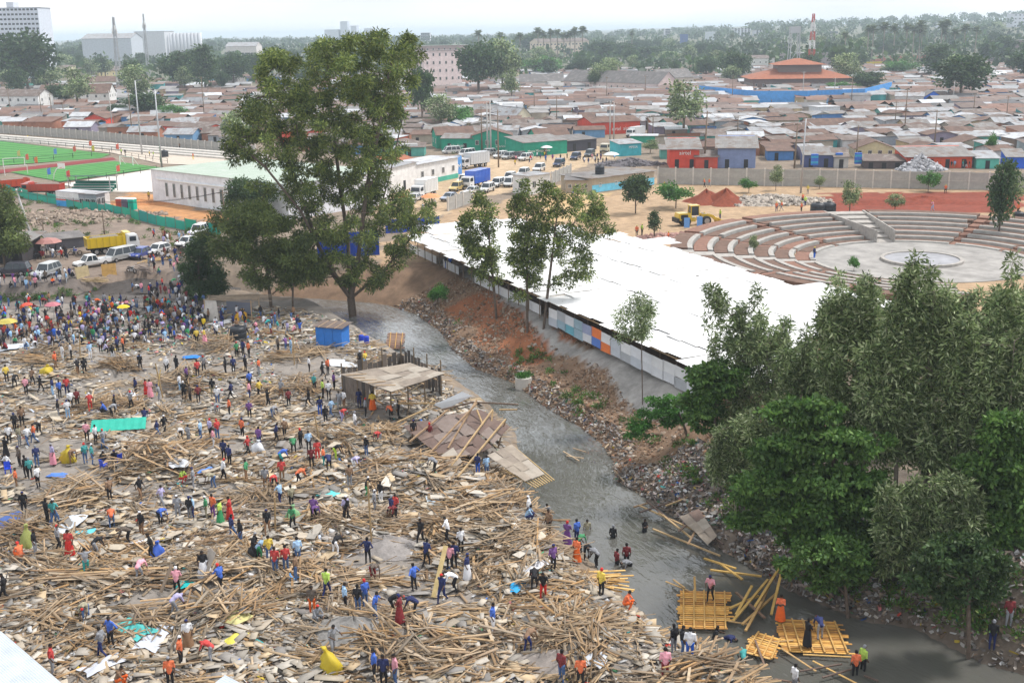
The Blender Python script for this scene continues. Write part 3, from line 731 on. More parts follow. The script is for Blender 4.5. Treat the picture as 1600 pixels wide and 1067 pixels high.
tk = [
 ('gum_tree','back row gum on the plateau, its tip beside the plaza stage',(1480,735),[(1482,520,52,96,60)],'gum',1.0,200,.36,.2,1.0),
 ('gum_tree','back row gum at the right picture edge before the plaza',(1588,730),[(1572,510,48,96,56)],'gum',1.0,200,.36,.2,1.0),
 ('gum_tree','back row gum beside the far corner of the white roof',(1300,700),[(1335,500,44,70,44)],'gum',1.0,190,.36,.2,1.0),
 ('gum_tree','back row gum between the plaza and the tallest plumed gum',(1415,720),[(1412,520,44,90,50)],'gum',1.0,200,.36,.2,1.0),
 ('gum_tree','leafy gum filling the gap at the right edge above the bright leafy tree',(1560,870),[(1565,620,50,150,60)],'gum',1.0,190,.36,.2,1.0),
 ('gum_tree','gum with a dense middle crown left of the tallest plumed one',(1395,850),[(1390,600,50,110,50)],'gum',1.0,190,.36,.2,1.0),
 ('gum_tree','tall thin gum rising from the thicket edge over the white roof corner',(1142,725),[(1148,505,46,75,34),(1195,545,45,65,26)],'gum',.9,150,.34,.2,.9),
 ('gum_tree','thin gum with sparse plumes beside the white roof corner',(1195,735),[(1205,560,52,80,40),(1180,640,60,60,30)],'gum',.9,160,.34,.2,.9),
 ('flat_crowned_tree','flat topped bright tree at the end of the patched iron fence',(1118,735),[(1122,592,48,26,24),(1095,640,40,30,18)],'broad',1.0,230,.34,.28,.7),
 ('crooked_bush_tree','small crooked bush tree on the rubbish strewn bank',(1074,692),[(1042,638,42,26,22),(1000,675,20,16,8)],'bright',.75,200,.26,.26,.7),
 ('gum_tree','gum tree with feathery top in front of the plaza circle',(1345,830),[(1330,520,48,100,46),(1345,640,60,90,36)],'gum',1.0,190,.36,.2,1.0),
 ('gum_tree','tallest plumed gum, its top against the round plaza',(1440,850),[(1440,500,52,108,56),(1430,630,66,100,46)],'gum',1.0,190,.36,.2,1.0),
 ('gum_tree','bushy gum right of the tallest plumed one',(1515,860),[(1530,560,60,120,58),(1500,690,66,100,44)],'gum',1.0,190,.36,.2,1.0),
 ('gum_tree','gum tree cut by the right picture edge',(1600,850),[(1590,530,55,130,54),(1620,680,55,110,40)],'gum',1.0,190,.36,.2,1.0),
 ('gum_tree','shaded gum standing behind the broad leafed dome',(1250,800),[(1262,560,42,56,26),(1225,660,54,80,36)],'gum',1.0,190,.34,.2,1.0),
 ('broad_leafed_tree','wide bright green dome of leaves overhanging the river bank',(1310,872),[(1262,642,58,20,16),(1300,690,88,24,26),(1225,705,60,22,18),(1265,752,108,26,36),(1330,778,80,22,22),(1245,808,92,24,28),(1325,838,90,22,26),(1200,770,40,20,10)],'broad',1.05,330,.34,.3,.55),
 ('broad_leafed_tree','small round bright crown above the wide green dome',(1285,790),[(1275,618,32,28,16)],'broad',.9,300,.32,.3,.7),
 ('broad_leafed_tree','bright green leafy tree at the right picture edge',(1585,890),[(1580,672,44,24,14),(1566,725,62,26,20),(1590,780,56,26,18),(1555,815,56,24,18),(1585,860,56,24,16)],'broad',1.05,320,.34,.3,.55),
 ('gum_tree','dark undergrown gum between the two bright leafy trees',(1462,905),[(1450,800,80,90,66)],'gum',1.0,230,.34,.2,.9),
 ('bank_bush','low tangled bush hanging over the litter on the far bank',(1330,905),[(1290,880,70,40,34)],'broad',.8,220,.3,.28,.7),
 ('bank_bush','dark low bush above the litter near the picture corner',(1520,965),[(1500,890,75,55,44)],'dark',.85,220,.3,.28,.7),
 ('bank_bush','low leafy bush at the foot of the thicket',(1150,780),[(1165,700,55,60,40)],'gum',.9,220,.32,.22,.9)]
for k, (nm, lb, bpx, els, pal, rd, per, sz, asp, th) in enumerate(tk):
    p0 = W(bpx[0], bpx[1], 0.3); p0[2] = float(ground_z(p0[:1], p0[1:2])[0])
    g_ = pal == 'gum'
    if g_:      # plumes: several upright spires instead of one round crown
        rp_ = random.Random(k); e2 = []
        for a, b, c, d, m in els:
            for q in range(4): h2 = d * rp_.uniform(.62, 1.0); e2.append((a + c * (-.72 + .48 * q) + rp_.uniform(-5, 5), b + d - h2, c * .34, h2, max(6, m // 3)))
        els = e2
    hero_tree(nm, lb, bpx, (0, 0), [ell(a, b, c, d, .28 if g_ else .15, 20 + k) for a, b, c, d, m in els], [int(m * (2.2 if g_ else 2.3)) for *_, m in els], int(per * (.42 if g_ else .42)), sz * (1.15 if g_ else 1), .13 if g_ else asp, pal, rd * (.44 if g_ else .56), th, THK, 30 + k, .25 if g_ else .55, M_BARKP if g_ else M_BARK, .02, .9, 1.25 if g_ else .42, base=p0)

# ---- instanced kinds, unit height
def proto(kind, seed, pal, n, per, size, asp, rx, zc, rz, rad, tip=.004):
    r = np.random.default_rng(seed); u = r.normal(0, 1, (n, 3)); u /= np.linalg.norm(u, axis=1)[:, None]
    c = u * (r.random((n, 1)) ** .4) * np.array([rx, rx, rz]) + np.array([0, 0, zc])
    tm, _ = limbs_mesh('trunk', [(0, 0, -.02), (0, 0, .15), (.01, 0, zc - rz * .4), (0, .01, zc), (0, 0, zc + rz * .5)], c, tip, M_BARK, seed, 1.2, 5)
    cm = leaves_mesh('crown', c, rad * r.uniform(.7, 1.3, n), per, size, asp, GREENS[pal], .3, .75, seed)
    return tm, cm
PROTO = {'broad': [proto('broad', s, 'dark', 46, 70, .065, .3, .36, .62, .3, .15) for s in (1, 2, 3)],
         'open': [proto('open', s, 'gum', 34, 60, .06, .25, .3, .62, .34, .13) for s in (4, 5)],
         'bright': [proto('bright', s, 'bright', 30, 80, .075, .3, .42, .62, .3, .17) for s in (6, 7)],
         'tall': [proto('tall', s, 'dark', 36, 60, .055, .3, .2, .6, .38, .12) for s in (8, 9)]}
def put_tree(px, yb, yt, hw, kind, label, group=None, name=None, P=None, hgt=None):
    P = G(px, yb) if P is None else P
    h = (top_z(P, px, yt) - P[2]) if hgt is None else hgt
    tm, cm = random.choice(PROTO[kind]); root = thing(name or 'tree', label, 'tree', P, random.uniform(0, 6.28), group)
    wsc = hw * np.linalg.norm(P - CAM) / FPX / {'broad': .5, 'open': .42, 'bright': .56, 'tall': .32}[kind]
    for nm, me in (('trunk', tm), ('crown', cm)):
        o = link(nm, me, root); o.scale = (wsc, wsc, h)
    return root
MID = [
 (45,150,44,52,'broad','great dark round tree at the left edge below the tower block'),
 (122,172,104,30,'open','tree with a thin crown before the white gabled house'),
 (95,165,128,26,'broad','low tree between the two white houses on the left'),
 (215,168,100,28,'open','open crowned tree right of the brown roofed houses'),
 (228,186,140,36,'broad','wide low green tree above the orange shops'),
 (268,190,162,26,'bright','bright bush above the red shop wall'),
 (185,185,162,18,'broad','dark bush behind the perimeter wall on the left'),
 (283,145,74,36,'broad','tall dark tree left of the twin crowns'),
 (322,148,68,26,'tall','tall narrow dark tree with a leaning tip'),
 (366,140,82,30,'broad','dark round tree beside the grey block house'),
 (398,128,80,26,'broad','dark tree just left of the huge feathery tree'),
 (370,238,172,26,'open','thin crowned tree by the perimeter wall corner'),
 (150,98,62,28,'broad','hazy round tree before the pale silo'),
 (108,98,72,26,'broad','hazy low tree near the left tower block'),
 (690,205,146,28,'open','dark leafy tree below the pink apartment block'),
 (715,202,164,32,'bright','bright green round tree above the green shops'),
 (748,152,62,42,'broad','large dark tree right of the pink apartment block'),
 (785,150,58,34,'open','tall open crowned tree beside the large dark one'),
 (660,196,100,26,'broad','dark tree left of the pink apartment block'),
 (800,160,106,20,'open','small tree behind the long grey roofs'),
 (850,120,88,36,'bright','wide bright tree below the school building'),
 (830,88,50,30,'broad','hazy dark tree left of the school building'),
 (915,105,80,20,'broad','dark round tree right of the school building'),
 (940,102,62,26,'broad','tall dark tree beyond the school building'),
 (970,98,66,28,'broad','broad hazy tree beyond the long grey roofs'),
 (1018,100,70,34,'broad','round hazy tree left of the dark billboard'),
 (1045,102,80,24,'open','small hazy tree before the dark billboard'),
 (1120,112,78,22,'open','thin tree left of the billboards'),
 (1068,214,124,40,'open','dark spreading tree among the shacks before the blue wall'),
 (1500,160,82,50,'broad','large dark green tree standing alone among the shacks on the right'),
 (1355,145,108,30,'broad','round dark tree at the end of the blue wall'),
 (1318,146,126,26,'bright','bright flat tree before the blue wall'),
 (1410,120,92,26,'bright','pale green tree beyond the shacks'),
 (1388,118,96,18,'open','small pale tree left of the lone dark tree'),
 (1548,97,70,16,'broad','small dark tree by the brown block house on the right'),
 (1016,240,218,16,'open','bush beside the turquoise kiosk'),
 (993,334,270,28,'broad','leafy round tree on the building site left of the digger'),
 (1056,326,282,32,'bright','low spreading tree right behind the digger'),
 (1022,372,328,14,'tall','small dense blue green tree behind the white roof edge'),
 (1327,337,281,19,'open','young tree by the black water tanks'),
 (1398,332,302,16,'open','young tree at the end of the plaza ramp'),
 (1450,300,266,18,'bright','flat layered young tree before the concrete wall'),
 (1560,372,246,26,'tall','tall leafy tree on the right rim of the terraces'),
 (1582,330,262,18,'open','thin tree beside the right end of the wall'),
 (1170,302,277,16,'bright','low bush before the concrete wall'),
 (1212,298,257,13,'open','slim young tree before the concrete wall'),
 (1177,398,367,9,'open','tiny tree in the left planting terraces'),
 (1334,425,400,10,'bright','small bright plant on the near terrace'),
 (1280,296,275,10,'open','small shrub left of the grey lamp post'),
 (685,480,440,18,'bright','green bush on the red earth bank'),
 (925,320,296,14,'open','scrubby tree above the white roof'),
 (1545,250,205,10,'bright','spiky green plant among shacks on the right')]
for (px, yb, yt, hw, kd, lb) in MID: put_tree(px, yb, yt, hw, kd, lb)

# the wooded skyline, single trees at their distances
rs = random.Random(5)
HSEC = [(-99, 'left of the silo'), (210, 'between the silo and the huge tree'), (420, 'behind the huge tree top'), (650, 'above the pink apartments'), (800, 'round the school building'), (930, 'left of the dark billboard'), (1080, 'between the billboards and the mast'), (1270, 'behind the single tall palm'), (1400, 'under the ridge palms'), (1500, 'at the right end of the ridge')]
for k in range(290):
    px = rs.uniform(-30, 1630); hz = HORIZON + 12 - px * .0148 + 0
    d = rs.uniform(620, 1700) if px > 780 or k % 3 else rs.uniform(900, 1900)
    X = (px - 800) / FPX * d * 1.02; gz = float(ground_z(np.array([X]), np.array([d]))[0])
    P = np.array([X, d, gz]); h = rs.uniform(9, 19) * (1.25 if px > 1250 else 1)
    kd = rs.choice(['broad', 'broad', 'open', 'tall']); sc_ = [s for lo, s in HSEC if px >= lo][-1]
    put_tree(px, 0, 0, rs.uniform(.38, .6) * h * FPX / d, kd, {'broad': 'round crowned', 'open': 'open crowned', 'tall': 'narrow'}[kd] + (' tall' if h > 15 else ' low' if h < 11 else '') + ' hazy tree on the horizon ' + sc_, 'trees on the horizon ' + sc_, 'distant_tree', P, h)

# the far woods, a mass no one could count
wr = np.random.default_rng(9); nW = 1500
wd = wr.uniform(750, 3200, nW); wxx = wr.uniform(-.47, .47, nW) * wd; wz = ground_z(wxx, wd) + wr.uniform(2, 11, nW) + np.where(wxx > .2 * wd, 6, 0)
tag(link('distant_woods', leaves_mesh('distant_woods', np.stack([wxx, wd, wz], 1), wr.uniform(6, 11, nW), 42, 4.2, .4, GREENS['dark'], .2, .6, 9)), 'far off woods merging into one hazy belt', 'woods', kind='stuff')
# scrub and weeds on the wasteland and the banks
sc_ = []
for poly, n in (([(0,300),(180,340),(380,372),(300,400),(240,372),(0,385)], 150), ([(640,470),(760,520),(860,560),(960,640),(900,655),(800,590),(700,500)], 34), ([(150,455),(0,465),(0,475),(150,470)], 30), ([(960,640),(1080,690),(1200,800),(1150,830),(1000,720)], 40), ([(700,225),(880,215),(880,250),(690,250)], 14), ([(1190,845),(1400,860),(1600,880),(1600,1000),(1480,980),(1300,925)], 110)):
    P_ = np.array(poly, float); k_ = 0
    while k_ < n:
        q = P_.min(0) + wr.random(2) * (P_.max(0) - P_.min(0))
        if in_poly(q[:1], q[1:], poly)[0]: sc_.append(G(*q) + np.array([0, 0, .2])); k_ += 1
tag(link('scrub', leaves_mesh('scrub', np.array(sc_), wr.uniform(.25, .8, len(sc_)), 60, .3, .2, np.vstack([GREENS['olive'], GREENS['bright'] * .8]), -.6, .6, 10)), 'low weeds and scrub on the waste ground and the banks', 'scrub', kind='stuff')
# palms
def palm_meshes(seed):
    r = random.Random(seed); tr = MB(); z = [0, .3, .6, .86]
    tr.tube([(0.01 * math.sin(3 * q + seed), 0, q) for q in z], [.022, .017, .015, .017], 7)
    fr = MB()
    for k in range(34):
        a = k * 2.4 + r.uniform(-.2, .2); el = r.uniform(-.9, 1.25); L = r.uniform(.13, .2)
        d = Vector((math.cos(a) * math.cos(el), math.sin(a) * math.cos(el), math.sin(el))); s = Vector((-math.sin(a), math.cos(a), 0))
        p0 = Vector((0, 0, .86)); p1 = p0 + d * L * .55; p2 = p0 + d * L + Vector((0, 0, -.05))
        for j in range(6):
            t0 = j / 6; c0 = p0.lerp(p1, t0 * 2) if t0 < .5 else p1.lerp(p2, t0 * 2 - 1)
            for sg in (-1, 1):
                e = c0 + (s * sg * .05 + d * .045) * (1.1 - t0 * .6)
                fr.face([c0, c0 + d * .025, e], 0)
        fr.face([p0, p1, p2], 0)
    me = fr.mesh('fronds', M_LEAF); at = me.attributes.new('tone', 'FLOAT_COLOR', 'FACE')
    at.data.foreach_set('color', [c for _ in fr.f for c in (*(float(x) for x in GREENS['gum'][r.randrange(5)] * .8), 1)])
    return tr.mesh('trunk', M_BARKP), me
PALM = [palm_meshes(s) for s in (1, 2, 3)]
def palm(px, yt, d, label, group=None, h=None, yb=None):
    if yb is not None: P = G(px, yb); h = top_z(P, px, yt) - P[2]
    else:
        X = (px - 800) / FPX * d * 1.02; P = np.array([X, d, float(ground_z(np.array([X]), np.array([d]))[0])]); h = top_z(P, px, yt) - P[2]
    t = thing('palm_tree', label, 'palm tree', P, random.uniform(0, 6), group)
    for nm, me in zip(('trunk', 'fronds'), PALM[int(px) % 3]):
        o = link(nm, me, t); o.scale = (h * 1.0, h * 1.0, h)
palm(1318, 49, 0, 'single tall palm with a thick grey trunk beside the orange roof', yb=106)
palm(987, 48, 0, 'lone palm above the long grey roofs', yb=88)
palm(1143, 52, 0, 'palm beside the pale billboard', yb=86)
for px, yt in [(818,50),(845,42),(853,48),(864,45),(874,45),(884,50),(893,47),(900,42),(911,40),(757,46),(790,50)]: palm(px, yt, 1150, 'slender palm in the row left of and above the school roof', 'palms in a row above the school')
ORD = iter('first second third fourth fifth sixth seventh eighth ninth tenth eleventh twelfth thirteenth fourteenth'.split())
for px, yt in [(1335,40),(1342,38),(1358,34),(1374,37),(1392,36),(1402,40),(1412,31),(1415,42),(1444,31),(1450,31),(1449,44),(1478,37),(1495,41),(1463,44)]: palm(px, yt, 1000, next(ORD) + ' palm from the left on the wooded ridge at the right', 'palms on the wooded ridge')
# ------------------------------------------------------------------ the settlement
def roof_mat(name, c1, c2, c3):
    """iron sheets laid side by side: each sheet its own rust and age, streaks down the slope"""
    m = bpy.data.materials.new(name); m.use_nodes = True; t = m.node_tree; b = t.nodes['Principled BSDF']; L = t.links.new
    b.inputs['Roughness'].default_value = .75; b.inputs['Specular IOR Level'].default_value = .25
    co = t.nodes.new('ShaderNodeTexCoord'); oi = t.nodes.new('ShaderNodeObjectInfo')
    ad = t.nodes.new('ShaderNodeVectorMath'); ad.operation = 'ADD'
    sc_ = t.nodes.new('ShaderNodeVectorMath'); sc_.operation = 'SCALE'; sc_.inputs['Scale'].default_value = 37.0
    cmb = t.nodes.new('ShaderNodeCombineXYZ'); L(oi.outputs['Random'], cmb.inputs[0]); L(oi.outputs['Random'], cmb.inputs[1])
    L(cmb.outputs[0], sc_.inputs[0]); L(co.outputs['Object'], ad.inputs[0]); L(sc_.outputs[0], ad.inputs[1])
    br = t.nodes.new('ShaderNodeTexBrick'); br.inputs['Scale'].default_value = 1.0; br.inputs['Brick Width'].default_value = 1.0; br.inputs['Row Height'].default_value = 2.6
    br.inputs['Mortar Size'].default_value = 0.015; br.inputs['Color1'].default_value = (*c1, 1); br.inputs['Color2'].default_value = (*c2, 1); br.inputs['Mortar'].default_value = (*[q * .5 for q in c1], 1)
    L(ad.outputs[0], br.inputs['Vector'])
    nz = t.nodes.new('ShaderNodeTexNoise'); nz.inputs['Scale'].default_value = .55; nz.inputs['Detail'].default_value = 5; L(ad.outputs[0], nz.inputs['Vector'])
    mr = t.nodes.new('ShaderNodeMapRange'); mr.inputs[1].default_value = .5; mr.inputs[2].default_value = .66; L(nz.outputs['Fac'], mr.inputs[0])
    mx = t.nodes.new('ShaderNodeMixRGB'); mx.inputs[2].default_value = (*c3, 1); L(mr.outputs[0], mx.inputs[0]); L(br.outputs['Color'], mx.inputs[1])
    L(mx.outputs[0], b.inputs['Base Color']); MATS[name] = m; return m
ROOFS = [roof_mat('rust_roof', (0.135,0.082,0.064), (0.172,0.111,0.0861), (0.0984,0.064,0.0508)), roof_mat('brown_roof', (0.164,0.127,0.111), (0.123,0.0943,0.082), (0.221,0.193,0.176)),
         roof_mat('grey_roof', (0.238,0.23,0.221), (0.18,0.168,0.164), (0.164,0.123,0.102)), roof_mat('pale_roof', (0.344,0.353,0.369), (0.271,0.279,0.295), (0.197,0.156,0.139)),
         roof_mat('white_iron_roof', (0.508,0.525,0.549), (0.41,0.426,0.459), (0.328,0.303,0.295)), roof_mat('asbestos_roof', (0.164,0.152,0.148), (0.131,0.123,0.121), (0.213,0.197,0.189)),
         roof_mat('tile_roof', (0.344,0.123,0.0615), (0.295,0.102,0.0533), (0.246,0.0902,0.0492)), roof_mat('pale_green_roof', (0.344,0.41,0.344), (0.377,0.443,0.377), (0.41,0.451,0.41))]
RUST, BROWN, GREY, PALE, IRON, ASB, TILE, PGREEN = range(8)
RNAME = ['rust brown', 'faded brown', 'weathered grey', 'pale', 'bright new', 'dark grey', 'orange tiled', 'pale green']
M_WALLT = mat('tinted_wall', prop='tint', rough=.8, var=.2, scale=.7)
M_FRAME = mat('window_frame', (.55, .54, .52), .6, var=.05)

def roof_mb(w, d, h, kind, rise, over=.35, th=.08):
    mb = MB(); x0, x1, y0, y1 = -over, w + over, -over, d + over
    def slab(q):
        mb.face(q); mb.face([(p[0], p[1], p[2] - th) for p in reversed(q)])
        for i in range(len(q)):
            a, b = q[i], q[(i + 1) % len(q)]
            mb.face([a, (a[0], a[1], a[2] - th), (b[0], b[1], b[2] - th), b])
    if kind == 'mono': slab([(x0, y0, h + .1), (x1, y0, h + .1), (x1, y1, h + rise + .1), (x0, y1, h + rise + .1)])
    elif kind == 'monor': slab([(x0, y0, h + rise + .1), (x1, y0, h + rise + .1), (x1, y1, h + .1), (x0, y1, h + .1)])
    elif kind == 'flat': slab([(x0, y0, h + .12), (x1, y0, h + .12), (x1, y1, h + .14), (x0, y1, h + .14)])
    elif kind == 'gable':     # ridge along the front
        ym = d / 2; e = h - rise * over / ym if ym else h
        slab([(x0, y0, e), (x1, y0, e), (x1, ym, h + rise), (x0, ym, h + rise)]); slab([(x0, ym, h + rise + .01), (x1, ym, h + rise + .01), (x1, y1, e), (x0, y1, e)])
    elif kind == 'gablex':    # gable end to the front
        xm = w / 2; e = h - rise * over / xm
        slab([(x0, y0, e), (xm, y0, h + rise), (xm, y1, h + rise), (x0, y1, e)]); slab([(xm, y0, h + rise + .01), (x1, y0, e), (x1, y1, e), (xm, y1, h + rise + .01)])
    elif kind == 'hip':
        m_ = min(w, d) / 2; a, b = (m_, d / 2, h + rise), (w - m_, d / 2, h + rise)
        if w < d: a, b = (w / 2, m_, h + rise), (w / 2, d - m_, h + rise)
        c = [(x0, y0, h), (x1, y0, h), (x1, y1, h), (x0, y1, h)]
        if w >= d: mb.face([c[0], c[1], b, a]); mb.face([c[1], c[2], b]); mb.face([c[2], c[3], a, b]); mb.face([c[3], c[0], a])
        else: mb.face([c[0], c[1], a]); mb.face([c[1], c[2], b, a]); mb.face([c[2], c[3], b]); mb.face([c[3], c[0], a, b])
        mb.face(c[::-1])
    return mb
def wall_mb(w, d, h, kind, rise):
    mb = MB(); z0 = -.6
    f, bk = h, h
    if kind == 'mono': bk = h + rise
    if kind == 'monor': f = h + rise
    c = [(0, 0), (w, 0), (w, d), (0, d)]; tz = [f, f, bk, bk]
    for i in range(4):
        j = (i + 1) % 4
        mb.face([(*c[i], z0), (*c[j], z0), (*c[j], tz[j]), (*c[i], tz[i])])
    if kind == 'gable':
        mb.face([(w, 0, h), (w, d, h), (w, d / 2, h + rise - .02)]); mb.face([(0, d, h), (0, 0, h), (0, d / 2, h + rise - .02)])
    if kind == 'gablex':
        mb.face([(0, 0, h), (w, 0, h), (w / 2, 0, h + rise - .02)]); mb.face([(w, d, h), (0, d, h), (w / 2, d, h + rise - .02)])
    mb.face([(*c[i], z) for i, z in zip(range(4), tz)])
    return mb

WINM = {}
def window_mesh(w, h):
    k = (round(w, 1), round(h, 1))
    if k not in WINM:
        mb = MB(); mb.box((0, -.02, 0), (w, .06, h), m=0)
        for s in (-1, 1):
            mb.box((s * w / 2, -.04, 0), (.09, .1, h + .1), m=1); mb.box((0, -.04, s * h / 2), (w - .1, .09, .09), m=1)
        mb.box((0, -.06, 0), (.06, .05, h - .1), m=1)
        WINM[k] = mb.mesh('window', [M_GLASS, M_FRAME])
    return WINM[k]
def lettering(root, text, x, z, size, y=-.06, colr=M_WHITE):
    c = bpy.data.curves.new('lettering', 'FONT'); c.body = text; c.size = size; c.extrude = .01; c.align_x = 'CENTER'; c.materials.append(colr)
    tmp = bpy.data.objects.new('tmp_text', c); COL.objects.link(tmp); bpy.context.view_layer.update()
    me = bpy.data.meshes.new_from_object(tmp.evaluated_get(bpy.context.evaluated_depsgraph_get())); bpy.data.objects.remove(tmp); bpy.data.curves.remove(c)
    if not me.materials: me.materials.append(colr)
    o = link('lettering', me, root, (x, y, z), (R(90), 0, 0)); return o

def building(name, label, a, b, ytop, depth, roof=('gable', 1.5), wallc=(.6, .58, .54), rm=BROWN, win=None, doors=0, cat='building', group=None, z=None, over=.35, sign=None, ws=(.9, 1.2), height=None, band=None):
    """a, b: the front wall's foot in photograph pixels; ytop: the wall head above a"""
    A = G(*a) if z is None else W(*a, z); B = G(*b) if z is None else W(*b, z)
    B[2] = A[2]
    u = B - A; w = float(np.linalg.norm(u[:2])); rz = math.atan2(u[1], u[0])
    h = (top_z(A, a[0], ytop) - A[2]) if height is None else height
    root = thing(name, label, cat, A, rz, group)
    wl = wall_mb(w, depth, h, *roof).build('wall', M_WALLT, root); wl['tint'] = list(wallc)
    roof_mb(w, depth, h, roof[0], roof[1], over).build('roof', ROOFS[rm], root)
    if band:
        o = MB().box((w / 2, -.03, h * band[1]), (w, .05, h * band[2])).build('painted_band', M_WALLT, root); o['tint'] = list(band[0])
    if win:
        nc, nr = win
        for r_ in range(nr):
            for c_ in range(nc):
                o = link('window', window_mesh(*ws), root); o.location = ((c_ + .5) * w / nc, 0, (r_ + .5) * h / nr + (.1 if nr == 1 else 0))
        nd = max(1, int(depth / (w / nc)))
        for r_ in range(nr):
            for c_ in range(nd):
                for xx, rr in ((0, -R(90)), (w, R(90))):
                    o = link('window', window_mesh(*ws), root); o.location = (xx, (c_ + .5) * depth / nd, (r_ + .5) * h / nr); o.rotation_euler = (0, 0, rr)
    for k in range(doors):
        mb = MB().box(((k + .5) * w / doors, -.03, min(2, h * .8) / 2), (.95, .07, min(2, h * .8))); mb.build('door', M_DARK, root)
    if sign: lettering(root, sign[0], w * sign[1], h * sign[2], sign[3], colr=sign[4] if len(sign) > 4 else M_WHITE)
    return root, w, h

WHT, CRM, PNK, GRN, RED, BLU, LBL, GBL, TRQ, GRY, BRN = (.72,.71,.7), (.6,.55,.42), (.62,.5,.48), (.02,.3,.2), (.62,.07,.04), (.05,.18,.55), (.1,.42,.75), (.2,.25,.42), (.06,.42,.5), (.4,.39,.38), (.25,.17,.12)
SPEC = []    # footprints kept free of ordinary shacks: (x0, x1, y0, y1) in photograph pixels at ground level
def bld(name, label, a, b, ytop, depth, **k):
    SPEC.append((min(a[0], b[0]) - 3, max(a[0], b[0]) + 3, max(a[1], b[1]) + 2, depth, G(*a)[1]))
    return building(name, label, a, b, ytop, depth, **k)

# shops with painted fronts along the perimeter wall, left
bld('painted_shop', 'orange fronted shop, first of the row behind the left wall', (97,201),(134,201), 190, 7, roof=('mono', .8), wallc=(.5,.13,.05), rm=PALE)
bld('painted_shop', 'red shop front with white lettering left of the light blue one', (133,203),(166,203), 185, 7, roof=('gablex', 1.4), wallc=RED, rm=RUST, sign=('airtel', .45, .45, 1.3))
bld('painted_shop', 'light blue shop front with white lettering between red ones', (180,206),(212,207), 194, 6, roof=('mono', .5), wallc=LBL, rm=BROWN, sign=('milk', .6, .45, 1.3))
bld('painted_shop', 'long red shop front covered in white lettering behind the left wall', (218,208),(272,212), 195, 8, roof=('mono', .6), wallc=RED, rm=RUST, sign=('Tuta   airtel   airtel', .5, .45, 1.3))
bld('painted_shop', 'red shop front at the end of the red row, next to the green one', (273,212),(322,215), 198, 8, roof=('gable', 1), wallc=RED, rm=BROWN, sign=('airtel    airtel', .5, .45, 1.4))
bld('painted_shop', 'dark green shop front ending the red row', (323,213),(362,216), 199, 8, roof=('mono', .6), wallc=GRN, rm=PALE, sign=('safaricom', .5, .5, 1.1))
bld('painted_shop', 'red shop seen through the huge tree, lower one', (440,226),(480,227), 205, 8, roof=('mono', .6), wallc=RED, rm=BROWN)
bld('painted_shop', 'red shop seen through the huge tree, next to the trunk', (505,226),(548,227), 207, 8, roof=('gable', 1), wallc=RED, rm=RUST)
bld('painted_shop', 'orange red stall with awning right of the huge tree', (596,230),(618,231), 216, 6, roof=('mono', .4), wallc=(.6,.12,.05), rm=IRON)
# the green shops round the car park
bld('green_shop', 'green shop with a wide brown roof at the back of the car park', (683,233),(742,231), 211, 10, roof=('gable', 1.8), wallc=GRN, rm=RUST, win=(3, 1))
bld('green_shop', 'low green shop with white lettering and washing hung before it', (690,236),(739,236), 217, 6, roof=('mono', .9), wallc=GRN, rm=GREY, sign=('Baba Dogo', .5, .35, .9), doors=2)
bld('green_shop', 'green shop with barred white windows behind the twin poles', (738,236),(800,235), 212, 9, roof=('gablex', 1.6), wallc=GRN, rm=RUST, win=(4, 1), sign=('safaricom', .75, .2, .9))
bld('green_shop', 'narrow green shop behind the parked white cars', (797,238),(822,240), 223, 6, roof=('mono', .7), wallc=GRN, rm=BROWN, sign=('M-PESA', .5, .4, .8))
bld('green_shop', 'big green corner shop with white slogans beside the umbrella', (818,246),(886,240), 224, 9, roof=('mono', 1.0), wallc=GRN, rm=GREY, doors=1, sign=('Mama Mboga Shop', .35, .3, .9))
bld('green_shop', 'green gabled shop behind the corner shop', (838,226),(890,224), 213, 9, roof=('gable', 1.8), wallc=GRN, rm=RUST)
bld('dark_stall', 'dark open stall right of the green corner shop', (886,238),(932,234), 221, 7, roof=('mono', .8), wallc=(.06,.06,.08), rm=ASB, doors=2)
bld('painted_shop', 'red shop with white lettering behind the parked lorry', (925,212),(1000,208), 192, 10, roof=('gable', 1.4), wallc=RED, rm=RUST, sign=('airtel  airtel', .62, .3, 1.5))
bld('green_shop', 'green stall with a white iron roof beside the parked lorry', (985,224),(1026,224), 213, 6, roof=('flat', 0), wallc=GRN, rm=IRON)
bld('painted_kiosk', 'turquoise kiosk with white lettering near the wheel heaps', (968,245),(1002,243), 226, 5, roof=('mono', .7), wallc=TRQ, rm=PALE, sign=('MPESA', .62, .62, .9))
bld('painted_shop', 'red fronted shop with white lettering just behind the concrete wall', (1046,263),(1092,263), 234, 11, roof=('mono', 1.7), wallc=RED, rm=GREY, doors=2, sign=('airtel', .52, .72, 1.3), over=.8)
bld('painted_shop', 'dull blue long shop with barred doorways behind the concrete wall', (1121,263),(1180,263), 232, 11, roof=('mono', 2.0), wallc=GBL, rm=GREY, doors=2, over=.7)
bld('shop_porch', 'low brown roofed porch between the red and the blue shop', (1086,264),(1121,264), 246, 5, roof=('mono', 1.0), wallc=(.5,.08,.05), rm=BROWN, doors=1)
bld('grey_kiosk', 'grey roofed kiosk with dark front behind the wall, left of the crates', (1255,262),(1302,262), 243, 6, roof=('mono', 1.4), wallc=(.08,.1,.22), rm=GREY, doors=2)
bld('grey_kiosk', 'stepped roofed kiosk right of the blue crates', (1303,263),(1325,263), 246, 6, roof=('mono', 1.5), wallc=GRY, rm=BROWN, doors=1)
bld('open_stall', 'open stall with sagging grey roof and appliances', (1350,264),(1412,264), 252, 6, roof=('mono', .9), wallc=(.1,.08,.08), rm=BROWN, doors=3)
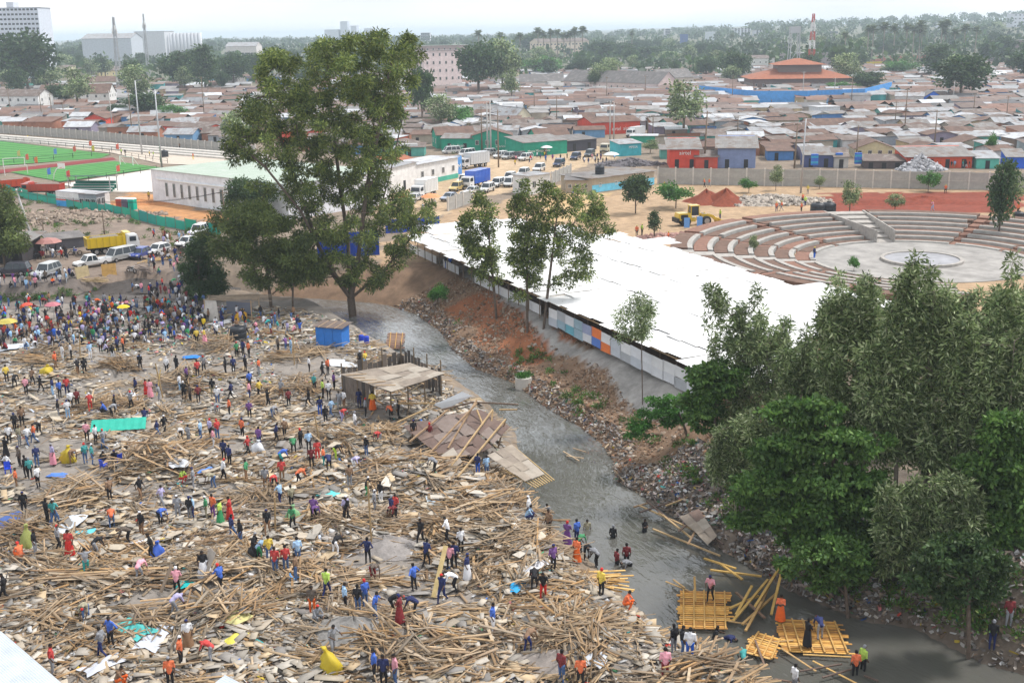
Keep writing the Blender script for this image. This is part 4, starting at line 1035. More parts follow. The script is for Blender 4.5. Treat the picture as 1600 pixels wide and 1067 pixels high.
bld('painted_shop', 'long orange red shop with grey roof behind the scrap heap', (1416,264),(1518,263), 246, 9, roof=('mono', 1.6), wallc=(.62,.1,.05), rm=GREY, doors=4, over=.7)
bld('painted_shop', 'sea green shop with shutter near the right end of the wall', (1525,264),(1560,264), 248, 7, roof=('mono', 1.0), wallc=(.1,.42,.35), rm=PALE, doors=1)
bld('painted_shop', 'bright blue shutter shop at the right picture edge', (1572,264),(1602,264), 246, 7, roof=('mono', 1.2), wallc=(.03,.12,.6), rm=GREY)
bld('shack_house', 'house with a wide rusty gable and two blue windows on the right', (1335,248),(1398,248), 232, 10, roof=('gablex', 1.8), wallc=(.55,.48,.3), rm=RUST, win=(4, 1))
bld('shack_house', 'house with a rusty gable roof and small attic hole on the right', (1490,238),(1560,238), 226, 10, roof=('gablex', 1.8), wallc=(.4,.36,.3), rm=RUST)
bld('long_house', 'long house with one unbroken brown roof and row of small windows', (1262,207),(1368,206), 199, 12, roof=('gable', 2.2), wallc=(.55,.45,.44), rm=RUST, win=(8, 1))
bld('metal_container_house', 'tall silver ribbed metal box house among the shacks', (1278,184),(1312,183), 168, 8, roof=('flat', 0), wallc=(.62,.66,.72), rm=IRON)
bld('blue_house', 'bright blue gabled shed beyond the lone dark tree', (1442,165),(1472,165), 152, 12, roof=('gablex', 2.4), wallc=(.03,.14,.6), rm=GREY)
bld('patched_shed', 'grey shed with a cloth covered front beside the blue gabled shed', (1398,166),(1442,166), 151, 9, roof=('mono', 1), wallc=(.55,.55,.56), rm=PALE)
bld('blue_house', 'sky blue small house right of the blue gabled shed', (1466,177),(1494,177), 165, 7, roof=('flat', 0), wallc=LBL, rm=BROWN)
bld('yellow_house', 'yellow fronted house among the shacks on the far right', (1538,175),(1578,175), 166, 8, roof=('gablex', 1.6), wallc=(.62,.5,.15), rm=BROWN)
bld('solar_house', 'cream gabled house with a shiny blue grey roof in the middle', (806,194),(830,192), 182, 14, roof=('gablex', 3.0), wallc=CRM, rm=PALE, win=(3, 1))
bld('long_house', 'long low dark grey roofed house, left wing behind the shacks', (812,137),(880,136), 128, 14, roof=('gable', 4.0), wallc=CRM, rm=ASB, win=(9, 1))
bld('long_house', 'long dark grey roofed house with a pink gable end, main wing', (880,140),(1028,146), 126, 15, roof=('gable', 5.5), wallc=PNK, rm=ASB, win=(16, 1), band=((.12,.3,.62), .2, .35))
bld('long_house', 'dark grey roofed cross wing beside the pink gable', (1034,136),(1084,134), 122, 16, roof=('gable', 4.5), wallc=(.55,.48,.42), rm=ASB, win=(6, 1))
bld('cream_house', 'cream house with a grey hip roof left of the orange roofed hall', (1134,132),(1186,131), 122, 14, roof=('hip', 3), wallc=CRM, rm=ASB, win=(6, 1))
r_, w_, h_ = bld('market_hall', 'wide hall with a two tiered orange tiled hip roof behind the blue wall', (1176,143),(1330,141), 124, 34, roof=('hip', 5.5), wallc=(.2,.15,.14), rm=TILE, win=(14, 1), over=2.0)
MB().prism([(w_ * .28, 8), (w_ * .72, 8), (w_ * .72, 26), (w_ * .28, 26)], h_ + 2.0, h_ + 6.6).build('upper_wall', mat('hall_brown', (.2,.16,.14)), r_)
o = roof_mb(w_ * .5, 22, 0, 'hip', 3.0, .8).build('upper_roof', ROOFS[TILE], r_); o.location = (w_ * .25, 6, h_ + 6.6)
def px_wall(name, label, pts, hgt, col, cat='wall', th=.25, group=None):
    P = [G(*p) for p in pts]; root = thing(name, label, cat, P[0], 0, group)
    for a, b in zip(P[:-1], P[1:]):
        mb = MB(); a_, b_ = Vector(a - P[0]), Vector(b - P[0]); mb.beam(a_ + Vector((0, 0, hgt / 2 - .3)), b_ + Vector((0, 0, hgt / 2 - .3)), th, hgt + .6)
        o = mb.build('panel', M_WALLT, root); o['tint'] = list(col)
    return root
px_wall('painted_wall', 'long bright blue wall in front of the orange roofed hall', [(1092,152),(1180,162),(1260,162),(1350,158),(1392,146)], 5.2, (.07,.3,.7))
px_wall('brick_wall', 'long reddish wall far behind the shacks on the right', [(1302,98),(1470,94)], 4.5, (.45,.17,.12))
px_wall('painted_wall', 'thin yellow wall below the long reddish one', [(1316,103),(1400,101)], 2.6, (.6,.45,.05))
# houses and blocks further back
bld('white_house', 'two storey white house with a brown roof at the left edge', (-12,176),(62,176), 150, 11, roof=('gable', 2.6), wallc=WHT, rm=BROWN, win=(6, 2))
bld('white_house', 'white house whose gable end faces right, brown roof', (118,167),(172,166), 146, 13, roof=('gable', 4.0), wallc=WHT, rm=RUST, win=(4, 2))
bld('white_house', 'white house partly hidden by the thin crowned tree on the left', (62,158),(118,157), 143, 12, roof=('gable', 3.0), wallc=WHT, rm=RUST, win=(4, 2))
bld('cream_house', 'tall narrow cream house beside the great round tree', (89,132),(108,132), 106, 9, roof=('mono', 1.4), wallc=CRM, rm=BROWN, win=(2, 3))
bld('cream_house', 'cream house with a brown gable below the silos', (112,124),(150,123), 113, 14, roof=('gable', 3), wallc=CRM, rm=BROWN, win=(4, 1))
bld('cream_house', 'low cream house with a rusty roof right of the gabled ones', (134,138),(182,137), 128, 14, roof=('gable', 3), wallc=CRM, rm=RUST, win=(5, 1))
bld('cream_house', 'yellowish house between dark trees on the left', (155,122),(200,120), 111, 12, roof=('gable', 3), wallc=(.62,.52,.3), rm=BROWN, win=(5, 1))
bld('solar_house', 'small cream shed with a blue roof left of the huge tree', (320,170),(332,169), 161, 16, roof=('gablex', 2.2), wallc=CRM, rm=PALE)
bld('grey_block_house', 'bare grey block house left of the huge tree', (346,138),(372,138), 121, 9, roof=('flat', 0), wallc=(.3,.28,.28), rm=GREY, win=(3, 2))
bld('apartment_block', 'pale pink five storey apartment block with brown bands', (664,143),(722,140), 80, 16, roof=('flat', 0), wallc=(.68,.56,.55), rm=GREY, win=(6, 5), ws=(1.1, 1.6))
bld('apartment_block', 'brownish block rising behind the pale pink apartments', (656,120),(735,118), 72, 14, roof=('flat', 0), wallc=(.38,.29,.28), rm=PGREEN, win=(9, 4), ws=(1.1, 1.6))
bld('school_building', 'three storey school with galleries and a pinkish roof', (842,92),(920,89), 66, 18, roof=('gable', 3.5), wallc=(.62,.52,.42), rm=BROWN, win=(14, 3), ws=(2.2, 1.5))
bld('unfinished_building', 'unfinished grey concrete building with empty windows by the red and white mast', (1236,108),(1300,106), 84, 16, roof=('flat', 0), wallc=(.36,.3,.32), rm=PALE, win=(7, 2), ws=(2.0, 2.2))
bld('brown_block_house', 'brown block building at the right edge below the ridge', (1570,98),(1625,96), 64, 18, roof=('flat', 0), wallc=(.22,.16,.17), rm=GREY, win=(5, 3), ws=(1.6, 1.6))
bld('blue_house', 'small blue house beyond the dark spreading tree', (1148,113),(1166,113), 102, 9, roof=('flat', 0), wallc=BLU, rm=GREY)
bld('white_house', 'long pale house at the edge of the wooded belt', (1156,105),(1210,104), 92, 12, roof=('gable', 2.5), wallc=WHT, rm=BROWN, win=(6, 1))
bld('brown_house', 'house with a dark red roof right of the dark spreading tree', (1074,112),(1112,112), 108, 18, roof=('gable', 3.5), wallc=BRN, rm=RUST)
bld('white_kiosk', 'small bright white box house in the middle distance', (953,101),(972,100), 95, 8, roof=('flat', 0), wallc=WHT, rm=IRON)

# far city blocks: placed by distance
def far_block(name, label, x0, x1, ytop, d, depth, col, win=None, roof=('flat', 0), rm=PALE, ws=(2, 1.6), cat='building', z=None):
    gz = float(ground_z(np.array([0.0]), np.array([d]))[0]) if z is None else z
    A = at_depth(x0, 70, d); B = at_depth(x1, 70, d); w = abs(B[0] - A[0]); A[2] = gz
    h = top_z(A, x0, ytop) - gz
    root = thing(name, label, cat, A, 0)
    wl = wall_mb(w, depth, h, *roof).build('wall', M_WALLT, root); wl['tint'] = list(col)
    roof_mb(w, depth, h, roof[0], roof[1], .5).build('roof', ROOFS[rm], root)
    if win:
        wm_ = MB().box((0, 0, 0), (ws[0], .2, ws[1])).mesh('window', M_GLASS)
        for r_ in range(win[1]):
            for c_ in range(win[0]):
                if ((c_ + .5) / win[0]) * (x1 - x0) + x0 > -8: link('window', wm_, root, ((c_ + .5) * w / win[0], -.05, (r_ + .6) * h / win[1]))
    return root, w, h
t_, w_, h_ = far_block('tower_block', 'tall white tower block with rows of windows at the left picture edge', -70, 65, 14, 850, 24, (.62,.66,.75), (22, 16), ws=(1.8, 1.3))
MB().prism([(w_ * .62, 4), (w_ * .7, 4), (w_ * .7, 14), (w_ * .62, 14)], h_, h_ + 4).build('lift_house', mat('lift_house', (.6,.63,.7)), t_)
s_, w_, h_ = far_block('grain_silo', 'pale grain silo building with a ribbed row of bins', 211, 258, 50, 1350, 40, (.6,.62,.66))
for k in range(9):
    MB().tube([(w_ + 4 + k * 4.1, 12, 0), (w_ + 4 + k * 4.1, 12, h_ - 2)], 2.2, 12).build('silo_bin', mat('silo_white', (.62,.64,.68)), s_, smooth=True)
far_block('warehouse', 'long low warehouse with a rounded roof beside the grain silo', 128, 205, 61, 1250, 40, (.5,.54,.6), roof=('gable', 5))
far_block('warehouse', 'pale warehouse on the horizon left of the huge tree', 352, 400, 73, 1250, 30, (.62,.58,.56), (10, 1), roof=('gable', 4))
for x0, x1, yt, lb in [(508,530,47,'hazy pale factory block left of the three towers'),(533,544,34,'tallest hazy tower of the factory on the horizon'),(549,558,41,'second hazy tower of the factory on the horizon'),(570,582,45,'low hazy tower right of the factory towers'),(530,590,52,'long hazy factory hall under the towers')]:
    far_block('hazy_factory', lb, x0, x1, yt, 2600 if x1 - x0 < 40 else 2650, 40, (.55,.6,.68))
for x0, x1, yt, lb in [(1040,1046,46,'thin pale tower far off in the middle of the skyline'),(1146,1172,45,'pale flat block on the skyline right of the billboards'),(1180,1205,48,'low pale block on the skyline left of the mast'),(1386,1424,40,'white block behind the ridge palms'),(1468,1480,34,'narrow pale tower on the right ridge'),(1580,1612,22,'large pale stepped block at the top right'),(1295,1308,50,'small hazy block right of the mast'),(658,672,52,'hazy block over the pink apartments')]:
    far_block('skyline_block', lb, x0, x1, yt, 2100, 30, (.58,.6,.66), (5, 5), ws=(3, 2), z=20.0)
for x0, x1, yt, yb, lb, c in [(1062,1076,54,82,'dark blue billboard on a post beyond the roofs',(.05,.1,.28)),(1101,1120,50,76,'pale billboard beside the palm',(.5,.55,.6)),(1500,1516,46,80,'tall dark billboard on twin posts on the right',(.12,.15,.28))]:
    P = W(x0, yb, 2.0); Q = W(x1, yb, 2.0); h = top_z(P, x0, yt) - 2; w_ = Q[0] - P[0]
    root = thing('billboard', lb, 'billboard', P)
    o = MB().box((w_ / 2, 0, h * .6), (w_, .8, h * .8)).build('panel', M_WALLT, root); o['tint'] = list(c)
    for s in (.2, .8): MB().beam((w_ * s, .5, -1), (w_ * s, .5, h * .3), .8).build('post', M_METAL, root)

# masts and water tower
def mast(label, px, ytop, d, wbase, stripes, gz=3):
    A = at_depth(px, 70, d); A[2] = gz; h = top_z(A, px, ytop) - gz; root = thing('radio_mast', label, 'mast', A)
    n = 7; cols = [mat('mast_red', (.5,.08,.06)), mat('mast_white', (.75,.75,.75))] if stripes else [M_METAL, M_METAL]
    for k in range(n):
        mb = MB(); z0, z1 = h * k / n, h * (k + 1) / n; w0, w1 = wbase * (1 - .75 * k / n), wbase * (1 - .75 * (k + 1) / n)
        c0 = [(sx * w0 / 2, sy * w0 / 2, z0) for sx, sy in ((-1, -1), (1, -1), (1, 1), (-1, 1))]; c1 = [(sx * w1 / 2, sy * w1 / 2, z1) for sx, sy in ((-1, -1), (1, -1), (1, 1), (-1, 1))]
        for q in range(4):
            mb.beam(c0[q], c1[q], .28); mb.beam(c0[q], c1[(q + 1) % 4], .16); mb.beam(c0[(q + 1) % 4], c1[q], .16); mb.beam(c1[q], c1[(q + 1) % 4], .16)
        mb.build('mast_section', cols[k % 2], root)
    for k in range(6):
        a = k * 1.05; MB().box((math.cos(a) * 1.3, math.sin(a) * 1.3, h * (.8 + .03 * (k % 3))), (.5, .5, 2.6)).build('antenna', M_WHITE, root)
mast('thin grey mast with antennas at the left, before the silo', 181, 27, 700, 3.2, False)
mast('thin pale mast right of the first one, before the silo', 228, 22, 900, 2.4, False)
mast('red and white lattice mast with antennas above the unfinished building', 1269, 22, 760, 4.5, True)
A = at_depth(1241, 70, 760); A[2] = 3; h = top_z(A, 1241, 52) - 3; root = thing('water_tower', 'steel water tower left of the red and white mast', 'water tower', A)
MB().box((0, 0, h + 2), (6, 6, 4)).build('tank', M_METAL, root)
for sx in (-1, 1):
    for sy in (-1, 1): MB().beam((sx * 3.4, sy * 3.4, 0), (sx * 2.6, sy * 2.6, h), .5).build('leg', M_METAL, root)
for s in range(3): MB().beam((-3.2, -3.2, h * s / 3), (3, -3, h * (s + 1) / 3), .3).build('brace', M_METAL, root)

# ---- the ordinary shacks
ROADZ = [wpoly(p, 1.4) for p in ([(560,310),(700,240),(960,222),(1010,235),(900,262),(760,330),(600,370)], [(690,238),(1000,218),(1030,262),(690,300)], [(1180,160),(1260,172),(1420,160),(1420,172),(1180,178)], [(-900,420),(-900,205),(0,205),(400,238),(640,252),(640,420)], [(950,270),(1700,264),(1700,420),(950,420)])]
SPW = []
for (x0, x1, yb, dp, yy) in SPEC:
    a, b = W(x0, yb, 1.4), W(x1, yb, 1.4); SPW.append((a[0], b[0], a[1] - 3, a[1] + dp + 3))
rs = random.Random(11)
def near_shack(v):
    """a shack variant of real size: wall, roof, door, window meshes"""
    r = random.Random(v); w, d, h = r.uniform(5, 10), r.uniform(5, 8), r.uniform(2.2, 2.9)
    kd = r.choice(['mono', 'monor', 'gable', 'gable', 'gablex']); rise = r.uniform(.5, 1.0) if kd.startswith('mono') else r.uniform(.8, 1.5)
    wm = wall_mb(w, d, h, kd, rise).mesh('wall', M_WALLT); rms = [roof_mb(w, d, h, kd, rise, .4).mesh('roof', m) for m in ROOFS[:5]]
    dm = MB().box((w * r.uniform(.2, .8), -.03, .95), (.9, .08, 1.9)).mesh('door', M_DARK)
    return wm, rms, dm, w, d, h, kd, rise
VAR = [near_shack(v) for v in range(12)]
cand = []
y = 272.0
while y < 900:
    x = -y * .52 + rs.uniform(0, 6); row = rs.uniform(7.2, 9) * (1 + (y - 272) / 900)
    while x < y * .54:
        step = rs.uniform(6.8, 10.5) * (1 + (y - 272) / 1500); cx, cy = x, y + rs.uniform(-2.5, 2.5)
        x += step
        if rs.random() < .05: continue
        if any(in_poly([cx, cx + 6], [cy, cy], p).any() for p in ROADZ): continue
        if any(a - 9 < cx < b + 2 and c - 7 < cy < d for a, b, c, d in SPW): continue
        if cx < -y * .1 and y > 520 and rs.random() < .6: continue
        cand.append((cx, cy))
    y += row
cand.sort(key=lambda p: math.hypot(*p) - (20 if abs(p[0]) < p[1] * .44 else -400))
SHW = [(.08,.22,.5),(.05,.3,.32),(.4,.36,.3),(.3,.27,.24),(.5,.47,.42),(.22,.17,.14),(.35,.38,.42),(.15,.3,.5),(.45,.36,.22),(.1,.35,.3),(.5,.5,.52),(.35,.16,.1),(.25,.22,.3)]
SHN = ['strong blue', 'sea green', 'beige', 'grey brown', 'cream', 'dark brown', 'blue grey', 'blue', 'tan', 'teal', 'pale grey', 'red brown', 'dull violet']
SEC = [(-1e9, 'the football ground'), (430, 'the huge feathery tree'), (680, 'the green shops'), (830, 'the long dark grey roofs'), (1040, 'the dark spreading tree'), (1180, 'the orange roofed hall'), (1330, 'the scrap heap'), (1470, 'the lone dark tree')]
def project(P):
    d = np.asarray(P) - CAM; zc = d @ _F
    return PW / 2 + FPX * (d @ _RR) / zc, PH / 2 - FPX * (d @ _UU) / zc
for (cx, cy) in cand[:290]:
    wm, rms, dm, w, d, h, kd, rise = rs.choice(VAR); k = rs.choices(range(5), [5, 4, 4, 3, 1.4])[0]; c = rs.randrange(len(SHW))
    gz = float(ground_z(np.array([cx]), np.array([cy]))[0])
    px = project((cx, cy, gz))[0]; sec = [s for lo, s in SEC if px >= lo][-1]
    lb = f'{SHN[c]} shack with {RNAME[k]} iron roof beyond {sec}'
    root = thing('shack', lb, 'shack', (cx, cy, gz - .05), rs.gauss(0, .12) + (.12 if cx > 40 else -.05), 'shacks beyond ' + sec)
    o = link('wall', wm, root); o['tint'] = list(SHW[c]); link('roof', rms[k], root); link('door', dm, root)
# the rest, farther than single roofs can be told apart
Vs, Fs, Cs = [], [], []
RC = .82 * np.array([[.19,.12,.095],[.22,.165,.145],[.29,.28,.275],[.42,.43,.45],[.58,.6,.63],[.16,.155,.16],[.22,.13,.1]])
for (cx, cy) in cand[290:]:
    w, d, h, rise = rs.uniform(6, 11), rs.uniform(6, 9), rs.uniform(2.3, 3.1), rs.uniform(.5, 1.5); gz = float(ground_z(np.array([cx]), np.array([cy]))[0])
    a = rs.gauss(0, .15); ca, sa = math.cos(a), math.sin(a)
    tp = rs.random() < .6; rc = RC[rs.choices(range(7), [5, 4, 4, 3, 1.2, 2, 4])[0]] * rs.uniform(.8, 1.2); wc = np.array(SHW[rs.randrange(len(SHW))])
    q = [(0, 0, -.5), (w, 0, -.5), (w, d, -.5), (0, d, -.5), (0, 0, h), (w, 0, h), (w, d, h if tp else h + rise), (0, d, h if tp else h + rise), (-.4, -.4, h), (w + .4, -.4, h), (w + .4, d / 2 if tp else d + .4, h + rise), (-.4, d / 2 if tp else d + .4, h + rise), (w + .4, d + .4, h - .1), (-.4, d + .4, h - .1)]
    b = len(Vs); Vs += [(cx + ca * p[0] - sa * p[1], cy + sa * p[0] + ca * p[1], gz + p[2]) for p in q]
    for f in ((0, 1, 5, 4), (1, 2, 6, 5), (2, 3, 7, 6), (3, 0, 4, 7)): Fs.append([b + i for i in f]); Cs.append(wc)
    Fs.append([b + i for i in (8, 9, 10, 11)]); Cs.append(rc)
    if tp: Fs.append([b + i for i in (11, 10, 12, 13)]); Cs.append(rc * .95)
tag(link('far_shacks', fast_mesh('far_shacks', Vs, Fs, mat('far_shack_tone', tone=True, rough=.8, var=.3, scale=.35), fcol=np.array(Cs))), 'mass of small iron roofed shacks fading into the distance', 'shacks', kind='stuff')

# poles and lamp posts
def pole(px, yb, yt, label, kind='c', dx=0, arm=False, r=.14):
    P = G(px, yb); Q = np.array([P[0] + dx, P[1], top_z(P, px, yt)]) - P
    root = thing({'c': 'concrete_pole', 'w': 'wooden_pole', 'l': 'lamp_post'}[kind], label, 'pole', P)
    MB().tube([(0, 0, -.5), tuple(Q * .5), tuple(Q)], [r * 1.25, r, r * .7], 8).build('shaft', {'c': M_POLE, 'w': M_POLEW, 'l': M_METAL}[kind], root, True)
    if kind != 'l':
        MB().beam((Q[0] - .9, 0, Q[2] - .5), (Q[0] + .9, 0, Q[2] - .5), .12).build('crossarm', M_POLEW, root)
        for s in (-.8, 0, .8): MB().tube([(Q[0] + s, 0, Q[2] - .45), (Q[0] + s, 0, Q[2] - .2)], .06, 6).build('insulator', M_WHITE, root)
    else:
        MB().beam((Q[0], 0, Q[2]), (Q[0] + 1.2, 0, Q[2] + .1), .08).build('bracket', M_METAL, root)
        MB().box((Q[0] + 1.4, 0, Q[2] + .08), (.7, .3, .14)).build('lamp_head', M_METAL, root)
    return P + Q
POLES = [(57,394,294,'leaning concrete pole beside the cars at the left',"c",-1.9,.2),(222,242,126,'tall floodlight pole behind the second pitch',"l",0,.2),(253,262,140,'tall floodlight pole at the white building corner',"l",0,.2),(176,204,142,'pole behind the left wall above the blue shop',"c",0,.16),(207,214,140,'wooden pole beside the floodlight pole',"w",0,.16),(66,188,143,'wooden pole before the white house',"w",0,.16),(17,182,138,'wooden pole at the left edge before the white house',"w",0,.16),(82,186,146,'wooden pole between the white houses',"w",0,.15),(100,184,154,'short wooden pole near the orange shop',"w",0,.15),(320,192,120,'wooden pole above the red shop row',"w",0,.16),(762,240,160,'left one of the twin pale poles at the car park',"c",0,.22),(767,242,158,'right one of the twin pale poles at the car park',"c",0,.22),(753,236,166,'dark pole left of the twin pale poles',"w",0,.16),(779,262,172,'pole behind the blue lorry',"w",0,.16),(953,220,158,'left one of two poles behind the red shop',"c",0,.18),(959,222,160,'right one of two poles behind the red shop',"c",0,.18),(1012,212,182,'pole beside the white container',"w",0,.16),(1020,214,180,'pole right of the white container',"w",0,.15),(870,200,150,'wooden pole among brown roofs in the middle',"w",0,.16),(835,180,140,'wooden pole by the cream gabled house',"w",0,.16),(948,160,120,'pole in front of the long dark grey roof',"w",0,.16),(1008,156,118,'pole before the pink gable',"w",0,.16),(1100,262,174,'tall wooden pole in front of the red shop by the wall',"w",.4,.2),(1251,302,186,'white lamp post before the concrete wall',"l",.3,.17),(1241,264,192,'wooden pole behind the white lamp post',"w",.3,.17),(1152,222,182,'wooden pole among shacks left of the wall',"w",0,.16),(1144,160,118,'pole beside the dark spreading tree',"w",0,.16),(1330,164,120,'pole beside the blue wall end',"w",0,.16),(1254,158,112,'pole before the orange roof, left',"c",0,.18),(1303,160,122,'pole before the orange roof, right',"c",0,.16),(1488,164,126,'pale pole before the lone dark tree',"c",.3,.2),(1501,162,138,'pole right beside the lone dark tree',"w",0,.16),(1413,210,138,'wooden pole right of the long brown roof',"w",0,.16),(1460,228,172,'wooden pole among the shacks on the right',"w",0,.16),(1338,250,196,'wooden pole before the blue windowed house',"w",0,.16),(1520,188,146,'wooden pole right of the lone dark tree',"w",0,.16),(1572,190,150,'wooden pole at the right edge',"w",0,.16),(1398,200,158,'slim pole near the cloth covered shed',"w",0,.14),(352,352,297,'thin pole before the long white building',"w",0,.12),(164,372,326,'bare thin post on the wasteland above the yellow tipper',"w",0,.1),(70,380,338,'thin post behind the leaning pole',"w",0,.1)]
TOPS = {}
for (px, yb, yt, lb, kd, dx, r_) in POLES: TOPS[(px, yb)] = pole(px, yb, yt, lb, kd, dx, r=r_)
def wire(a, b, label, n=3):
    root = thing('power_line', label, 'wire', a)
    for k in range(n):
        mb = MB(); pts = []
        for i in range(9):
            s = i / 8; p = (b - a) * s; pts.append((p[0], p[1] + (k - 1) * .7, p[2] - 4 * s * (1 - s) * 1.8 - .3))
        mb.tube(pts, .02, 4, cap=False); mb.build('cable', M_DARK, root)
wire(TOPS[(762,240)], TOPS[(953,220)], 'power line sagging from the twin poles to the red shop')
wire(TOPS[(953,220)], TOPS[(1152,222)], 'power line sagging over the shacks in the middle')
wire(TOPS[(1100,262)], TOPS[(1241,264)], 'power line running along behind the concrete wall')
wire(TOPS[(57,394)], TOPS[(352,352)], 'power line from the leaning pole to the white building')
# ------------------------------------------------------------------ across the river: white roofed shelter, walls, amphitheatre, building site
SH = [(640,372),(688,342),(735,331),(800,345),(918,364),(985,372),(1046,380),(1062,395),(1100,402),(1150,421),(1210,439),(1300,452),(1392,484),(1300,520),(1236,560),(1160,606),(1067,563),(1015,533),(960,500),(907,480),(857,466),(800,446),(745,420),(700,400)]
ZS = ZR + 2.9
SHW_ = wpoly(SH, ZS)
root = thing('market_shelter', 'huge flat white sheet roofed shelter beside the footpath', 'shelter', W(860, 480, ZR))
O0 = Vector(W(860, 480, ZR))
P0, P1 = np.array(W(640, 372, ZS)), np.array(W(1067, 563, ZS))
u = (P1 - P0)[:2]; u /= np.linalg.norm(u); v = np.array([-u[1], u[0]])
if v[1] < 0: v = -v
sw, sd = 2.35, 3.4
def sheet_mesh(name, k):
    r = random.Random(k); mb = MB(); n = 12
    for j in range(n):
        x0, x1 = -.5 + j / n, -.5 + (j + 1) / n; z0, z1 = (.02 if j % 2 else -.02), (-.02 if j % 2 else .02)
        a = [(x0 * sw * 1.04, -.53 * sd, z0), (x1 * sw * 1.04, -.53 * sd, z1), (x1 * sw * 1.04, .53 * sd, z1 + .03), (x0 * sw * 1.04, .53 * sd, z0 + .03)]
        mb.face(a); mb.face([(p[0], p[1], p[2] - .01) for p in reversed(a)])
    return mb.mesh(name, M_SHEET)
SHEETS = [sheet_mesh('roof_sheet', k) for k in range(2)]
rs = random.Random(3); ang = math.atan2(u[1], u[0]); edge = []
for i in range(-4, 60):
    for j in range(-16, 26):
        c = P0[:2] + u * (i + .5) * sw + v * (j + .5) * sd + v * (.3 * ((i * 7) % 3 - 1))
        if in_poly(c[:1], c[1:], SHW_)[0] or in_poly((c + v * .5)[:1], (c + v * .5)[1:], SHW_)[0]:
            o = link('roof_sheet', SHEETS[(i + j) % 2], root, (c[0] - O0.x, c[1] - O0.y, ZS - O0.z + j * .03 + .012 * (i % 2) + .025 * (j % 2) + rs.uniform(-.012, .012)), (rs.uniform(-.016, .016), rs.uniform(-.016, .016), ang + rs.uniform(-.008, .008))); o['tint'] = [(.76 if rs.random() < .8 else .6) * rs.uniform(.9, 1.03)] * 3; o.location.z += .3 * float(vnoise(c[0], c[1], 9, 61) - .5)
            edge.append((i, j))
# posts and beams under it, a tarp wall at the far end
for k in range(26):
    s = k / 25
    P = np.array(W(640, 372, ZS)) * (1 - s) + np.array(W(1067, 563, ZS)) * s
    p = P[:2] + v * 1.2
    MB().beam((p[0] - O0.x, p[1] - O0.y, -.3), (p[0] - O0.x, p[1] - O0.y, ZS - O0.z - .05), .11).build('post', M_POLEW, root)
    q = p + v * 8
    MB().beam((q[0] - O0.x, q[1] - O0.y, -.3), (q[0] - O0.x, q[1] - O0.y, ZS - O0.z), .11).build('post', M_POLEW, root)
    MB().beam((p[0] - v[0] * .9 - O0.x, p[1] - v[1] * .9 - O0.y, ZS - O0.z - .14), (q[0] - O0.x, q[1] - O0.y, ZS - O0.z - .06), .09).build('rafter', M_WOOD, root)['tint'] = [.35, .25, .15]
for off in (0.2, 3.0, 6.0):
    a, b = P0[:2] + v * off - O0.xy[:], P1[:2] + v * off - O0.xy[:]
    MB().beam((a[0], a[1], ZS - O0.z - .22), (b[0], b[1], ZS - O0.z - .22), .1).build('purlin', M_WOOD, root)['tint'] = [.35, .25, .15]
for k in range(12):
    s = k / 11; P = np.array(W(1160, 606, ZS)) * (1 - s) + np.array(W(1300, 520, ZS)) * s
    MB().beam((P[0] - O0.x, P[1] - O0.y, -.3), (P[0] - O0.x, P[1] - O0.y, ZS - O0.z - .05), .11).build('post', M_POLEW, root)
    MB().beam((P[0] - O0.x, P[1] - O0.y, ZS - O0.z - .15), (P[0] + 3.2 - O0.x, P[1] - 1.2 - O0.y, ZS - O0.z - .3), .09).build('rafter', M_WOOD, root)['tint'] = [.42, .33, .2]
# patched iron fence closing its river side
fr = thing('patched_iron_fence', 'fence of patched iron sheets in white, grey, blue and orange below the white roof', 'fence', W(855, 508, ZR))
F0 = Vector(W(855, 508, ZR)); A, B = W(858, 506, ZR), W(1092, 622, ZR); n = 15
FC = [(.62,.64,.68),(.7,.71,.73),(.5,.54,.6),(.66,.68,.72),(.4,.42,.45)]
for k in range(n):
    for row in range(2):
        c = np.array(A) * (1 - (k + .5) / n) + np.array(B) * ((k + .5) / n); L = np.linalg.norm(np.array(B) - A) / n
        z = .5 + row * .9 + rs.uniform(-.1, .1)
        o = MB().box((0, 0, 0), (L * rs.uniform(1.0, 1.12), .03, 1.0)).build('iron_sheet', M_PAINT, fr, loc=(c[0] - F0.x, c[1] - F0.y - row * .03, z), rot=(0, rs.uniform(-.03, .03), math.atan2(B[1] - A[1], B[0] - A[0])))
        col = rs.choice(FC)
        if (k, row) in ((5, 1), (6, 0)): col = (.75, .2, .06)
        if (k, row) in ((4, 1), (5, 0), (2, 0)): col = (.1, .2, .55) if k == 5 else (.3, .34, .5) if k == 4 else (.15, .4, .5)
        if (k, row) in ((1, 0), (3, 0), (3, 1)): col = (.3, .42, .5)
        o['tint'] = list(col)
for (px, py, ln, hh, lb) in [(545,392,9,3.6,'blue tarpaulin wall behind the trunk of the huge tree'),(645,352,9,2.2,'deep blue tarpaulin along the far edge of the white roof')]:
    P = W(px, py + 10, ZR); mb = MB(); n_ = 10
    for k in range(n_):
        x0, x1 = -ln / 2 + ln * k / n_, -ln / 2 + ln * (k + 1) / n_; y0, y1 = .25 * math.sin(k * 1.7), .25 * math.sin((k + 1) * 1.7)
        mb.face([(x0, y0, 0), (x1, y1, 0), (x1, y1 * .4, hh), (x0, y0 * .4, hh)]); mb.face([(x0, y0 + .02, 0), (x0, y0 * .4 + .02, hh), (x1, y1 * .4 + .02, hh), (x1, y1 + .02, 0)])
    o = mb.build('tarpaulin', mat('blue_tarp', (.02, .07, .45), .45, var=.15), None, loc=P, rot=(0, 0, .35)); tag(o, lb, 'tarpaulin')
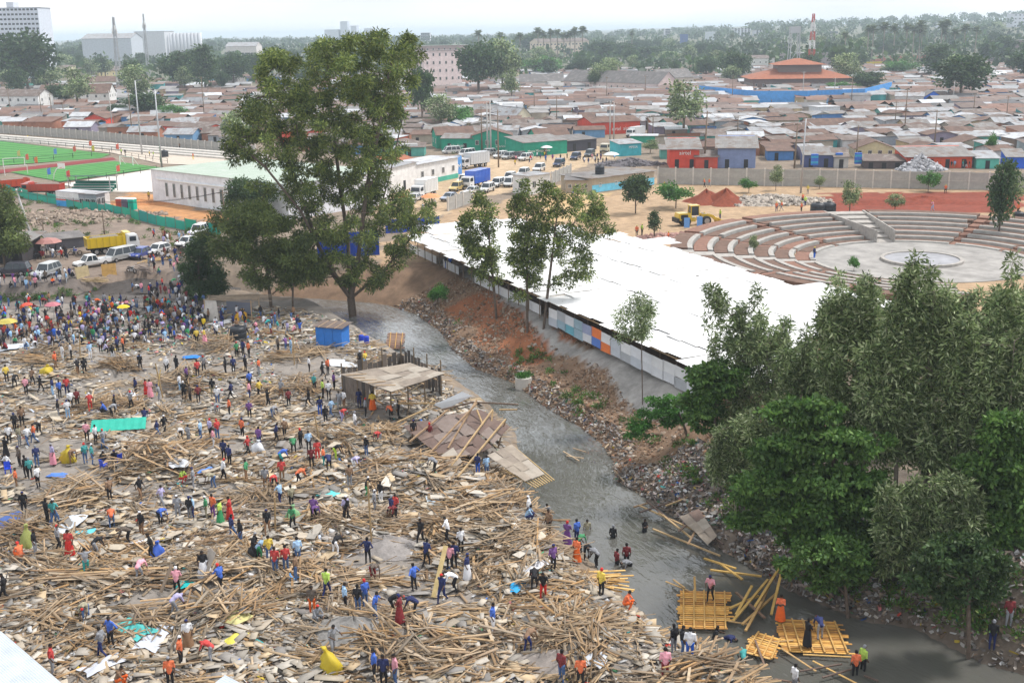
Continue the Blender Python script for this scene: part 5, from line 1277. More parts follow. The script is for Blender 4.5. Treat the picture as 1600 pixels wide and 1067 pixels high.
# low white cladding left end
cl = thing('iron_cladding', 'low white iron cladding under the left end of the white roof', 'cladding', W(640, 392, ZR)); C0 = W(640, 392, ZR); C1 = W(845, 492, ZR)
for k in range(16):
    if k in (4, 7, 8): continue
    c = (C1 - C0) * (k + .5) / 16; L = np.linalg.norm(C1 - C0) / 16
    MB().box((0, 0, .55), (L * 1.02, .03, 1.1)).build('iron_sheet', M_PAINT, cl, loc=(c[0], c[1], 0), rot=(0, 0, math.atan2(C1[1] - C0[1], C1[0] - C0[0])))['tint'] = list(rs.choice(FC[:2]))

# ---- precast concrete walls, bay by bay
def precast(label, pts, hgt, bay, rows=2, name='precast_wall'):
    P = [G(*p) for p in pts]; root = thing(name, label, 'wall', P[0]); O = Vector(P[0]); post = MB().box((0, 0, hgt / 2 - .2), (.28, .28, hgt + .5)).mesh('post', M_CONC2)
    cap = None
    for a, b in zip(P[:-1], P[1:]):
        L = np.linalg.norm((b - a)[:2]); n = max(1, round(L / bay)); rz = math.atan2(b[1] - a[1], b[0] - a[0]); l = L / n
        pm = MB().box((0, 0, 0), (l - .2, .09, (hgt - .15) / rows - .02)).mesh('panel', M_CONC)
        for k in range(n):
            c = a + (b - a) * k / n; link('post', post, root, c - P[0], (0, 0, rz))
            m_ = a + (b - a) * (k + .5) / n - P[0]
            for r_ in range(rows): link('panel', pm, root, (m_[0], m_[1], m_[2] + (r_ + .5) * (hgt - .15) / rows), (0, 0, rz))
        link('post', post, root, b - P[0], (0, 0, rz))
    return root
precast('grey precast concrete wall with posts behind the amphitheatre', [(1028,288),(1280,292),(1420,295),(1640,299)], 3.5, 3.6)
precast('grey precast concrete wall running behind the football pitches', [(-20,207),(120,217),(240,228),(400,244)], 2.9, 3.4)
precast('short grey wall beside the lorries above the white roof', [(700,330),(735,318)], 2.6, 3.2)
precast('grey wall along the lorry park behind the white containers', [(615,262),(680,262),(722,258)], 2.4, 3.0)
precast('stone grey wall leading to the guard house', [(862,288),(892,275)], 2.6, 3.0)
ter = thing('spectator_terrace', 'long pale concrete terrace below the left perimeter wall', 'terrace', G(-20, 216))
T0, T1 = G(-20, 217), G(420, 252)
for k in range(3):
    d = (T1 - T0); nrm = np.array([-d[1], d[0], 0]) / np.linalg.norm(d); a, b = T0 - nrm * (k * 1.8) - T0, T1 - nrm * (k * 1.8) - T0
    MB().beam(tuple(a + np.array([0, 0, .55 - k * .2])), tuple(b + np.array([0, 0, .55 - k * .2])), 1.8, 1.6 - k * .4).build('step', M_CONC2, ter)

# ---- amphitheatre
AC = W(1440, 408, ZR); amp = thing('amphitheatre', 'round stepped amphitheatre under construction with red planting beds', 'amphitheatre', AC)
M_BED = mat('red_bed_soil', (.15, .093, .07), .95, var=.35, scale=1.2)
M_BRICK = mat('orange_paving', (.22, .118, .085), .9, var=.3, scale=2)
def arc(name, r0, r1, z0, z1, a0, a1, m, step=3.0):
    n = max(2, int(abs(a1 - a0) / step)); mb = MB()
    for k in range(n):
        t0, t1 = R(a0 + (a1 - a0) * k / n), R(a0 + (a1 - a0) * (k + 1) / n)
        def p(r, t, z): return (r * math.cos(t), r * math.sin(t), z)
        mb.face([p(r0, t0, z1), p(r1, t0, z1), p(r1, t1, z1), p(r0, t1, z1)]); mb.face([p(r0, t0, z0), p(r0, t0, z1), p(r0, t1, z1), p(r0, t1, z0)]); mb.face([p(r1, t0, z1), p(r1, t0, z0), p(r1, t1, z0), p(r1, t1, z1)])
        if k == 0: mb.face([p(r0, t0, z0), p(r1, t0, z0), p(r1, t0, z1), p(r0, t0, z1)])
        if k == n - 1: mb.face([p(r0, t1, z1), p(r1, t1, z1), p(r1, t1, z0), p(r0, t1, z0)])
    return mb.build(name, m, amp)
M_COPE = mat('coping', (.36, .335, .31), .9, var=.3, scale=1.5)
M_PLAZA = mat('plaza_concrete', (.29, .275, .26), .9, var=.4, scale=.3)
arc('plaza_floor', 0.01, 14.2, -.3, .1, 0, 360, M_PLAZA, 4)
arc('stage_kerb', 4.9, 5.4, 0, .45, 0, 360, M_COPE, 6); arc('stage_floor', .01, 4.9, 0, .3, 0, 360, mat('stage_grey', (.3, .3, .32), .85, var=.25, scale=.5), 6)
rings = [14.2, 17.0, 19.8, 22.6, 25.4, 28.2, 31.0]
segs = [(-48, -16), (-12, 22), (25, 52), (56, 86), (98, 124), (128, 152), (155, 176), (183, 206), (209, 232), (235, 262)]
for k, rr_ in enumerate(rings):
    z = .27 * (k + 1)
    for (a0, a1) in segs:
        if a0 > 205 and k > 4: continue
        sh = rs.choice([0, 0, 1.5]) if k % 2 else 0
        arc('seat_wall', rr_, rr_ + .28, -.3, z, a0 + sh, a1 - sh, M_CONC)
        arc('coping', rr_ + .282, rr_ + .7, -.3, z + .02, a0 + sh, a1 - sh, M_COPE)
        arc('planting_bed', rr_ + .702, rr_ + (2.6 if k < 6 else 3.0), -.3, z - .12 if k < 6 else z + .05, a0, a1, M_BED if (k * 2 + int(a0)) % 5 else M_BRICK)
for a0, a1, m in [(87, 97, M_COPE), (177, 182, M_COPE), (22.5, 24.5, M_BRICK), (52.5, 55.5, M_BRICK), (125, 127, M_BRICK), (152.5, 154.5, M_BRICK), (206.5, 208.5, M_BRICK), (-15.5, -12.5, M_COPE)]:
    for k, rr_ in enumerate(rings): arc('aisle_step', rr_ + .002, rr_ + 2.7, -.3, .27 * (k + 1) - .15, a0, a1, m)
for a in (86.4, 97.4): arc('ramp_kerb', 14, 34, 0, 1.9, a, a + .5, M_COPE, .2)

# ---- earth heaps, stone heaps
def heap(name, label, px, py, r, h, colr, bump=.3, cat='heap', stretch=1.0, stones=0, seed=0):
    P = G(px, py); mb = MB(); n, m_ = 28, 9; rr = random.Random(seed)
    ph = [rr.uniform(0, 6.28) for _ in range(4)]
    for i in range(m_ + 1):
        for k in range(n):
            a = 6.283 * k / n; q = i / m_; w_ = 1 + .16 * math.sin(3 * a + ph[0]) + .1 * math.sin(5 * a + ph[1])
            z = h * (1 - q) ** 1.15 * (1 + .15 * math.sin(4 * a + ph[2] + q * 5)) - .15 * q
            mb.v.append((r * q * w_ * math.cos(a) * stretch, r * q * w_ * math.sin(a), z + rr.uniform(-.04, .04) * h))
    for i in range(m_):
        for k in range(n):
            k2 = (k + 1) % n; mb.f.append((i * n + k, (i + 1) * n + k, (i + 1) * n + k2, i * n + k2)); mb.m.append(0)
    o = mb.build(name, mat(name + str(colr), colr, .95, var=.35, scale=1.5, bump=.6, bscale=6), None, smooth=True, loc=P); tag(o, label, cat)
    if stones:
        g = np.random.default_rng(seed); a = g.uniform(0, 6.28, stones); q = np.sqrt(g.random(stones)); s = g.gamma(2, .12, stones) + .12
        C_ = np.stack([r * q * np.cos(a) * stretch, r * q * np.sin(a), h * (1 - q) ** 1.15 + .02], 1)
        st = link('loose_stones', boxes_mesh('loose_stones', C_, np.stack([s, s * .8, s * .6], 1), euler_mats(g.uniform(0, 6, stones), g.normal(0, .5, stones), g.normal(0, .5, stones)), np.array(colr) * g.uniform(.6, 1.5, (stones, 1)), M_TONE), o)
        st['kind'] = 'stuff'
    return o
heap('soil_heap', 'dark red soil heap behind the yellow digger, left one', 1103, 316, 4.5, 2.2, (.2, .05, .025), seed=1)
heap('soil_heap', 'dark red soil heap behind the yellow digger, right one', 1133, 318, 5.0, 2.5, (.2, .05, .025), seed=2)
heap('stone_heap', 'long heap of grey building stones near the concrete wall', 1200, 316, 6, 1.4, (.34, .3, .26), stretch=2.0, stones=900, seed=3)
heap('sand_heap', 'tan sand heap above the white roof', 880, 316, 4, 1.6, (.45, .31, .16), seed=4)
heap('soil_heap', 'long red soil bank along the top of the terraces', 1440, 316, 5, 1.0, (.2, .045, .025), stretch=3.6, seed=5)
heap('stone_heap', 'low heap of stones and red bricks at the white roof corner', 1075, 372, 4, .5, (.34, .2, .17), stretch=2.0, stones=600, seed=6)
heap('scrap_heap', 'heap of grey and white scrap before the orange red shop', 1438, 266, 4.2, 3.4, (.3, .3, .32), stretch=1.3, stones=600, seed=7)
heap('scrap_heap', 'heap of old wheels and bicycles beside the turquoise kiosk', 985, 258, 4, 1.6, (.12, .11, .12), stretch=2.2, stones=500, seed=8)
heap('stone_heap', 'rough stony mound on the wasteland above the yellow tipper', 60, 345, 7, 1.2, (.24, .19, .15), stretch=2.5, stones=900, seed=9)
heap('stone_heap', 'stony mound along the green netting', 120, 338, 6, 1.0, (.26, .2, .16), stretch=2.8, stones=900, seed=10)
heap('sand_heap', 'orange earth bank before the white building', 215, 318, 4, .8, (.42, .18, .07), stretch=2.0, seed=11)
heap('soil_heap', 'black earth mound above the crowd', 215, 448, 5, 1.0, (.07, .06, .055), stretch=2.6, seed=12)

# water tanks
def tank(label, px, py, r, h, stand=0.0):
    P = G(px, py); root = thing('water_tank', label, 'water tank', P); prof = [(r * .98, 0), (r, .1), (r, h * .25), (r * .97, h * .27), (r, h * .3), (r, h * .6), (r * .97, h * .62), (r, h * .65), (r, h * .85), (r * .75, h * .95), (r * .25, h), (.01, h)]
    mb = MB(); n = 18
    for q, z in prof:
        for k in range(n): mb.v.append((q * math.cos(6.283 * k / n), q * math.sin(6.283 * k / n), z + stand))
    for i in range(len(prof) - 1):
        for k in range(n): mb.f.append((i * n + k, i * n + (k + 1) % n, (i + 1) * n + (k + 1) % n, (i + 1) * n + k)); mb.m.append(0)
    mb.build('tank_body', mat('black_plastic', (.025, .028, .035), .45, var=.15), root, True)
    MB().tube([(0, 0, h + stand - .02), (0, 0, h + stand + .12)], r * .28, 12).build('lid', M_DARK, root)
    if stand:
        for sx in (-1, 1):
            for sy in (-1, 1): MB().beam((sx * r * .7, sy * r * .7, -.3), (sx * r * .7, sy * r * .7, stand), .15).build('stand_leg', M_METAL, root)
        MB().box((0, 0, stand - .06), (r * 2.1, r * 2.1, .12)).build('platform', M_METAL, root)
tank('black water tank, left of the two by the terraces', 1277, 338, 1.25, 2.3); tank('black water tank, right of the two by the terraces', 1294, 337, 1.25, 2.3)
tank('dark water tank on a steel stand above the stone hut', 937, 296, .95, 1.8, 3.0); tank('dark blue water tank beside the football ground', 257, 246, 1.1, 1.9)
tank('black water tank in the crowd at the edge of the rubble', 372, 532, 1.0, 1.7); tank('small black tank at the right rim of the terraces', 1591, 345, .9, 1.5)

# buildings of the park
building('guard_house', 'small white guard house with a flat roof by the car queue', (826,305),(860,300), 276, 4.5, roof=('flat', 0), wallc=WHT, rm=PALE, win=(2, 1))
building('stone_hut', 'low stone hut with a grey sheet roof below the water tank', (884,302),(922,302), 282, 5, roof=('mono', .6), wallc=(.4,.33,.26), rm=ASB, win=(3, 1), ws=(.6, .7))
building('stone_building', 'long low tan stone building with a flat earth roof and blue mural', (925,303),(1022,290), 280, 9, roof=('flat', 0), wallc=(.42,.36,.28), rm=GREY, win=(4, 1), ws=(.6, .6), band=((.15,.5,.7), .3, .5))
r_, w_, h_ = building('white_hall', 'long white building with a pale green roof and narrow dark windows', (240,314),(452,344), 265, 24, roof=('flat', 0), wallc=(.75,.76,.8), rm=PGREEN, over=.2)
for k in range(13):
    o = link('window', window_mesh(.75, 2.6), r_); o.location = (w_ * (.12 + .06 * k), 0, h_ * .42)
MB().box((w_ * .45, -.12, h_ * .72), (w_ * .8, .3, .2)).build('lintel', M_WHITE, r_)
building('white_prefab', 'white prefabricated office right of the huge tree', (612,303),(652,292), 263, 7, roof=('flat', 0), wallc=WHT, rm=PALE, doors=1)
building('white_prefab', 'white prefabricated office with a banner beside the lorry', (652,292),(716,278), 258, 7, roof=('flat', 0), wallc=WHT, rm=IRON, win=(4, 1), band=((.08,.4,.3), .12, .22))
o_, w_, h_ = building('banner_wall', 'blue and white advertising banner on the white office', (700,275),(722,272), 246, .3, roof=('flat', 0), wallc=(.12,.32,.7), rm=IRON, over=.02, sign=('GEEM', .5, .3, 1.6))
building('green_shed', 'green shed with a red roof strip behind the white offices', (606,268),(650,264), 254, 6, roof=('mono', .8), wallc=(.1,.4,.3), rm=TILE)
r_, w_, h_ = building('site_office', 'long white site office container with red and blue bands', (89,322),(152,328), 299, 3.2, roof=('flat', 0), wallc=WHT, rm=IRON, over=.05, band=((.05,.3,.62), .2, .38))
MB().box((w_ / 2, -.05, h_ * .46), (w_, .06, .18)).build('red_stripe', mat('red_stripe', (.6,.06,.04)), r_)
building('site_office', 'grey end container joined to the white site office', (152,329),(166,326), 304, 4, roof=('flat', 0), wallc=(.3,.32,.36), rm=PALE, win=(2, 1))
for k, (px, c, nm) in enumerate([(189, (.6,.08,.04), 'red portable toilet with a white roof'), (198, (.16,.12,.18), 'dark portable toilet between the red and the green'), (208, (.0,.42,.3), 'green portable toilet with a white roof')]):
    P = G(px, 329 + k * .3); rt = thing('portable_toilet', nm, 'toilet', P, -.3)
    MB().box((0, 0, 1.1), (1.15, 1.15, 2.2)).build('cabin', M_PAINT, rt)['tint'] = list(c)
    MB().box((0, 0, 2.27), (1.25, 1.25, .18), taper=.8).build('roof', M_WHITE, rt); MB().box((.05, -.6, 1.0), (.75, .05, 1.8)).build('door', M_PAINT, rt)['tint'] = [q * .8 for q in c]
# roofed stand
P = G(165, 302); st = thing('roofed_bench_stand', 'small green roofed bench stand beside the second pitch', 'stand', P, R(172))
for k in range(4):
    MB().box((3.5, -.9 * k, .35 + .4 * k), (9, .5, .12)).build('bench', M_WHITE, st); MB().box((3.5, -.9 * k - .3, .2 + .4 * k), (9, .1, .4 + .4 * k)).build('riser', mat('stand_green', (.03,.22,.16)), st)
MB().box((3.5, -1.6, 3.3), (9.6, 4.4, .1), rx=.1).build('canopy', mat('canopy_dark', (.05,.09,.1)), st)
for x in (-1, 8): MB().beam((x, -3.4, 0), (x, -3.4, 3.2), .15).build('post', M_METAL, st); MB().beam((x, -.2, 0), (x, -.2, 3.3), .15).build('post', M_METAL, st)

# football pitches
def pitch(name, c, n, z):
    A, B, C_, D_ = [W(*p, z) for p in c]; mb = MB()
    for k in range(n):
        s, t_ = k / n, (k + 1) / n
        mb.face([A * (1 - s) + D_ * s, B * (1 - s) + C_ * s, B * (1 - t_) + C_ * t_, A * (1 - t_) + D_ * t_], k % 2)
    o = mb.build(name, [mat('turf_light', (.075, .25, .055), .85, var=.2, scale=.3), mat('turf_dark', (.035, .165, .035), .85, var=.2, scale=.3)]); tag(o, kind='structure')
pitch('football_pitch_field', [(-70,212),(172,241),(158,247),(-70,264)][::-1], 18, 2.12)
pitch('second_pitch_field', [(16,269),(178,252),(252,262),(95,284)], 16, 2.13)
tr = MB(); tr.face([tuple(W(*p, 2.115)) for p in [(-40,270),(176,246),(182,249.5),(-40,276)]]); tag(tr.build('track_path', mat('red_track', (.2,.03,.03), .9)), kind='structure')
tr = MB(); tr.face([tuple(W(*p, 2.112)) for p in [(95,288),(258,262),(330,268),(240,300),(150,300)]]); tag(tr.build('apron_path', mat('pale_apron', (.6,.55,.5), .9)), kind='structure')
tr = MB(); tr.face([tuple(W(*p, 2.111)) for p in [(-60,208),(420,246),(420,262),(250,256),(175,239),(-60,213)]]); tag(tr.build('stand_path', mat('pale_dust', (.5,.43,.36), .9)), kind='structure')
def fence(label, pts, hgt, step, name='wire_fence', mt=M_METAL, rail=True):
    P = [G(*p) for p in pts]; root = thing(name, label, 'fence', P[0])
    pm = MB().box((0, 0, hgt / 2), (.1, .1, hgt)).mesh('post', mt)
    for a, b in zip(P[:-1], P[1:]):
        n = max(1, int(np.linalg.norm(b - a) / step))
        for k in range(n + 1): link('post', pm, root, a + (b - a) * k / n - P[0])
        if rail:
            for z in (hgt * .5, hgt * .95): MB().beam(a - P[0] + (0, 0, z), b - P[0] + (0, 0, z), .06).build('rail', mt, root)
fence('low dark fence along the near side of the first pitch', [(-10,259),(172,243)], 1.4, 5, mt=M_DARK)
fence('low dark fence along the far side of the first pitch', [(-10,219),(190,240)], 1.4, 5, mt=M_DARK)
fence('fence along the near side of the second pitch', [(110,289),(245,268)], 1.4, 5, mt=M_DARK)
fence('fence right of the second pitch', [(196,246),(262,256)], 1.4, 4, mt=M_DARK)
def goal(label, px, py, rz):
    root = thing('goal_frame', label, 'goal', G(px, py), rz)
    for x in (0, 5): MB().beam((x, 0, 0), (x, 0, 2.2), .14).build('upright', M_WHITE, root); MB().beam((x, 1.6, 0), (x, 0, 2.2), .08).build('stay', M_WHITE, root)
    MB().beam((-.07, 0, 2.2), (5.07, 0, 2.2), .14).build('crossbar', M_WHITE, root)
goal('white goal at the near left of the first pitch', 6, 262, .5); goal('white goal at the far end of the second pitch', 188, 258, -.6); goal('white goal at the near end of the second pitch', 8, 275, .4)
P = G(92, 283); hp = thing('basketball_hoop', 'white basketball hoop beside the second pitch', 'hoop', P)
MB().tube([(-1.2, 0, 0), (-.9, 0, 1.6), (-.2, 0, 2.7), (.6, 0, 3.1)], .1, 8).build('arm', M_WHITE, hp, True); MB().box((.9, 0, 3.3), (1.6, .08, 1.2)).build('backboard', M_WHITE, hp)
MB().tube([(.9 + .25 * math.cos(a), -.35 + .25 * math.sin(a), 2.95) for a in np.linspace(0, 6.28, 13)], .03, 5).build('ring', mat('ring_orange', (.6,.15,.03)), hp)
for k, (px, py, c) in enumerate([(41,256,(.7,.15,.1)),(55,261,(.7,.25,.08)),(85,247,(.15,.3,.7)),(115,243,(.7,.15,.1)),(140,234,(.7,.15,.1)),(144,242,(.65,.5,.08)),(182,239,(.7,.15,.1)),(75,280,(.1,.25,.7)),(105,284,(.65,.1,.08)),(183,275,(.65,.12,.08)),(28,250,(.65,.5,.2))]):
    P = G(px, py); nm = {.7: 'red', .65: 'orange', .15: 'blue', .1: 'deep blue'}[c[0]]
    root = thing('feather_flag', f'{nm} feather flag {["at the near touchline", "by the track", "on the far touchline", "between the two pitches", "near the halfway line", "close to the corner", "at the wall side", "at the near corner", "beside the hoop", "before the bench stand", "behind the goal"][k]} of the pitches', 'flag', P)
    MB().beam((0, 0, 0), (0, 0, 2.6), .06).build('pole', M_METAL, root); MB().prism([(0, -.02), (.8, -.02), (.8, .02), (0, .02)], 1.0, [2.2, 2.6, 2.6, 2.2]).build('cloth', M_PAINT, root)['tint'] = list(c)
# green netting fence on the wasteland
nf = thing('net_fence', 'green netting fence crossing the wasteland before the trucks', 'fence', G(5, 300)); N0 = G(5, 300)
pts = [(5,300),(45,312),(90,320),(130,330),(165,334),(205,342),(245,352),(290,360),(345,368)]
PP = [G(*p) for p in pts]
for k, (a, b) in enumerate(zip(PP[:-1], PP[1:])):
    for q in range(3):
        a_, b_ = a + (b - a) * q / 3 - N0, a + (b - a) * (q + 1) / 3 - N0
        hh = 1.9 * rs.uniform(.75, 1.05); mb = MB(); mb.prism([(a_[0], a_[1]), (b_[0], b_[1]), (b_[0], b_[1] + .03), (a_[0], a_[1] + .03)], [a_[2], b_[2], b_[2], a_[2]], [a_[2] + hh, b_[2] + hh * .95, b_[2] + hh * .95, a_[2] + hh])
        mb.build('net', M_PAINT, nf)['tint'] = [.02, rs.uniform(.28, .38), rs.uniform(.2, .28)]
        MB().beam(a_, a_ + np.array([0, 0, 2.1]), .08).build('stake', M_POLEW, nf)
# ------------------------------------------------------------------ vehicles
M_CAR = mat('car_paint', prop='tint', rough=.3, var=.04, spec=.5, coat=.5)
M_LAMP = mat('lamp_glass', (.7, .7, .68), .15, var=0); M_TAIL = mat('tail_lamp', (.4, .02, .02), .3, var=0)
M_RIM = mat('wheel_rim', (.45, .45, .46), .35, .7, var=0); M_BUMP = mat('black_trim', (.03, .03, .03), .6, var=0)

def wheel(parent, x, y, r, w):
    t = MB().tube([(0, -w / 2, 0), (0, -w * .35, 0), (0, w * .35, 0), (0, w / 2, 0)], [r * .86, r, r, r * .86], 16).build('wheel', M_TYRE, parent, True, loc=(x, y, r))
    MB().tube([(0, -w / 2 - .015, 0), (0, w / 2 + .015, 0)], r * .58, 12).build('rim', M_RIM, t)
    return t

def car_proto(kind):
    """side profile swept across the width; the cabin leans in towards the roof"""
    root = bpy.data.objects.new('car', None); COL.objects.link(root)
    S = {'suv': (4.6, 1.82, 1.78, .95, [(.30, 1), (.40, 1.74), (.93, 1.74), (1.0, 1.0)]), 'hatch': (3.9, 1.7, 1.5, .88, [(.24, .9), (.4, 1.48), (.86, 1.46), (1.0, .95)]),
         'sedan': (4.5, 1.74, 1.45, .86, [(.28, .88), (.43, 1.44), (.72, 1.43), (.87, .95)]), 'van': (4.7, 1.75, 1.95, 1.0, [(.1, 1.05), (.24, 1.92), (.97, 1.92), (1.0, 1.05)]),
         'pickup': (5.0, 1.8, 1.7, .95, [(.24, .98), (.34, 1.66), (.56, 1.66), (.62, .98)])}[kind]
    L, Wd, H, belt, cab = S
    body = MB(); hw = Wd / 2
    prof = [(0, .35), (0, .62), (.03, belt - .14), (.1, belt - .06), (cab[0][0], belt), (cab[3][0], belt), (.985, belt - .06), (1, .6), (1, .35)]
    if kind == 'pickup': prof = [(0, .4), (0, .68), (.03, belt - .1), (cab[0][0], belt), (cab[3][0], belt), (.64, .62), (.66, .6), (.985, .6), (1, .55), (1, .4)]
    ins = [.86 if x in (0, 1) else 1.0 for x, z in prof]; n = len(prof); b = 0
    for sgn in (-1, 1): body.v += [(x * L, sgn * hw * k, z) for (x, z), k in zip(prof, ins)]
    for i in range(n):
        j = (i + 1) % n; body.f.append((i, j, n + j, n + i)); body.m.append(0)
    body.f += [tuple(range(n - 1, -1, -1)), tuple(range(n, 2 * n))]; body.m += [0, 0]
    if kind == 'pickup':
        for s in (-1, 1): body.box((L * .82, s * (hw - .06), .78), (L * .34, .1, .5))
        body.box((L * .985, 0, .78), (.08, Wd, .5))
    body.build('body', M_CAR, root)
    gl = MB(); c = [(x * L, z) for x, z in cab]; k0, k1 = hw * .95, hw * .76
    q = [[(c[0][0], s * k0, c[0][1] - .02), (c[1][0], s * k1, c[1][1]), (c[2][0], s * k1, c[2][1]), (c[3][0], s * k0, c[3][1] - .02)] for s in (-1, 1)]
    gl.face(q[0]); gl.face(q[1][::-1])
    for i in range(3): gl.face([q[0][i], q[1][i], q[1][i + 1], q[0][i + 1]][::-1])
    gl.build('windows', M_GLASS, root)
    rf = MB(); rf.box(((c[1][0] + c[2][0]) / 2, 0, H - .02), (c[2][0] - c[1][0] + .1, k1 * 2 + .06, .07), taper=.94)
    rf.build('roof', M_CAR, root)
    for i in ((0, 1), (3, 2)):
        for s in (0, 1): MB().beam(q[s][i[0]], q[s][i[1]], .09).build('pillar', M_CAR, root)
    for s in (0, 1):
        mid = lambda a, b, t_: tuple(a[k] * (1 - t_) + b[k] * t_ for k in range(3))
        for t_ in ((.35, .68) if kind in ('suv', 'van') else (.5,)):
            MB().beam(mid(q[s][0], q[s][3], t_ + .05), mid(q[s][1], q[s][2], t_), .07).build('pillar', M_CAR, root)
    r = .36 if kind in ('suv', 'pickup') else .31
    for x in (.18, .81):
        for s in (-1, 1): wheel(root, x * L, s * (hw - .08), r, .2)
    for s in (-1, 1):
        MB().box((.06, s * hw * .68, .68), (.16, .34, .16)).build('headlight', M_LAMP, root); MB().box((L - .03, s * hw * .75, .75), (.1, .22, .26)).build('tail_light', M_TAIL, root)
    MB().box((-.02, 0, .43), (.12, Wd * .86, .18)).build('bumper', M_BUMP, root); MB().box((L + .02, 0, .43), (.12, Wd * .86, .18)).build('bumper', M_BUMP, root)
    return root, L
CARS = {k: car_proto(k) for k in ('suv', 'hatch', 'sedan', 'van', 'pickup')}
used = set()
def car(kind, front, rear, col, label, group=None):
    """front, rear: ground points under the bumpers, photograph pixels"""
    p, L = CARS[kind]
    if kind in used: p = copy_tree(p)
    used.add(kind)
    a, b = G(*front), G(*rear); d = b - a; mid = (a + b) / 2; rz = math.atan2(d[1], d[0])
    p.location = (mid[0] - math.cos(rz) * L / 2, mid[1] - math.sin(rz) * L / 2, max(a[2], b[2]) + .02); p.rotation_euler = (0, 0, rz)
    p.name = {'suv': 'parked_suv', 'hatch': 'parked_hatchback', 'sedan': 'parked_car', 'van': 'parked_van', 'pickup': 'pickup_truck'}[kind]
    if 'group' in p: del p['group']
    tag(p, label, 'car', group)
    for ch in p.children:
        if ch.name.split('.')[0] in ('body', 'roof', 'pillar'): ch['tint'] = list(col)
    return p
SIL, BLK, CW, NAVY, YEL = (.45,.47,.48), (.03,.03,.035), (.75,.76,.77), (.03,.05,.12), (.65,.5,.2)
car('suv', (-4,431), (46,430), (.05,.05,.07), 'dark grey car at the left edge beyond the crowd')
car('suv', (52,439), (94,425), SIL, 'silver estate car with people standing beside it')
car('pickup', (116,421), (173,413), CW, 'white pickup truck in front of the yellow tipper')
car('van', (170,411), (208,403), SIL, 'silver grey van behind the white pickup')
car('hatch', (232,401), (264,393), CW, 'white hatchback facing left near the dark conical tree')
car('hatch', (207,408), (232,404), (.03,.06,.3), 'dark car under a blue sheet between the van and the white hatchback')
car('suv', (294,374), (328,362), CW, 'white car farthest up the dirt road by the dark conical tree')
car('sedan', (284,394), (303,382), CW, 'white car half hidden by the dark conical tree')
car('suv', (699,303), (728,294), YEL, 'cream yellow car between the white box lorry and the blue lorry')
car('suv', (714,291), (735,282), CW, 'white car left of the blue lorry cab')
car('sedan', (693,316), (712,311), (.35,.4,.5), 'grey blue car below the cream yellow one')
car('sedan', (717,314), (736,309), CW, 'white car just above the short grey wall')
car('sedan', (731,305), (745,301), CW, 'small white car below the blue lorry cab')
car('suv', (752,303), (770,297), CW, 'white car below the blue lorry')
car('suv', (766,296), (788,288), CW, 'white car right below the tail of the blue lorry')
car('van', (788,296), (806,287), CW, 'white van by the guard house gate')
car('suv', (785,287), (807,278), CW, 'white car in the queue behind the blue lorry')
car('suv', (806,280), (829,271), CW, 'white car, second in the queue along the dirt road')
car('suv', (831,272), (853,264), CW, 'white car, third in the queue along the dirt road')
car('suv', (861,265), (885,256), NAVY, 'dark blue car in the queue along the dirt road')
car('suv', (888,254), (910,246), NAVY, 'dark blue car nearest the lorry on the dirt road')
car('suv', (910,249), (932,241), (.08,.1,.12), 'dark car behind the lorry on the dirt road')
car('van', (694,241), (716,240), CW, 'white van at the left end of the parked row by the green shops')
car('van', (717,246), (742,243), CW, 'large white van second from the left in the parked row')
car('suv', (752,244), (771,243), SIL, 'grey car behind the twin pale poles')
car('suv', (773,249), (791,246), CW, 'white car just right of the twin pale poles')
car('suv', (785,251), (804,247), SIL, 'silver car in the middle of the parked row')
car('suv', (803,250), (818,247), (.12,.08,.08), 'dark maroon car in the parked row')
car('suv', (810,253), (832,249), CW, 'white car at the right end of the parked row')
car('sedan', (640,318), (655,312), CW, 'white car left of the white box lorry cab')
car('van', (1568,175), (1588,174), CW, 'white van far right among the shacks')
car('suv', (1185,172), (1200,172), CW, 'white car parked below the blue wall')
car('van', (1400,157), (1418,156), CW, 'white van at the right end of the blue wall')
car('suv', (1164,176), (1180,175), SIL, 'silver car beside the orange box lorry')

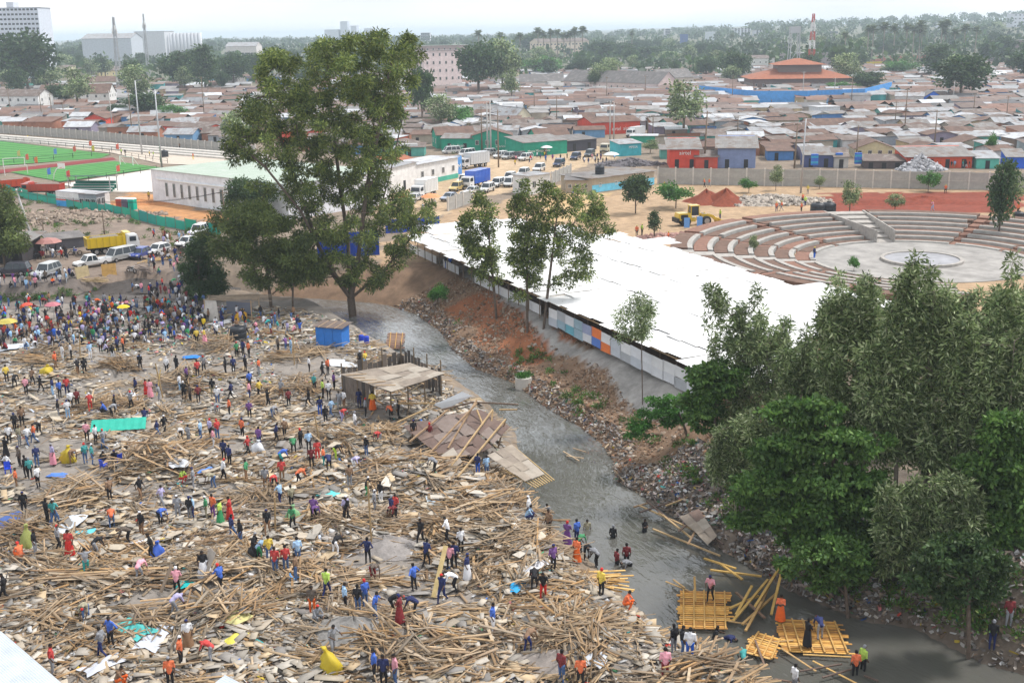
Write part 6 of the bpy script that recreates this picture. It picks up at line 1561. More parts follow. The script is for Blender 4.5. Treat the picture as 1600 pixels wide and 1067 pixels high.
def lorry(name, label, front, rear, cabc, bodyc, kind='box', bh=2.6, L=None):
    a, b = G(*front), G(*rear); d = b - a; L = L or float(np.linalg.norm(d[:2])); rz = math.atan2(d[1], d[0])
    root = thing(name, label, 'lorry', (a[0], a[1], max(a[2], b[2]) + .02), rz); hw = 1.15; cl = 1.9
    ch = MB(); ch.box((L / 2, 0, .85), (L, .9, .25)); ch.build('chassis', M_BUMP, root)
    cb = MB(); prof = [(0, .6), (0, 1.45), (.25, 2.5), (cl, 2.55), (cl, .6)]; n = len(prof)
    for s in (-1, 1): cb.v += [(x, s * hw * .95 * (.92 if z > 2 else 1), z) for x, z in prof]
    for i in range(n): cb.f.append((i, (i + 1) % n, n + (i + 1) % n, n + i)); cb.m.append(0)
    cb.f += [tuple(range(n - 1, -1, -1)), tuple(range(n, 2 * n))]; cb.m += [0, 0]
    cab_ = cb.build('cab', M_CAR, root); cab_['tint'] = list(cabc)
    MB().face([(0, 0, 0)] * 3) if False else None
    g = MB(); g.face([(-.01, -hw * .82, 1.5), (-.01, hw * .82, 1.5), (.225, hw * .78, 2.38), (.225, -hw * .78, 2.38)][::-1]); g.build('windscreen', M_GLASS, cab_)
    for s in (-1, 1):
        MB().box((.95, s * hw * .95, 1.95), (.95, .06, .7)).build('side_window', M_GLASS, cab_); MB().box((-.02, s * hw * .7, .85), (.08, .35, .2)).build('headlight', M_LAMP, cab_)
        MB().box((.1, s * (hw + .12), 1.9), (.08, .16, .4)).build('mirror', M_BUMP, cab_)
    MB().box((-.04, 0, .62), (.14, 2.1, .28)).build('bumper', M_BUMP, root)
    x0 = cl + .12
    if kind == 'box':
        o = MB().box(((x0 + L) / 2, 0, 1.0 + bh / 2), (L - x0, 2.4, bh)).build('cargo_box', M_CAR, root); o['tint'] = list(bodyc)
        for k in range(int((L - x0) / .6)):
            for s in (-1, 1): MB().box((x0 + .3 + k * .6, s * 1.215, 1.0 + bh / 2), (.07, .04, bh - .1)).build('rib', M_CAR, o)['tint'] = [q * .85 for q in bodyc]
        for z in (1.02, .98 + bh): MB().box(((x0 + L) / 2, 0, z), (L - x0 + .06, 2.47, .08)).build('edge_rail', M_CAR, o)['tint'] = [q * .9 for q in bodyc]
    elif kind == 'tipper':
        t_ = MB(); xm = (x0 + L) / 2; ln = L - x0
        t_.box((xm, 0, 1.15), (ln, 2.2, .16)); t_.box((L - .06, 0, 1.1 + bh / 2), (.12, 2.4, bh), ry=.1); t_.box((x0 + .06, 0, 1.15 + bh * .6), (.12, 2.4, bh * 1.2))
        for s in (-1, 1): t_.box((xm, s * 1.16, 1.1 + bh / 2), (ln, .1, bh))
        o = t_.build('tipper_body', M_CAR, root); o['tint'] = list(bodyc)
        for k in range(6):
            for s in (-1, 1): MB().box((x0 + .4 + k * (ln - .8) / 5, s * 1.24, 1.1 + bh / 2), (.12, .1, bh)).build('side_rib', M_CAR, o)['tint'] = [q * .85 for q in bodyc]
        MB().box((x0 - .35, 0, 1.2 + bh * 1.15), (.9, 2.3, .1)).build('cab_guard', M_CAR, o)['tint'] = list(bodyc)
        hp = MB(); hp.box((xm, 0, 1.1 + bh * .75), (ln - .3, 2.15, bh * .5), taper=.7); ld = hp.build('load', M_PAINT, o); ld['tint'] = [.2, .17, .14]
    elif kind == 'flat':
        o = MB().box(((x0 + L) / 2, 0, 1.15), (L - x0, 2.3, .15)).build('flatbed', M_CAR, root); o['tint'] = list(bodyc)
        for s in (-1, 1): MB().box(((x0 + L) / 2, s * 1.12, 1.55), (L - x0, .07, .7)).build('side_board', M_CAR, o)['tint'] = list(bodyc)
    for x in (.75, L * .68, L * .84):
        for s in (-1, 1): wheel(root, x, s * .98, .48, .3)
    return root
lorry('tipper_truck', 'yellow tipper truck with a white cab behind the parked cars', (217,391), (136,399), CW, (.72,.5,.02), 'tipper', 1.5)
lorry('tipper_truck', 'red tipper truck, right one of the two by the green netting', (36,306), (90,306), (.5,.05,.02), (.48,.05,.03), 'tipper', 1.4, 8.5)
lorry('tipper_truck', 'red tipper truck cut by the left picture edge', (-20,303), (38,298), (.5,.05,.02), (.5,.07,.03), 'tipper', 1.5, 8.5)
lorry('box_truck', 'white box lorry facing left among the parked cars', (649,312), (696,299), CW, (.74,.74,.73), 'box', 2.5, 7.4)
lorry('box_truck', 'blue ribbed container lorry with a white cab', (727,297), (782,283), CW, (.03,.12,.55), 'box', 2.5, 8.6)
lorry('box_truck', 'pale grey ribbed container lorry behind the blue one', (721,265), (773,258), (.6,.6,.62), (.55,.57,.6), 'box', 2.6, 8.6)
lorry('box_truck', 'white covered lorry behind the wall near the huge tree', (614,244), (648,243), CW, (.7,.7,.7), 'box', 2.0, 6.5)
lorry('flatbed_lorry', 'cream flatbed lorry driving along the dirt road', (943,241), (976,231), (.6,.55,.42), (.5,.47,.4), 'flat', 1, 7.5)
lorry('box_truck', 'white closed truck behind the red shop', (983,216), (1021,210), CW, (.75,.76,.78), 'box', 2.0, 7.5)
lorry('box_truck', 'orange box lorry below the blue wall', (1145,178), (1172,176), (.5,.1,.03), (.65,.2,.04), 'box', 2.4, 7.5)

# yellow wheel loader, seen from its engine end
P = G(1085, 352); ld = thing('wheel_loader', 'yellow wheel loader with a grey cab on the building site', 'digger', P, R(12)); YL = (.68, .45, .03)
def yl(mb, n, par=ld):
    o = mb.build(n, M_CAR, par); o['tint'] = list(YL); return o
yl(MB().box((-2.0, 0, 1.55), (2.4, 1.9, 1.15), taper=.92), 'engine_hood'); MB().box((-3.25, 0, 1.0), (.5, 2.3, .7)).build('counterweight', M_BUMP, ld)
MB().box((-2.1, -.97, 1.55), (1.2, .05, .7)).build('grille', M_DARK, ld)
yl(MB().box((-.6, 0, 1.0), (1.2, 1.2, .7)), 'rear_frame'); yl(MB().box((1.5, 0, 1.0), (2.0, 1.1, .7)), 'front_frame')
cab_ = MB().box((-.2, 0, 2.45), (1.4, 1.5, 1.5), taper=.9).build('cab', M_GLASS, ld); yl(MB().box((-.2, 0, 3.25), (1.6, 1.65, .14)), 'cab_roof', cab_)
for sx in (-1, 1):
    for sy in (-1, 1): yl(MB().beam((-.2 + sx * .7, sy * .75, 1.7), (-.2 + sx * .64, sy * .69, 3.2), .1), 'cab_post', cab_)
for x in (-1.8, 1.7):
    for s in (-1, 1): wheel(ld, x, s * .95, .78, .55)
for s in (-1, 1):
    yl(MB().beam((1.0, s * .45, 1.7), (2.8, s * .5, 1.5), .22, .35), 'lift_arm'); yl(MB().beam((2.8, s * .5, 1.5), (4.0, s * .55, .5), .22, .35), 'lift_arm')
MB().beam((1.2, 0, 1.9), (3.2, 0, 1.4), .15).build('hydraulic_ram', M_METAL, ld)
bk = MB(); bk.box((4.5, 0, .08), (1.0, 2.7, .08)); bk.box((4.05, 0, .55), (.1, 2.7, 1.0), ry=-.2)
for s in (-1, 1): bk.box((4.4, s * 1.33, .45), (.9, .07, .8))
yl(bk, 'bucket')

# motorbikes by the roadside
def bike(px, py, rz, col, label):
    root = thing('motorbike', label, 'motorbike', G(px, py), rz)
    for x in (-.62, .62):
        mb = MB(); mb.tube([(x + .3 * math.cos(a), 0, .31 + .3 * math.sin(a)) for a in np.linspace(0, 6.283, 15)], .06, 6, cap=False); w_ = mb.build('wheel', M_TYRE, root); MB().tube([(x, -.06, .31), (x, .06, .31)], .1, 8).build('hub', M_RIM, w_)
    MB().tube([(.62, 0, .31), (.45, 0, .85), (.4, 0, 1.0)], .035, 6).build('fork', M_METAL, root); MB().beam((.4, -.35, 1.02), (.4, .35, 1.02), .04).build('handlebar', M_METAL, root)
    MB().box((.12, 0, .78), (.42, .26, .22), taper=.7).build('fuel_tank', M_CAR, root)['tint'] = list(col); MB().box((-.38, 0, .8), (.65, .26, .1)).build('seat', M_BUMP, root); MB().box((0, 0, .45), (.4, .25, .32)).build('engine', M_METAL, root)
    MB().box((-.65, 0, .62), (.3, .14, .05)).build('mudguard', M_BUMP, root)
bike(92, 402, .6, (.4,.03,.03), 'motorbike left of the yellow tipper'); bike(118, 399, .3, (.03,.03,.3), 'motorbike at the tail of the yellow tipper'); bike(322, 485, 1.0, (.03,.03,.04), 'motorbike by the white makeshift tent'); bike(206, 428, -.5, (.03,.03,.03), 'motorbike beside the leaning timber by the road')
# ------------------------------------------------------------------ structures and single things on the demolished site
def wood(mb, n, par, c=(.4, .28, .17)):
    o = mb.build(n, M_WOOD, par); o['tint'] = list(c); return o
def V3(px, py, z): return Vector(W(px, py, z))
# blue kiosk
P = G(520, 541); k = thing('blue_kiosk', 'blue painted wooden kiosk with a flat rusty lid by the river', 'kiosk', P, -.35)
bl = (.04, .2, .62)
M_KB = mat('kiosk_blue', bl, .7, var=.15, scale=2)
for x0, x1, nm, y in ((-1.55, -.52, 'side_panel', -.8), (-.51, .51, 'door', -.82), (.52, 1.55, 'side_panel', -.8)): MB().box(((x0 + x1) / 2, y, 1.15), (x1 - x0 - .03, .06, 2.3)).build(nm, M_KB, k)
for x in (-1.55, 1.55): MB().box((x, .1, 1.15), (.06, 1.8, 2.3)).build('side_panel', M_KB, k)
MB().box((0, 1.0, 1.15), (3.1, .06, 2.3)).build('back_panel', M_KB, k)
MB().box((0, .1, 2.42), (3.7, 2.5, .07), rx=.06).build('roof', ROOFS[BROWN], k)
for x in (-1.0, 0, 1.0): wood(MB().beam((x, -1.2, 2.36), (x, 1.3, 2.5), .08), 'rafter', k)
# open shed still standing
SZ = 0.0
s = thing('standing_shed', 'open timber shed with a torn brown sheet roof, still standing by the river', 'shed', W(612, 640, SZ)); S0 = V3(612, 640, SZ)
q = [V3(536, 622, SZ), V3(612, 652, SZ), V3(690, 622, SZ), V3(628, 590, SZ)]   # left, front, right, back corners on the ground
h_ = 3.4
for c in range(4):
    a, b = q[c], q[(c + 1) % 4]
    for t_ in (0, .33, .66): 
        p = a.lerp(b, t_); wood(MB().beam(p - S0 + Vector((0, 0, -.3)), p - S0 + Vector((0, 0, h_ + (.3 if c in (2, 3) else 0))), .12), 'post', s, (.2, .15, .1))
for (a, b, z0) in [(q[0], q[1], 0), (q[3], q[0], 0), (q[2], q[3], 1)]:
    n = 12
    for i in range(n):
        if z0 == 0 and a is q[0] and i in (8, 9, 10, 11): continue
        p0, p1 = a.lerp(b, i / n), a.lerp(b, (i + .9) / n)
        hh = h_ * random.uniform(.7, .95); wood(MB().prism([(p0.x - S0.x, p0.y - S0.y), (p1.x - S0.x, p1.y - S0.y), (p1.x - S0.x, p1.y - S0.y + .03), (p0.x - S0.x, p0.y - S0.y + .03)], 0, hh), 'wall_board', s, random.choice([(.1, .085, .075), (.16, .13, .11), (.07, .06, .055)]))
def roofpatch(par, c, nu, nv, name, O, mats, sag=.12, seed=0):
    """a roof plane made of separate overlapping sheets between four corners"""
    r = random.Random(seed)
    for i in range(nu):
        for j in range(nv):
            def P_(u_, v_): return c[0].lerp(c[1], u_).lerp(c[3].lerp(c[2], u_), v_)
            e = .012; zz = .03 * ((i + j) % 2) + r.uniform(0, .04)
            pts = [P_(i / nu - e, j / nv - e), P_((i + 1) / nu + e, j / nv - e), P_((i + 1) / nu + e, (j + 1) / nv + e), P_(i / nu - e, (j + 1) / nv + e)]
            pts = [p - O + Vector((0, 0, zz + r.uniform(-sag, sag) * .4)) for p in pts]
            mb = MB(); mb.face(pts); mb.face([p - Vector((0, 0, .02)) for p in reversed(pts)]); mb.build(name, r.choice(mats), par)
RT = [V3(533, 585, h_), V3(612, 612, h_), V3(694, 584, h_ + .2), V3(640, 568, h_ + .3)]
M_TORN = [mat('torn_sheet_a', (.29, .245, .2), .85, var=.3, scale=1), mat('torn_sheet_b', (.24, .2, .165), .85, var=.3, scale=1), mat('torn_sheet_c', (.33, .29, .245), .85, var=.25, scale=1)]
roofpatch(s, RT, 5, 4, 'roof_sheet', S0, M_TORN, .1, 1)
for t_ in (.05, .3, .55, .8, 1):
    a, b = RT[0].lerp(RT[3], t_) - S0, RT[1].lerp(RT[2], t_) - S0; wood(MB().beam(a - Vector((0, 0, .12)), b + (b - a) * .06 - Vector((0, 0, .12)), .09), 'rafter', s)
for k_ in range(5):
    a = RT[0].lerp(RT[1], .1 + k_ * .15) - S0; wood(MB().beam(a + Vector((0, 0, .1)), a + Vector((random.uniform(1, 2), random.uniform(-.4, .6), .12)), .14, .03), 'loose_batten', s)
# collapsed roof
cz = thing('collapsed_roof', 'large collapsed roof of brown sheets sliding toward the river', 'roof', W(720, 690, .5)); C0 = V3(720, 690, .5)
M_RS = [mat('brown_sheet_a', (.165, .115, .095), .7, var=.25, scale=1), mat('brown_sheet_b', (.21, .165, .145), .7, var=.2, scale=1), mat('brown_sheet_c', (.14, .095, .08), .7, var=.25, scale=1)]
roofpatch(cz, [V3(632, 668, .9), V3(700, 722, .7), V3(768, 700, 1.1), V3(712, 645, 1.7)], 5, 4, 'roof_sheet', C0, M_RS, .22, 2)
roofpatch(cz, [V3(712, 650, 1.7), V3(770, 692, 1.2), V3(796, 668, 1.5), V3(750, 640, 2.0)], 3, 2, 'roof_sheet', C0, M_RS, .2, 3)
roofpatch(cz, [V3(572, 735, .5), V3(618, 738, .5), V3(640, 718, .7), V3(604, 706, .7)], 3, 2, 'hardboard_sheet', C0, M_TORN, .15, 4)
roofpatch(cz, [V3(690, 712, .9), V3(705, 735, .7), V3(722, 722, .9), V3(708, 700, 1.0)], 2, 1, 'hardboard_sheet', C0, M_TORN, .15, 5)
for (a, b, za, zb) in [((660,720),(745,630),.7,3.0),((700,735),(770,640),.7,2.4),((715,745),(790,655),.6,2.2),((640,690),(700,640),1,2),((690,640),(740,628),2.0,2.6),((735,628),(810,632),2.6,2.2),((745,640),(765,690),2.6,.5),((770,640),(765,690),2.4,.3),((790,655),(778,700),2.2,-.3),((780,640),(808,640),2.3,2.2),((745,625),(700,700),3.0,1.0),((620,660),(668,638),1.2,1.6),((622,630),(680,630),1.6,1.6)]:
    wood(MB().beam(V3(*a, za) - C0, V3(*b, zb) - C0, .12), 'beam', cz, random.choice([(.4, .28, .15), (.3, .2, .12), (.16, .11, .08)]))
o = MB(); pts = [V3(678, 632, 2.0), V3(695, 640, 1.6), V3(738, 618, 3.2), V3(722, 612, 3.4)]; o.face([p - pts[0] for p in pts]); o.face([p - pts[0] - Vector((0, 0, .02)) for p in reversed(pts)])
o = o.build('iron_sheet', M_SHEET, None, loc=pts[0]); o['tint'] = [.7, .72, .75]; tag(o, 'bright bent iron sheet sticking up by the collapsed roof', 'iron sheet')
# roof edge hanging over the water
hz = thing('overhanging_roof', 'grey sheet roof edge with rafters poking out over the river', 'roof', W(800, 735, .4)); H0 = V3(800, 735, .4)
roofpatch(hz, [V3(762, 712, .6), V3(820, 752, .1), V3(850, 740, -.2), V3(800, 695, .6)], 4, 3, 'roof_sheet', H0, M_TORN, .05, 6)
for i in range(9):
    t_ = i / 8; a = V3(790, 735, .2).lerp(V3(800, 695, .5), t_); b = V3(838, 762, -.3).lerp(V3(866, 750, -.5), t_); wood(MB().beam(a - H0, b - H0, .07), 'rafter', hz, (.48, .34, .16))
for a, b in [((770, 705), (740, 745)), ((790, 755), (785, 790)), ((815, 752), (812, 800))]: wood(MB().beam(V3(*a, .5) - H0, V3(*b, -1.0) - H0, .12), 'prop', hz, (.12, .09, .07))

# rafts of roof timber in the water
def raft(label, cor, n, battens, z=ZW + .25, extra=(), tones=((.58, .3, .075), (.64, .36, .1), (.48, .24, .06), (.55, .33, .12), (.4, .2, .06))):
    c = [V3(*p, z) for p in cor]; O = c[0]; root = thing('timber_raft', label, 'raft', O)
    for i in range(n):
        t0 = (i + .5) / n; a, b = c[0].lerp(c[3], t0), c[1].lerp(c[2], t0); j = random.uniform(-.15, .15); d = (b - a).normalized()
        wood(MB().beam(a - O + d * j, b - O + d * random.uniform(-.35, .25) + Vector((0, 0, random.uniform(-.02, .03))), (c[3] - c[0]).length / n * random.uniform(.6, .95), .03), 'plank', root, random.choice(tones))
    for i in range(battens):
        t0 = (i + .5) / battens; a, b = c[0].lerp(c[1], t0), c[3].lerp(c[2], t0)
        wood(MB().beam(a - O + Vector((0, 0, .07)), b - O + Vector((0, 0, .07)), .09, .08), 'batten', root, (.5, .3, .1))
    for (a, b, za, zb) in extra: wood(MB().beam(V3(*a, z + za) - O, V3(*b, z + zb) - O, .12, .04), 'loose_plank', root, random.choice([(.5, .32, .12), (.4, .26, .12)]))
    return root
raft('square orange timber raft with cross battens, person in pink on it', [(1060,982),(1142,984),(1140,925),(1060,922)], 19, 5, extra=[((1087, 940), (1085, 900), .1, 1.6), ((1040, 908), (1075, 922), .1, .1), ((1052, 905), (1070, 918), .1, .2), ((1138, 970), (1172, 975), .1, .0)])
raft('long orange timber raft with two people standing on it', [(1226,1018),(1334,1022),(1312,972),(1212,966)], 18, 6, extra=[((1200, 1003), (1240, 1000), 0, .1), ((1255, 1022), (1330, 1026), 0, .05), ((1220, 1012), (1275, 1048), .1, .0), ((1270, 1032), (1340, 1068), 0, -.05)])
raft('broken reddish timber raft between the two orange ones', [(1158,1018),(1212,1032),(1225,1000),(1180,986)], 11, 4)
raft('small sunken rusty raft near the blue kiosk', [(604,546),(630,545),(634,521),(606,520)], 8, 3, ZW + .15, (), ((.2, .12, .09), (.26, .17, .13), (.16, .1, .08)))
def pole_set(name, label, cat, items, c, w=.1, z=ZW + .2):
    O = V3(*items[0][0], z); root = thing(name, label, cat, O)
    for a, b, za, zb in items: wood(MB().beam(V3(*a, z + za) - O, V3(*b, z + zb) - O, w, w * .6), 'pole', root, random.choice(c))
DK = [(.12, .085, .07), (.18, .12, .09), (.3, .2, .12)]
pole_set('sunken_frame', 'dark broken roof frame lying in the water at the far bank', 'frame', [((1020,826),(1125,868),0,.1),((1000,790),(1090,830),.3,.3),((1000,800),(1060,780),.4,.5),((1010,782),(1050,815),.6,.3),((1060,830),(1098,800),.5,1.2),((1075,850),(1100,805),.3,1.0),((1030,800),(1080,840),.4,.4),((990,792),(1015,785),.2,.4),((1088,818),(1130,850),.5,.4),((1040,790),(1080,775),.6,.9)], DK + [(.4,.28,.15)], .14)
sr = thing('fallen_roof_panel', 'grey roof panel lying on the far bank above the water', 'panel', V3(1100, 820, -1.2)); S0 = V3(1100, 820, -1.2)
roofpatch(sr, [V3(1062, 808, -1.2), V3(1105, 850, -1.6), V3(1120, 838, -1.4), V3(1092, 796, -.8)], 3, 2, 'roof_sheet', S0, M_TORN + M_RS[:1], .12, 8)
pole_set('driftwood', 'orange beams stuck between the square raft and the far bank', 'timber', [((1145,970),(1200,905),.1,.5),((1150,960),(1175,915),.1,.6),((1160,975),(1215,925),.1,.3),((1178,950),(1222,880),.2,1.4),((1185,955),(1205,905),.1,.8),((1140,950),(1185,930),.2,.2),((1205,960),(1222,890),.1,1.8),((1150,925),(1195,965),.3,.2),((1165,985),(1190,940),.1,.4),((1125,880),(1160,905),.1,.2),((1100,872),(1150,888),.1,.1),((1110,890),(1190,900),.1,.1)], [(.5,.32,.1),(.4,.25,.1),(.3,.2,.1),(.2,.13,.09)], .16)
pole_set('driftwood', 'long thin poles floating below the long raft', 'timber', [((1250,1048),(1315,1037),.05,.1),((1285,1058),(1330,1045),.05,.1),((1180,1000),(1195,1040),.2,.1),((1210,1060),(1290,1075),.1,.1),((1350,1055),(1372,1063),0,0)], DK, .11)
pole_set('driftwood', 'small floating timber scraps in mid river', 'timber', [((880,705),(905,720),0,.05),((885,712),(912,716),.05,0),((895,700),(915,706),0,0),((960,735),(975,752),.1,.2),((945,700),(955,690),.1,.2)], [(.4,.3,.2),(.3,.22,.15)], .12)
OP = thing('plank_stack', 'long orange brown planks stacked out over the water', 'plank stack', V3(930, 905, -.2)); O0_ = V3(930, 905, -.2)
for i in range(22):
    a = V3(868 + random.uniform(-14, 10), 893 + random.uniform(0, 22), .2 + random.uniform(-.2, .2)); b = V3(965 + random.uniform(-18, 28), 898 + random.uniform(-8, 28), -.3 + random.uniform(-.2, .3))
    wood(MB().beam(a - O0_, b - O0_, .15, .04), 'plank', OP, random.choice([(.5, .3, .1), (.58, .38, .15), (.42, .25, .09)]))
LP = thing('plank_stack', 'long stacked planks lying crosswise left of the middle', 'plank stack', G(200, 900)); L0 = Vector(G(200, 900))
for i in range(24):
    a = Vector(G(46 + random.uniform(-8, 50), 905 + random.uniform(-6, 12))); b = Vector(G(240 + random.uniform(-40, 40), 900 + random.uniform(-4, 26)))
    wood(MB().beam(a - L0 + Vector((0, 0, .1 + .02 * i)), b - L0 + Vector((0, 0, .1 + .02 * i)), .16, .05), 'plank', LP, WOOD[random.randrange(9)])
FANS = [((110, 785), 22, 2.6, .7, .5, 'fanned pile of yellow planks with people on both sides'), ((60, 570), 20, 3.0, .05, .2, 'log stack at the left edge of the rubble'), ((295, 950), 14, 2.8, 1.2, .4, 'upright planks leaning near the carried board'), ((760, 800), 22, 3.2, .5, .35, 'pale plank fan on the river bank'), ((250, 715), 36, 3.4, 1.0, 1.2, 'tall heap of crossed timber in the middle of the site'), ((1100, 1058), 20, 3.2, .8, .6, 'plank pile at the water in the bottom right of the site'), ((700, 1010), 24, 3.4, -.4, .5, 'wide spread of splintered planks at the bottom middle'), ((350, 900), 20, 2.8, .6, .8, 'plank pile behind the carried board')]
for (pp, n, L, yaw, jit, lb) in FANS:
    O = Vector(G(*pp)); root = thing('timber_pile', lb, 'timber pile', O)
    for i in range(n):
        dx, dy = random.gauss(0, 1.1), random.gauss(0, .8); z = float(ground_z([O.x + dx], [O.y + dy])[0]) - O.z + .1 + .035 * i
        y_ = yaw + random.gauss(0, jit); l = L * random.uniform(.6, 1.25); p = random.gauss(0, .14)
        d = Vector((math.cos(y_) * math.cos(p), math.sin(y_) * math.cos(p), math.sin(p))) * l / 2; c = Vector((dx, dy, z))
        wood(MB().beam(c - d, c + d, random.choice([.1, .14, .18]), .05), 'plank', root, WOOD[random.randrange(9)] * random.uniform(.9, 1.15))

# corrugated roofs poking in at the bottom
def corr(label, c, zt, n, drop):
    P = [V3(*p, zt) for p in c]; O = P[0]; root = thing('corrugated_roof', label, 'roof', O)
    for i in range(n):
        mb = MB(); m_ = 8
        for j in range(m_):
            t0, t1 = (i + j / m_) / n, (i + (j + 1) / m_) / n; z0, z1 = (.04 if j % 2 else 0), (0 if j % 2 else .04)
            a, b, cc, d = P[0].lerp(P[1], t0), P[0].lerp(P[1], t1), P[3].lerp(P[2], t1), P[3].lerp(P[2], t0)
            mb.face([a - O + Vector((0, 0, z0)), b - O + Vector((0, 0, z1)), cc - O + Vector((0, 0, z1)), d - O + Vector((0, 0, z0))])
        mb.build('iron_sheet', M_CORR, root)
    O2 = MB(); O2.beam(P[1] - O - Vector((0, 0, .1)), P[2] - O - Vector((0, 0, .1)), .1); O2.build('eaves_beam', M_POLEW, root)
    for s_ in (.15, .85):
        p = P[1].lerp(P[2], s_) - O; MB().beam((p.x, p.y, -zt + .0), (p.x, p.y, -.05), .12).build('post', M_POLEW, root)
M_CORR = mat('corrugated_iron', (.55, .6, .66), .4, .15, var=.15, scale=.8)
corr('pale corrugated iron roof corner at the bottom left', [(-160,1010),(2,986),(98,1068),(-40,1140)], 3.0, 9, 0)
corr('small corrugated iron roof corner at the bottom edge', [(300,1095),(352,1054),(392,1075),(350,1120)], 2.6, 4, 0)

# cloths, sheets, sacks
def cloth(name, label, px, py, w_, d_, col, hump=.25, seed=0, cat='sheet', rz=None, lift=.12):
    r = random.Random(seed); P = G(px, py); mb = MB(); n = 9; ph = [r.uniform(0, 6.28) for _ in range(6)]
    for i in range(n + 1):
        for j in range(n + 1):
            x, y = (i / n - .5), (j / n - .5); e = 1 + .14 * math.sin(5 * x + ph[0]) + .12 * math.sin(6 * y + ph[1])
            z = hump * (.5 + .5 * math.sin(7 * x + ph[2]) * math.cos(6 * y + ph[3])) * (1 - 3.2 * max(x * x, y * y)) + r.uniform(-.04, .04) * (w_ * .3)
            mb.v.append((x * w_ * e, y * d_ * e, max(-.04, z) + lift))
    for i in range(n):
        for j in range(n):
            b = i * (n + 1) + j; mb.f.append((b, b + n + 1, b + n + 2, b + 1)); mb.m.append(0)
    o = mb.build(name, M_PAINT, None, smooth=True, loc=P, rot=(0, 0, r.uniform(0, 3.1) if rz is None else rz)); o['tint'] = list(col); tag(o, label, cat)
SH_ = [(210,986,2.4,1.3,(.08,.42,.4),'turquoise sheet lying below the long planks'),(12,818,3.2,1.6,(.05,.1,.3),'dark blue sheet at the left edge'),(118,838,2.0,1.4,(.1,.45,.55),'light turquoise sheet behind the bent woman'),(100,820,3.2,2.0,(.5,.54,.6),'large crumpled white grey sheet'),(202,855,2.4,.9,(.6,.62,.7),'white rolled sheet on the planks'),(242,998,2.6,1.3,(.5,.53,.6),'pale plastic sheet near the turquoise one'),(160,1042,2.0,1.0,(.5,.52,.58),'grey crumpled sheet near the bottom left'),(300,560,2.0,1.0,(.03,.2,.6),'bright blue sheet on the brown panel heap'),(90,745,1.6,.8,(.08,.2,.6),'blue sheet near the draped yellow one'),(270,722,3.4,1.5,(.55,.57,.62),'pale sheet lying on the timber heap'),(325,737,1.4,1.0,(.1,.25,.65),'small blue cloth right of the timber heap'),(290,915,1.2,.8,(.0,.42,.42),'teal cloth by the crouching man in pink'),(840,887,2.4,.7,(.62,.62,.66),'white sack bundle near the purple shirted man'),(512,775,1.6,1.1,(.1,.5,.5),'teal plastic sheet left of the tall thin post'),(680,785,2.0,1.0,(.45,.52,.58),'pale blue sheet near the plank fan'),(808,920,1.8,.9,(.02,.3,.6),'bright blue sheet near the bent men'),(15,545,5.0,2.0,(.5,.55,.62),'pale grey sheet covering goods at the left'),(70,540,4.0,1.8,(.4,.42,.46),'grey sheets heaped beside the log stack'),(540,570,4.5,2.0,(.55,.56,.58),'white and grey sheets heaped above the open shed'),(350,505,3.0,1.6,(.5,.5,.5),'grey cloth heap near the makeshift tent'),(370,480,2.4,1.6,(.1,.25,.6),'blue and white bundle at the makeshift tent'),(1090,990,2.4,1.0,(.6,.6,.64),'white rags heaped on the near end of the square raft'),(1310,1012,2.4,1.0,(.4,.42,.48),'rags on the near edge of the long raft'),(1225,985,2.2,1.0,(.35,.35,.38),'rags between the rafts'),(1120,895,2.6,1.2,(.55,.5,.55),'rags caught on the beams in the river'),(930,1032,1.8,1.2,(.5,.53,.58),'bent iron sheet scrap among boards at the bottom'),(1252,1062,2.6,1.2,(.6,.57,.52),'pale board sheet at the bottom right edge'),(455,905,.8,.5,(.1,.3,.6),'small blue rag near the men in red jackets'),(370,970,1.6,1.4,(.5,.46,.2),'faded yellow mat near the red shirted worker'),(372,1000,1.4,.8,(.55,.5,.08),'yellow net bag on the ground')]
for i, (px, py, w_, d_, c, lb) in enumerate(SH_): cloth('plastic_sheet', lb, px, py, w_, d_, c, .3, i)
def sack(name, label, px, py, r_, h_, col, lean=0, seed=0):
    rr = random.Random(seed); P = G(px, py); mb = MB(); n = 14; prof = [(.95, -.05), (1.05, .12), (1.0, .32), (.86, .5), (.6, .66), (.36, .76), (.2, .84), (.26, .93), (.3, 1.0)]
    for q, z in prof:
        for k in range(n):
            a = 6.283 * k / n; w_ = 1 + .2 * math.sin(3 * a + seed + z * 5) + .12 * math.sin(7 * a + z * 9) + rr.uniform(-.09, .09); mb.v.append((r_ * q * w_ * math.cos(a) + lean * z * z, r_ * q * w_ * math.sin(a), z * h_))
    for i in range(len(prof) - 1):
        for k in range(n): mb.f.append((i * n + k, i * n + (k + 1) % n, (i + 1) * n + (k + 1) % n, (i + 1) * n + k)); mb.m.append(0)
    mb.f.append(tuple(range((len(prof) - 1) * n, len(prof) * n))); mb.m.append(0)
    o = mb.build(name, M_PAINT, None, smooth=True, loc=P); o['tint'] = list(col); tag(o, label, 'sack')
YS = (.5, .38, .03)
sack('yellow_sack', 'big slumped yellow sack beside the ragged grey man at the bottom', 519, 1049, .5, 1.45, YS, -.4, 1)
sack('yellow_sheet_bundle', 'yellow sheet draped over a bent carrier at the left', 107, 721, .55, 1.35, YS, .1, 2)
sack('yellow_bundle', 'round yellow bundle carried near the left edge', 73, 585, .6, 1.0, YS, .2, 3)
sack('green_cloth_bundle', 'tall pale green cloth held up at the left edge', 43, 858, .42, 1.8, (.3, .33, .1), .1, 4)
sack('blue_tarpaulin_bundle', 'crumpled blue tarpaulin carried at the left', 246, 872, .45, 1.2, (.05, .12, .5), .1, 5)
sack('green_sack', 'pale green sack carried near the middle', 457, 812, .5, 1.1, (.22, .4, .2), .1, 6)
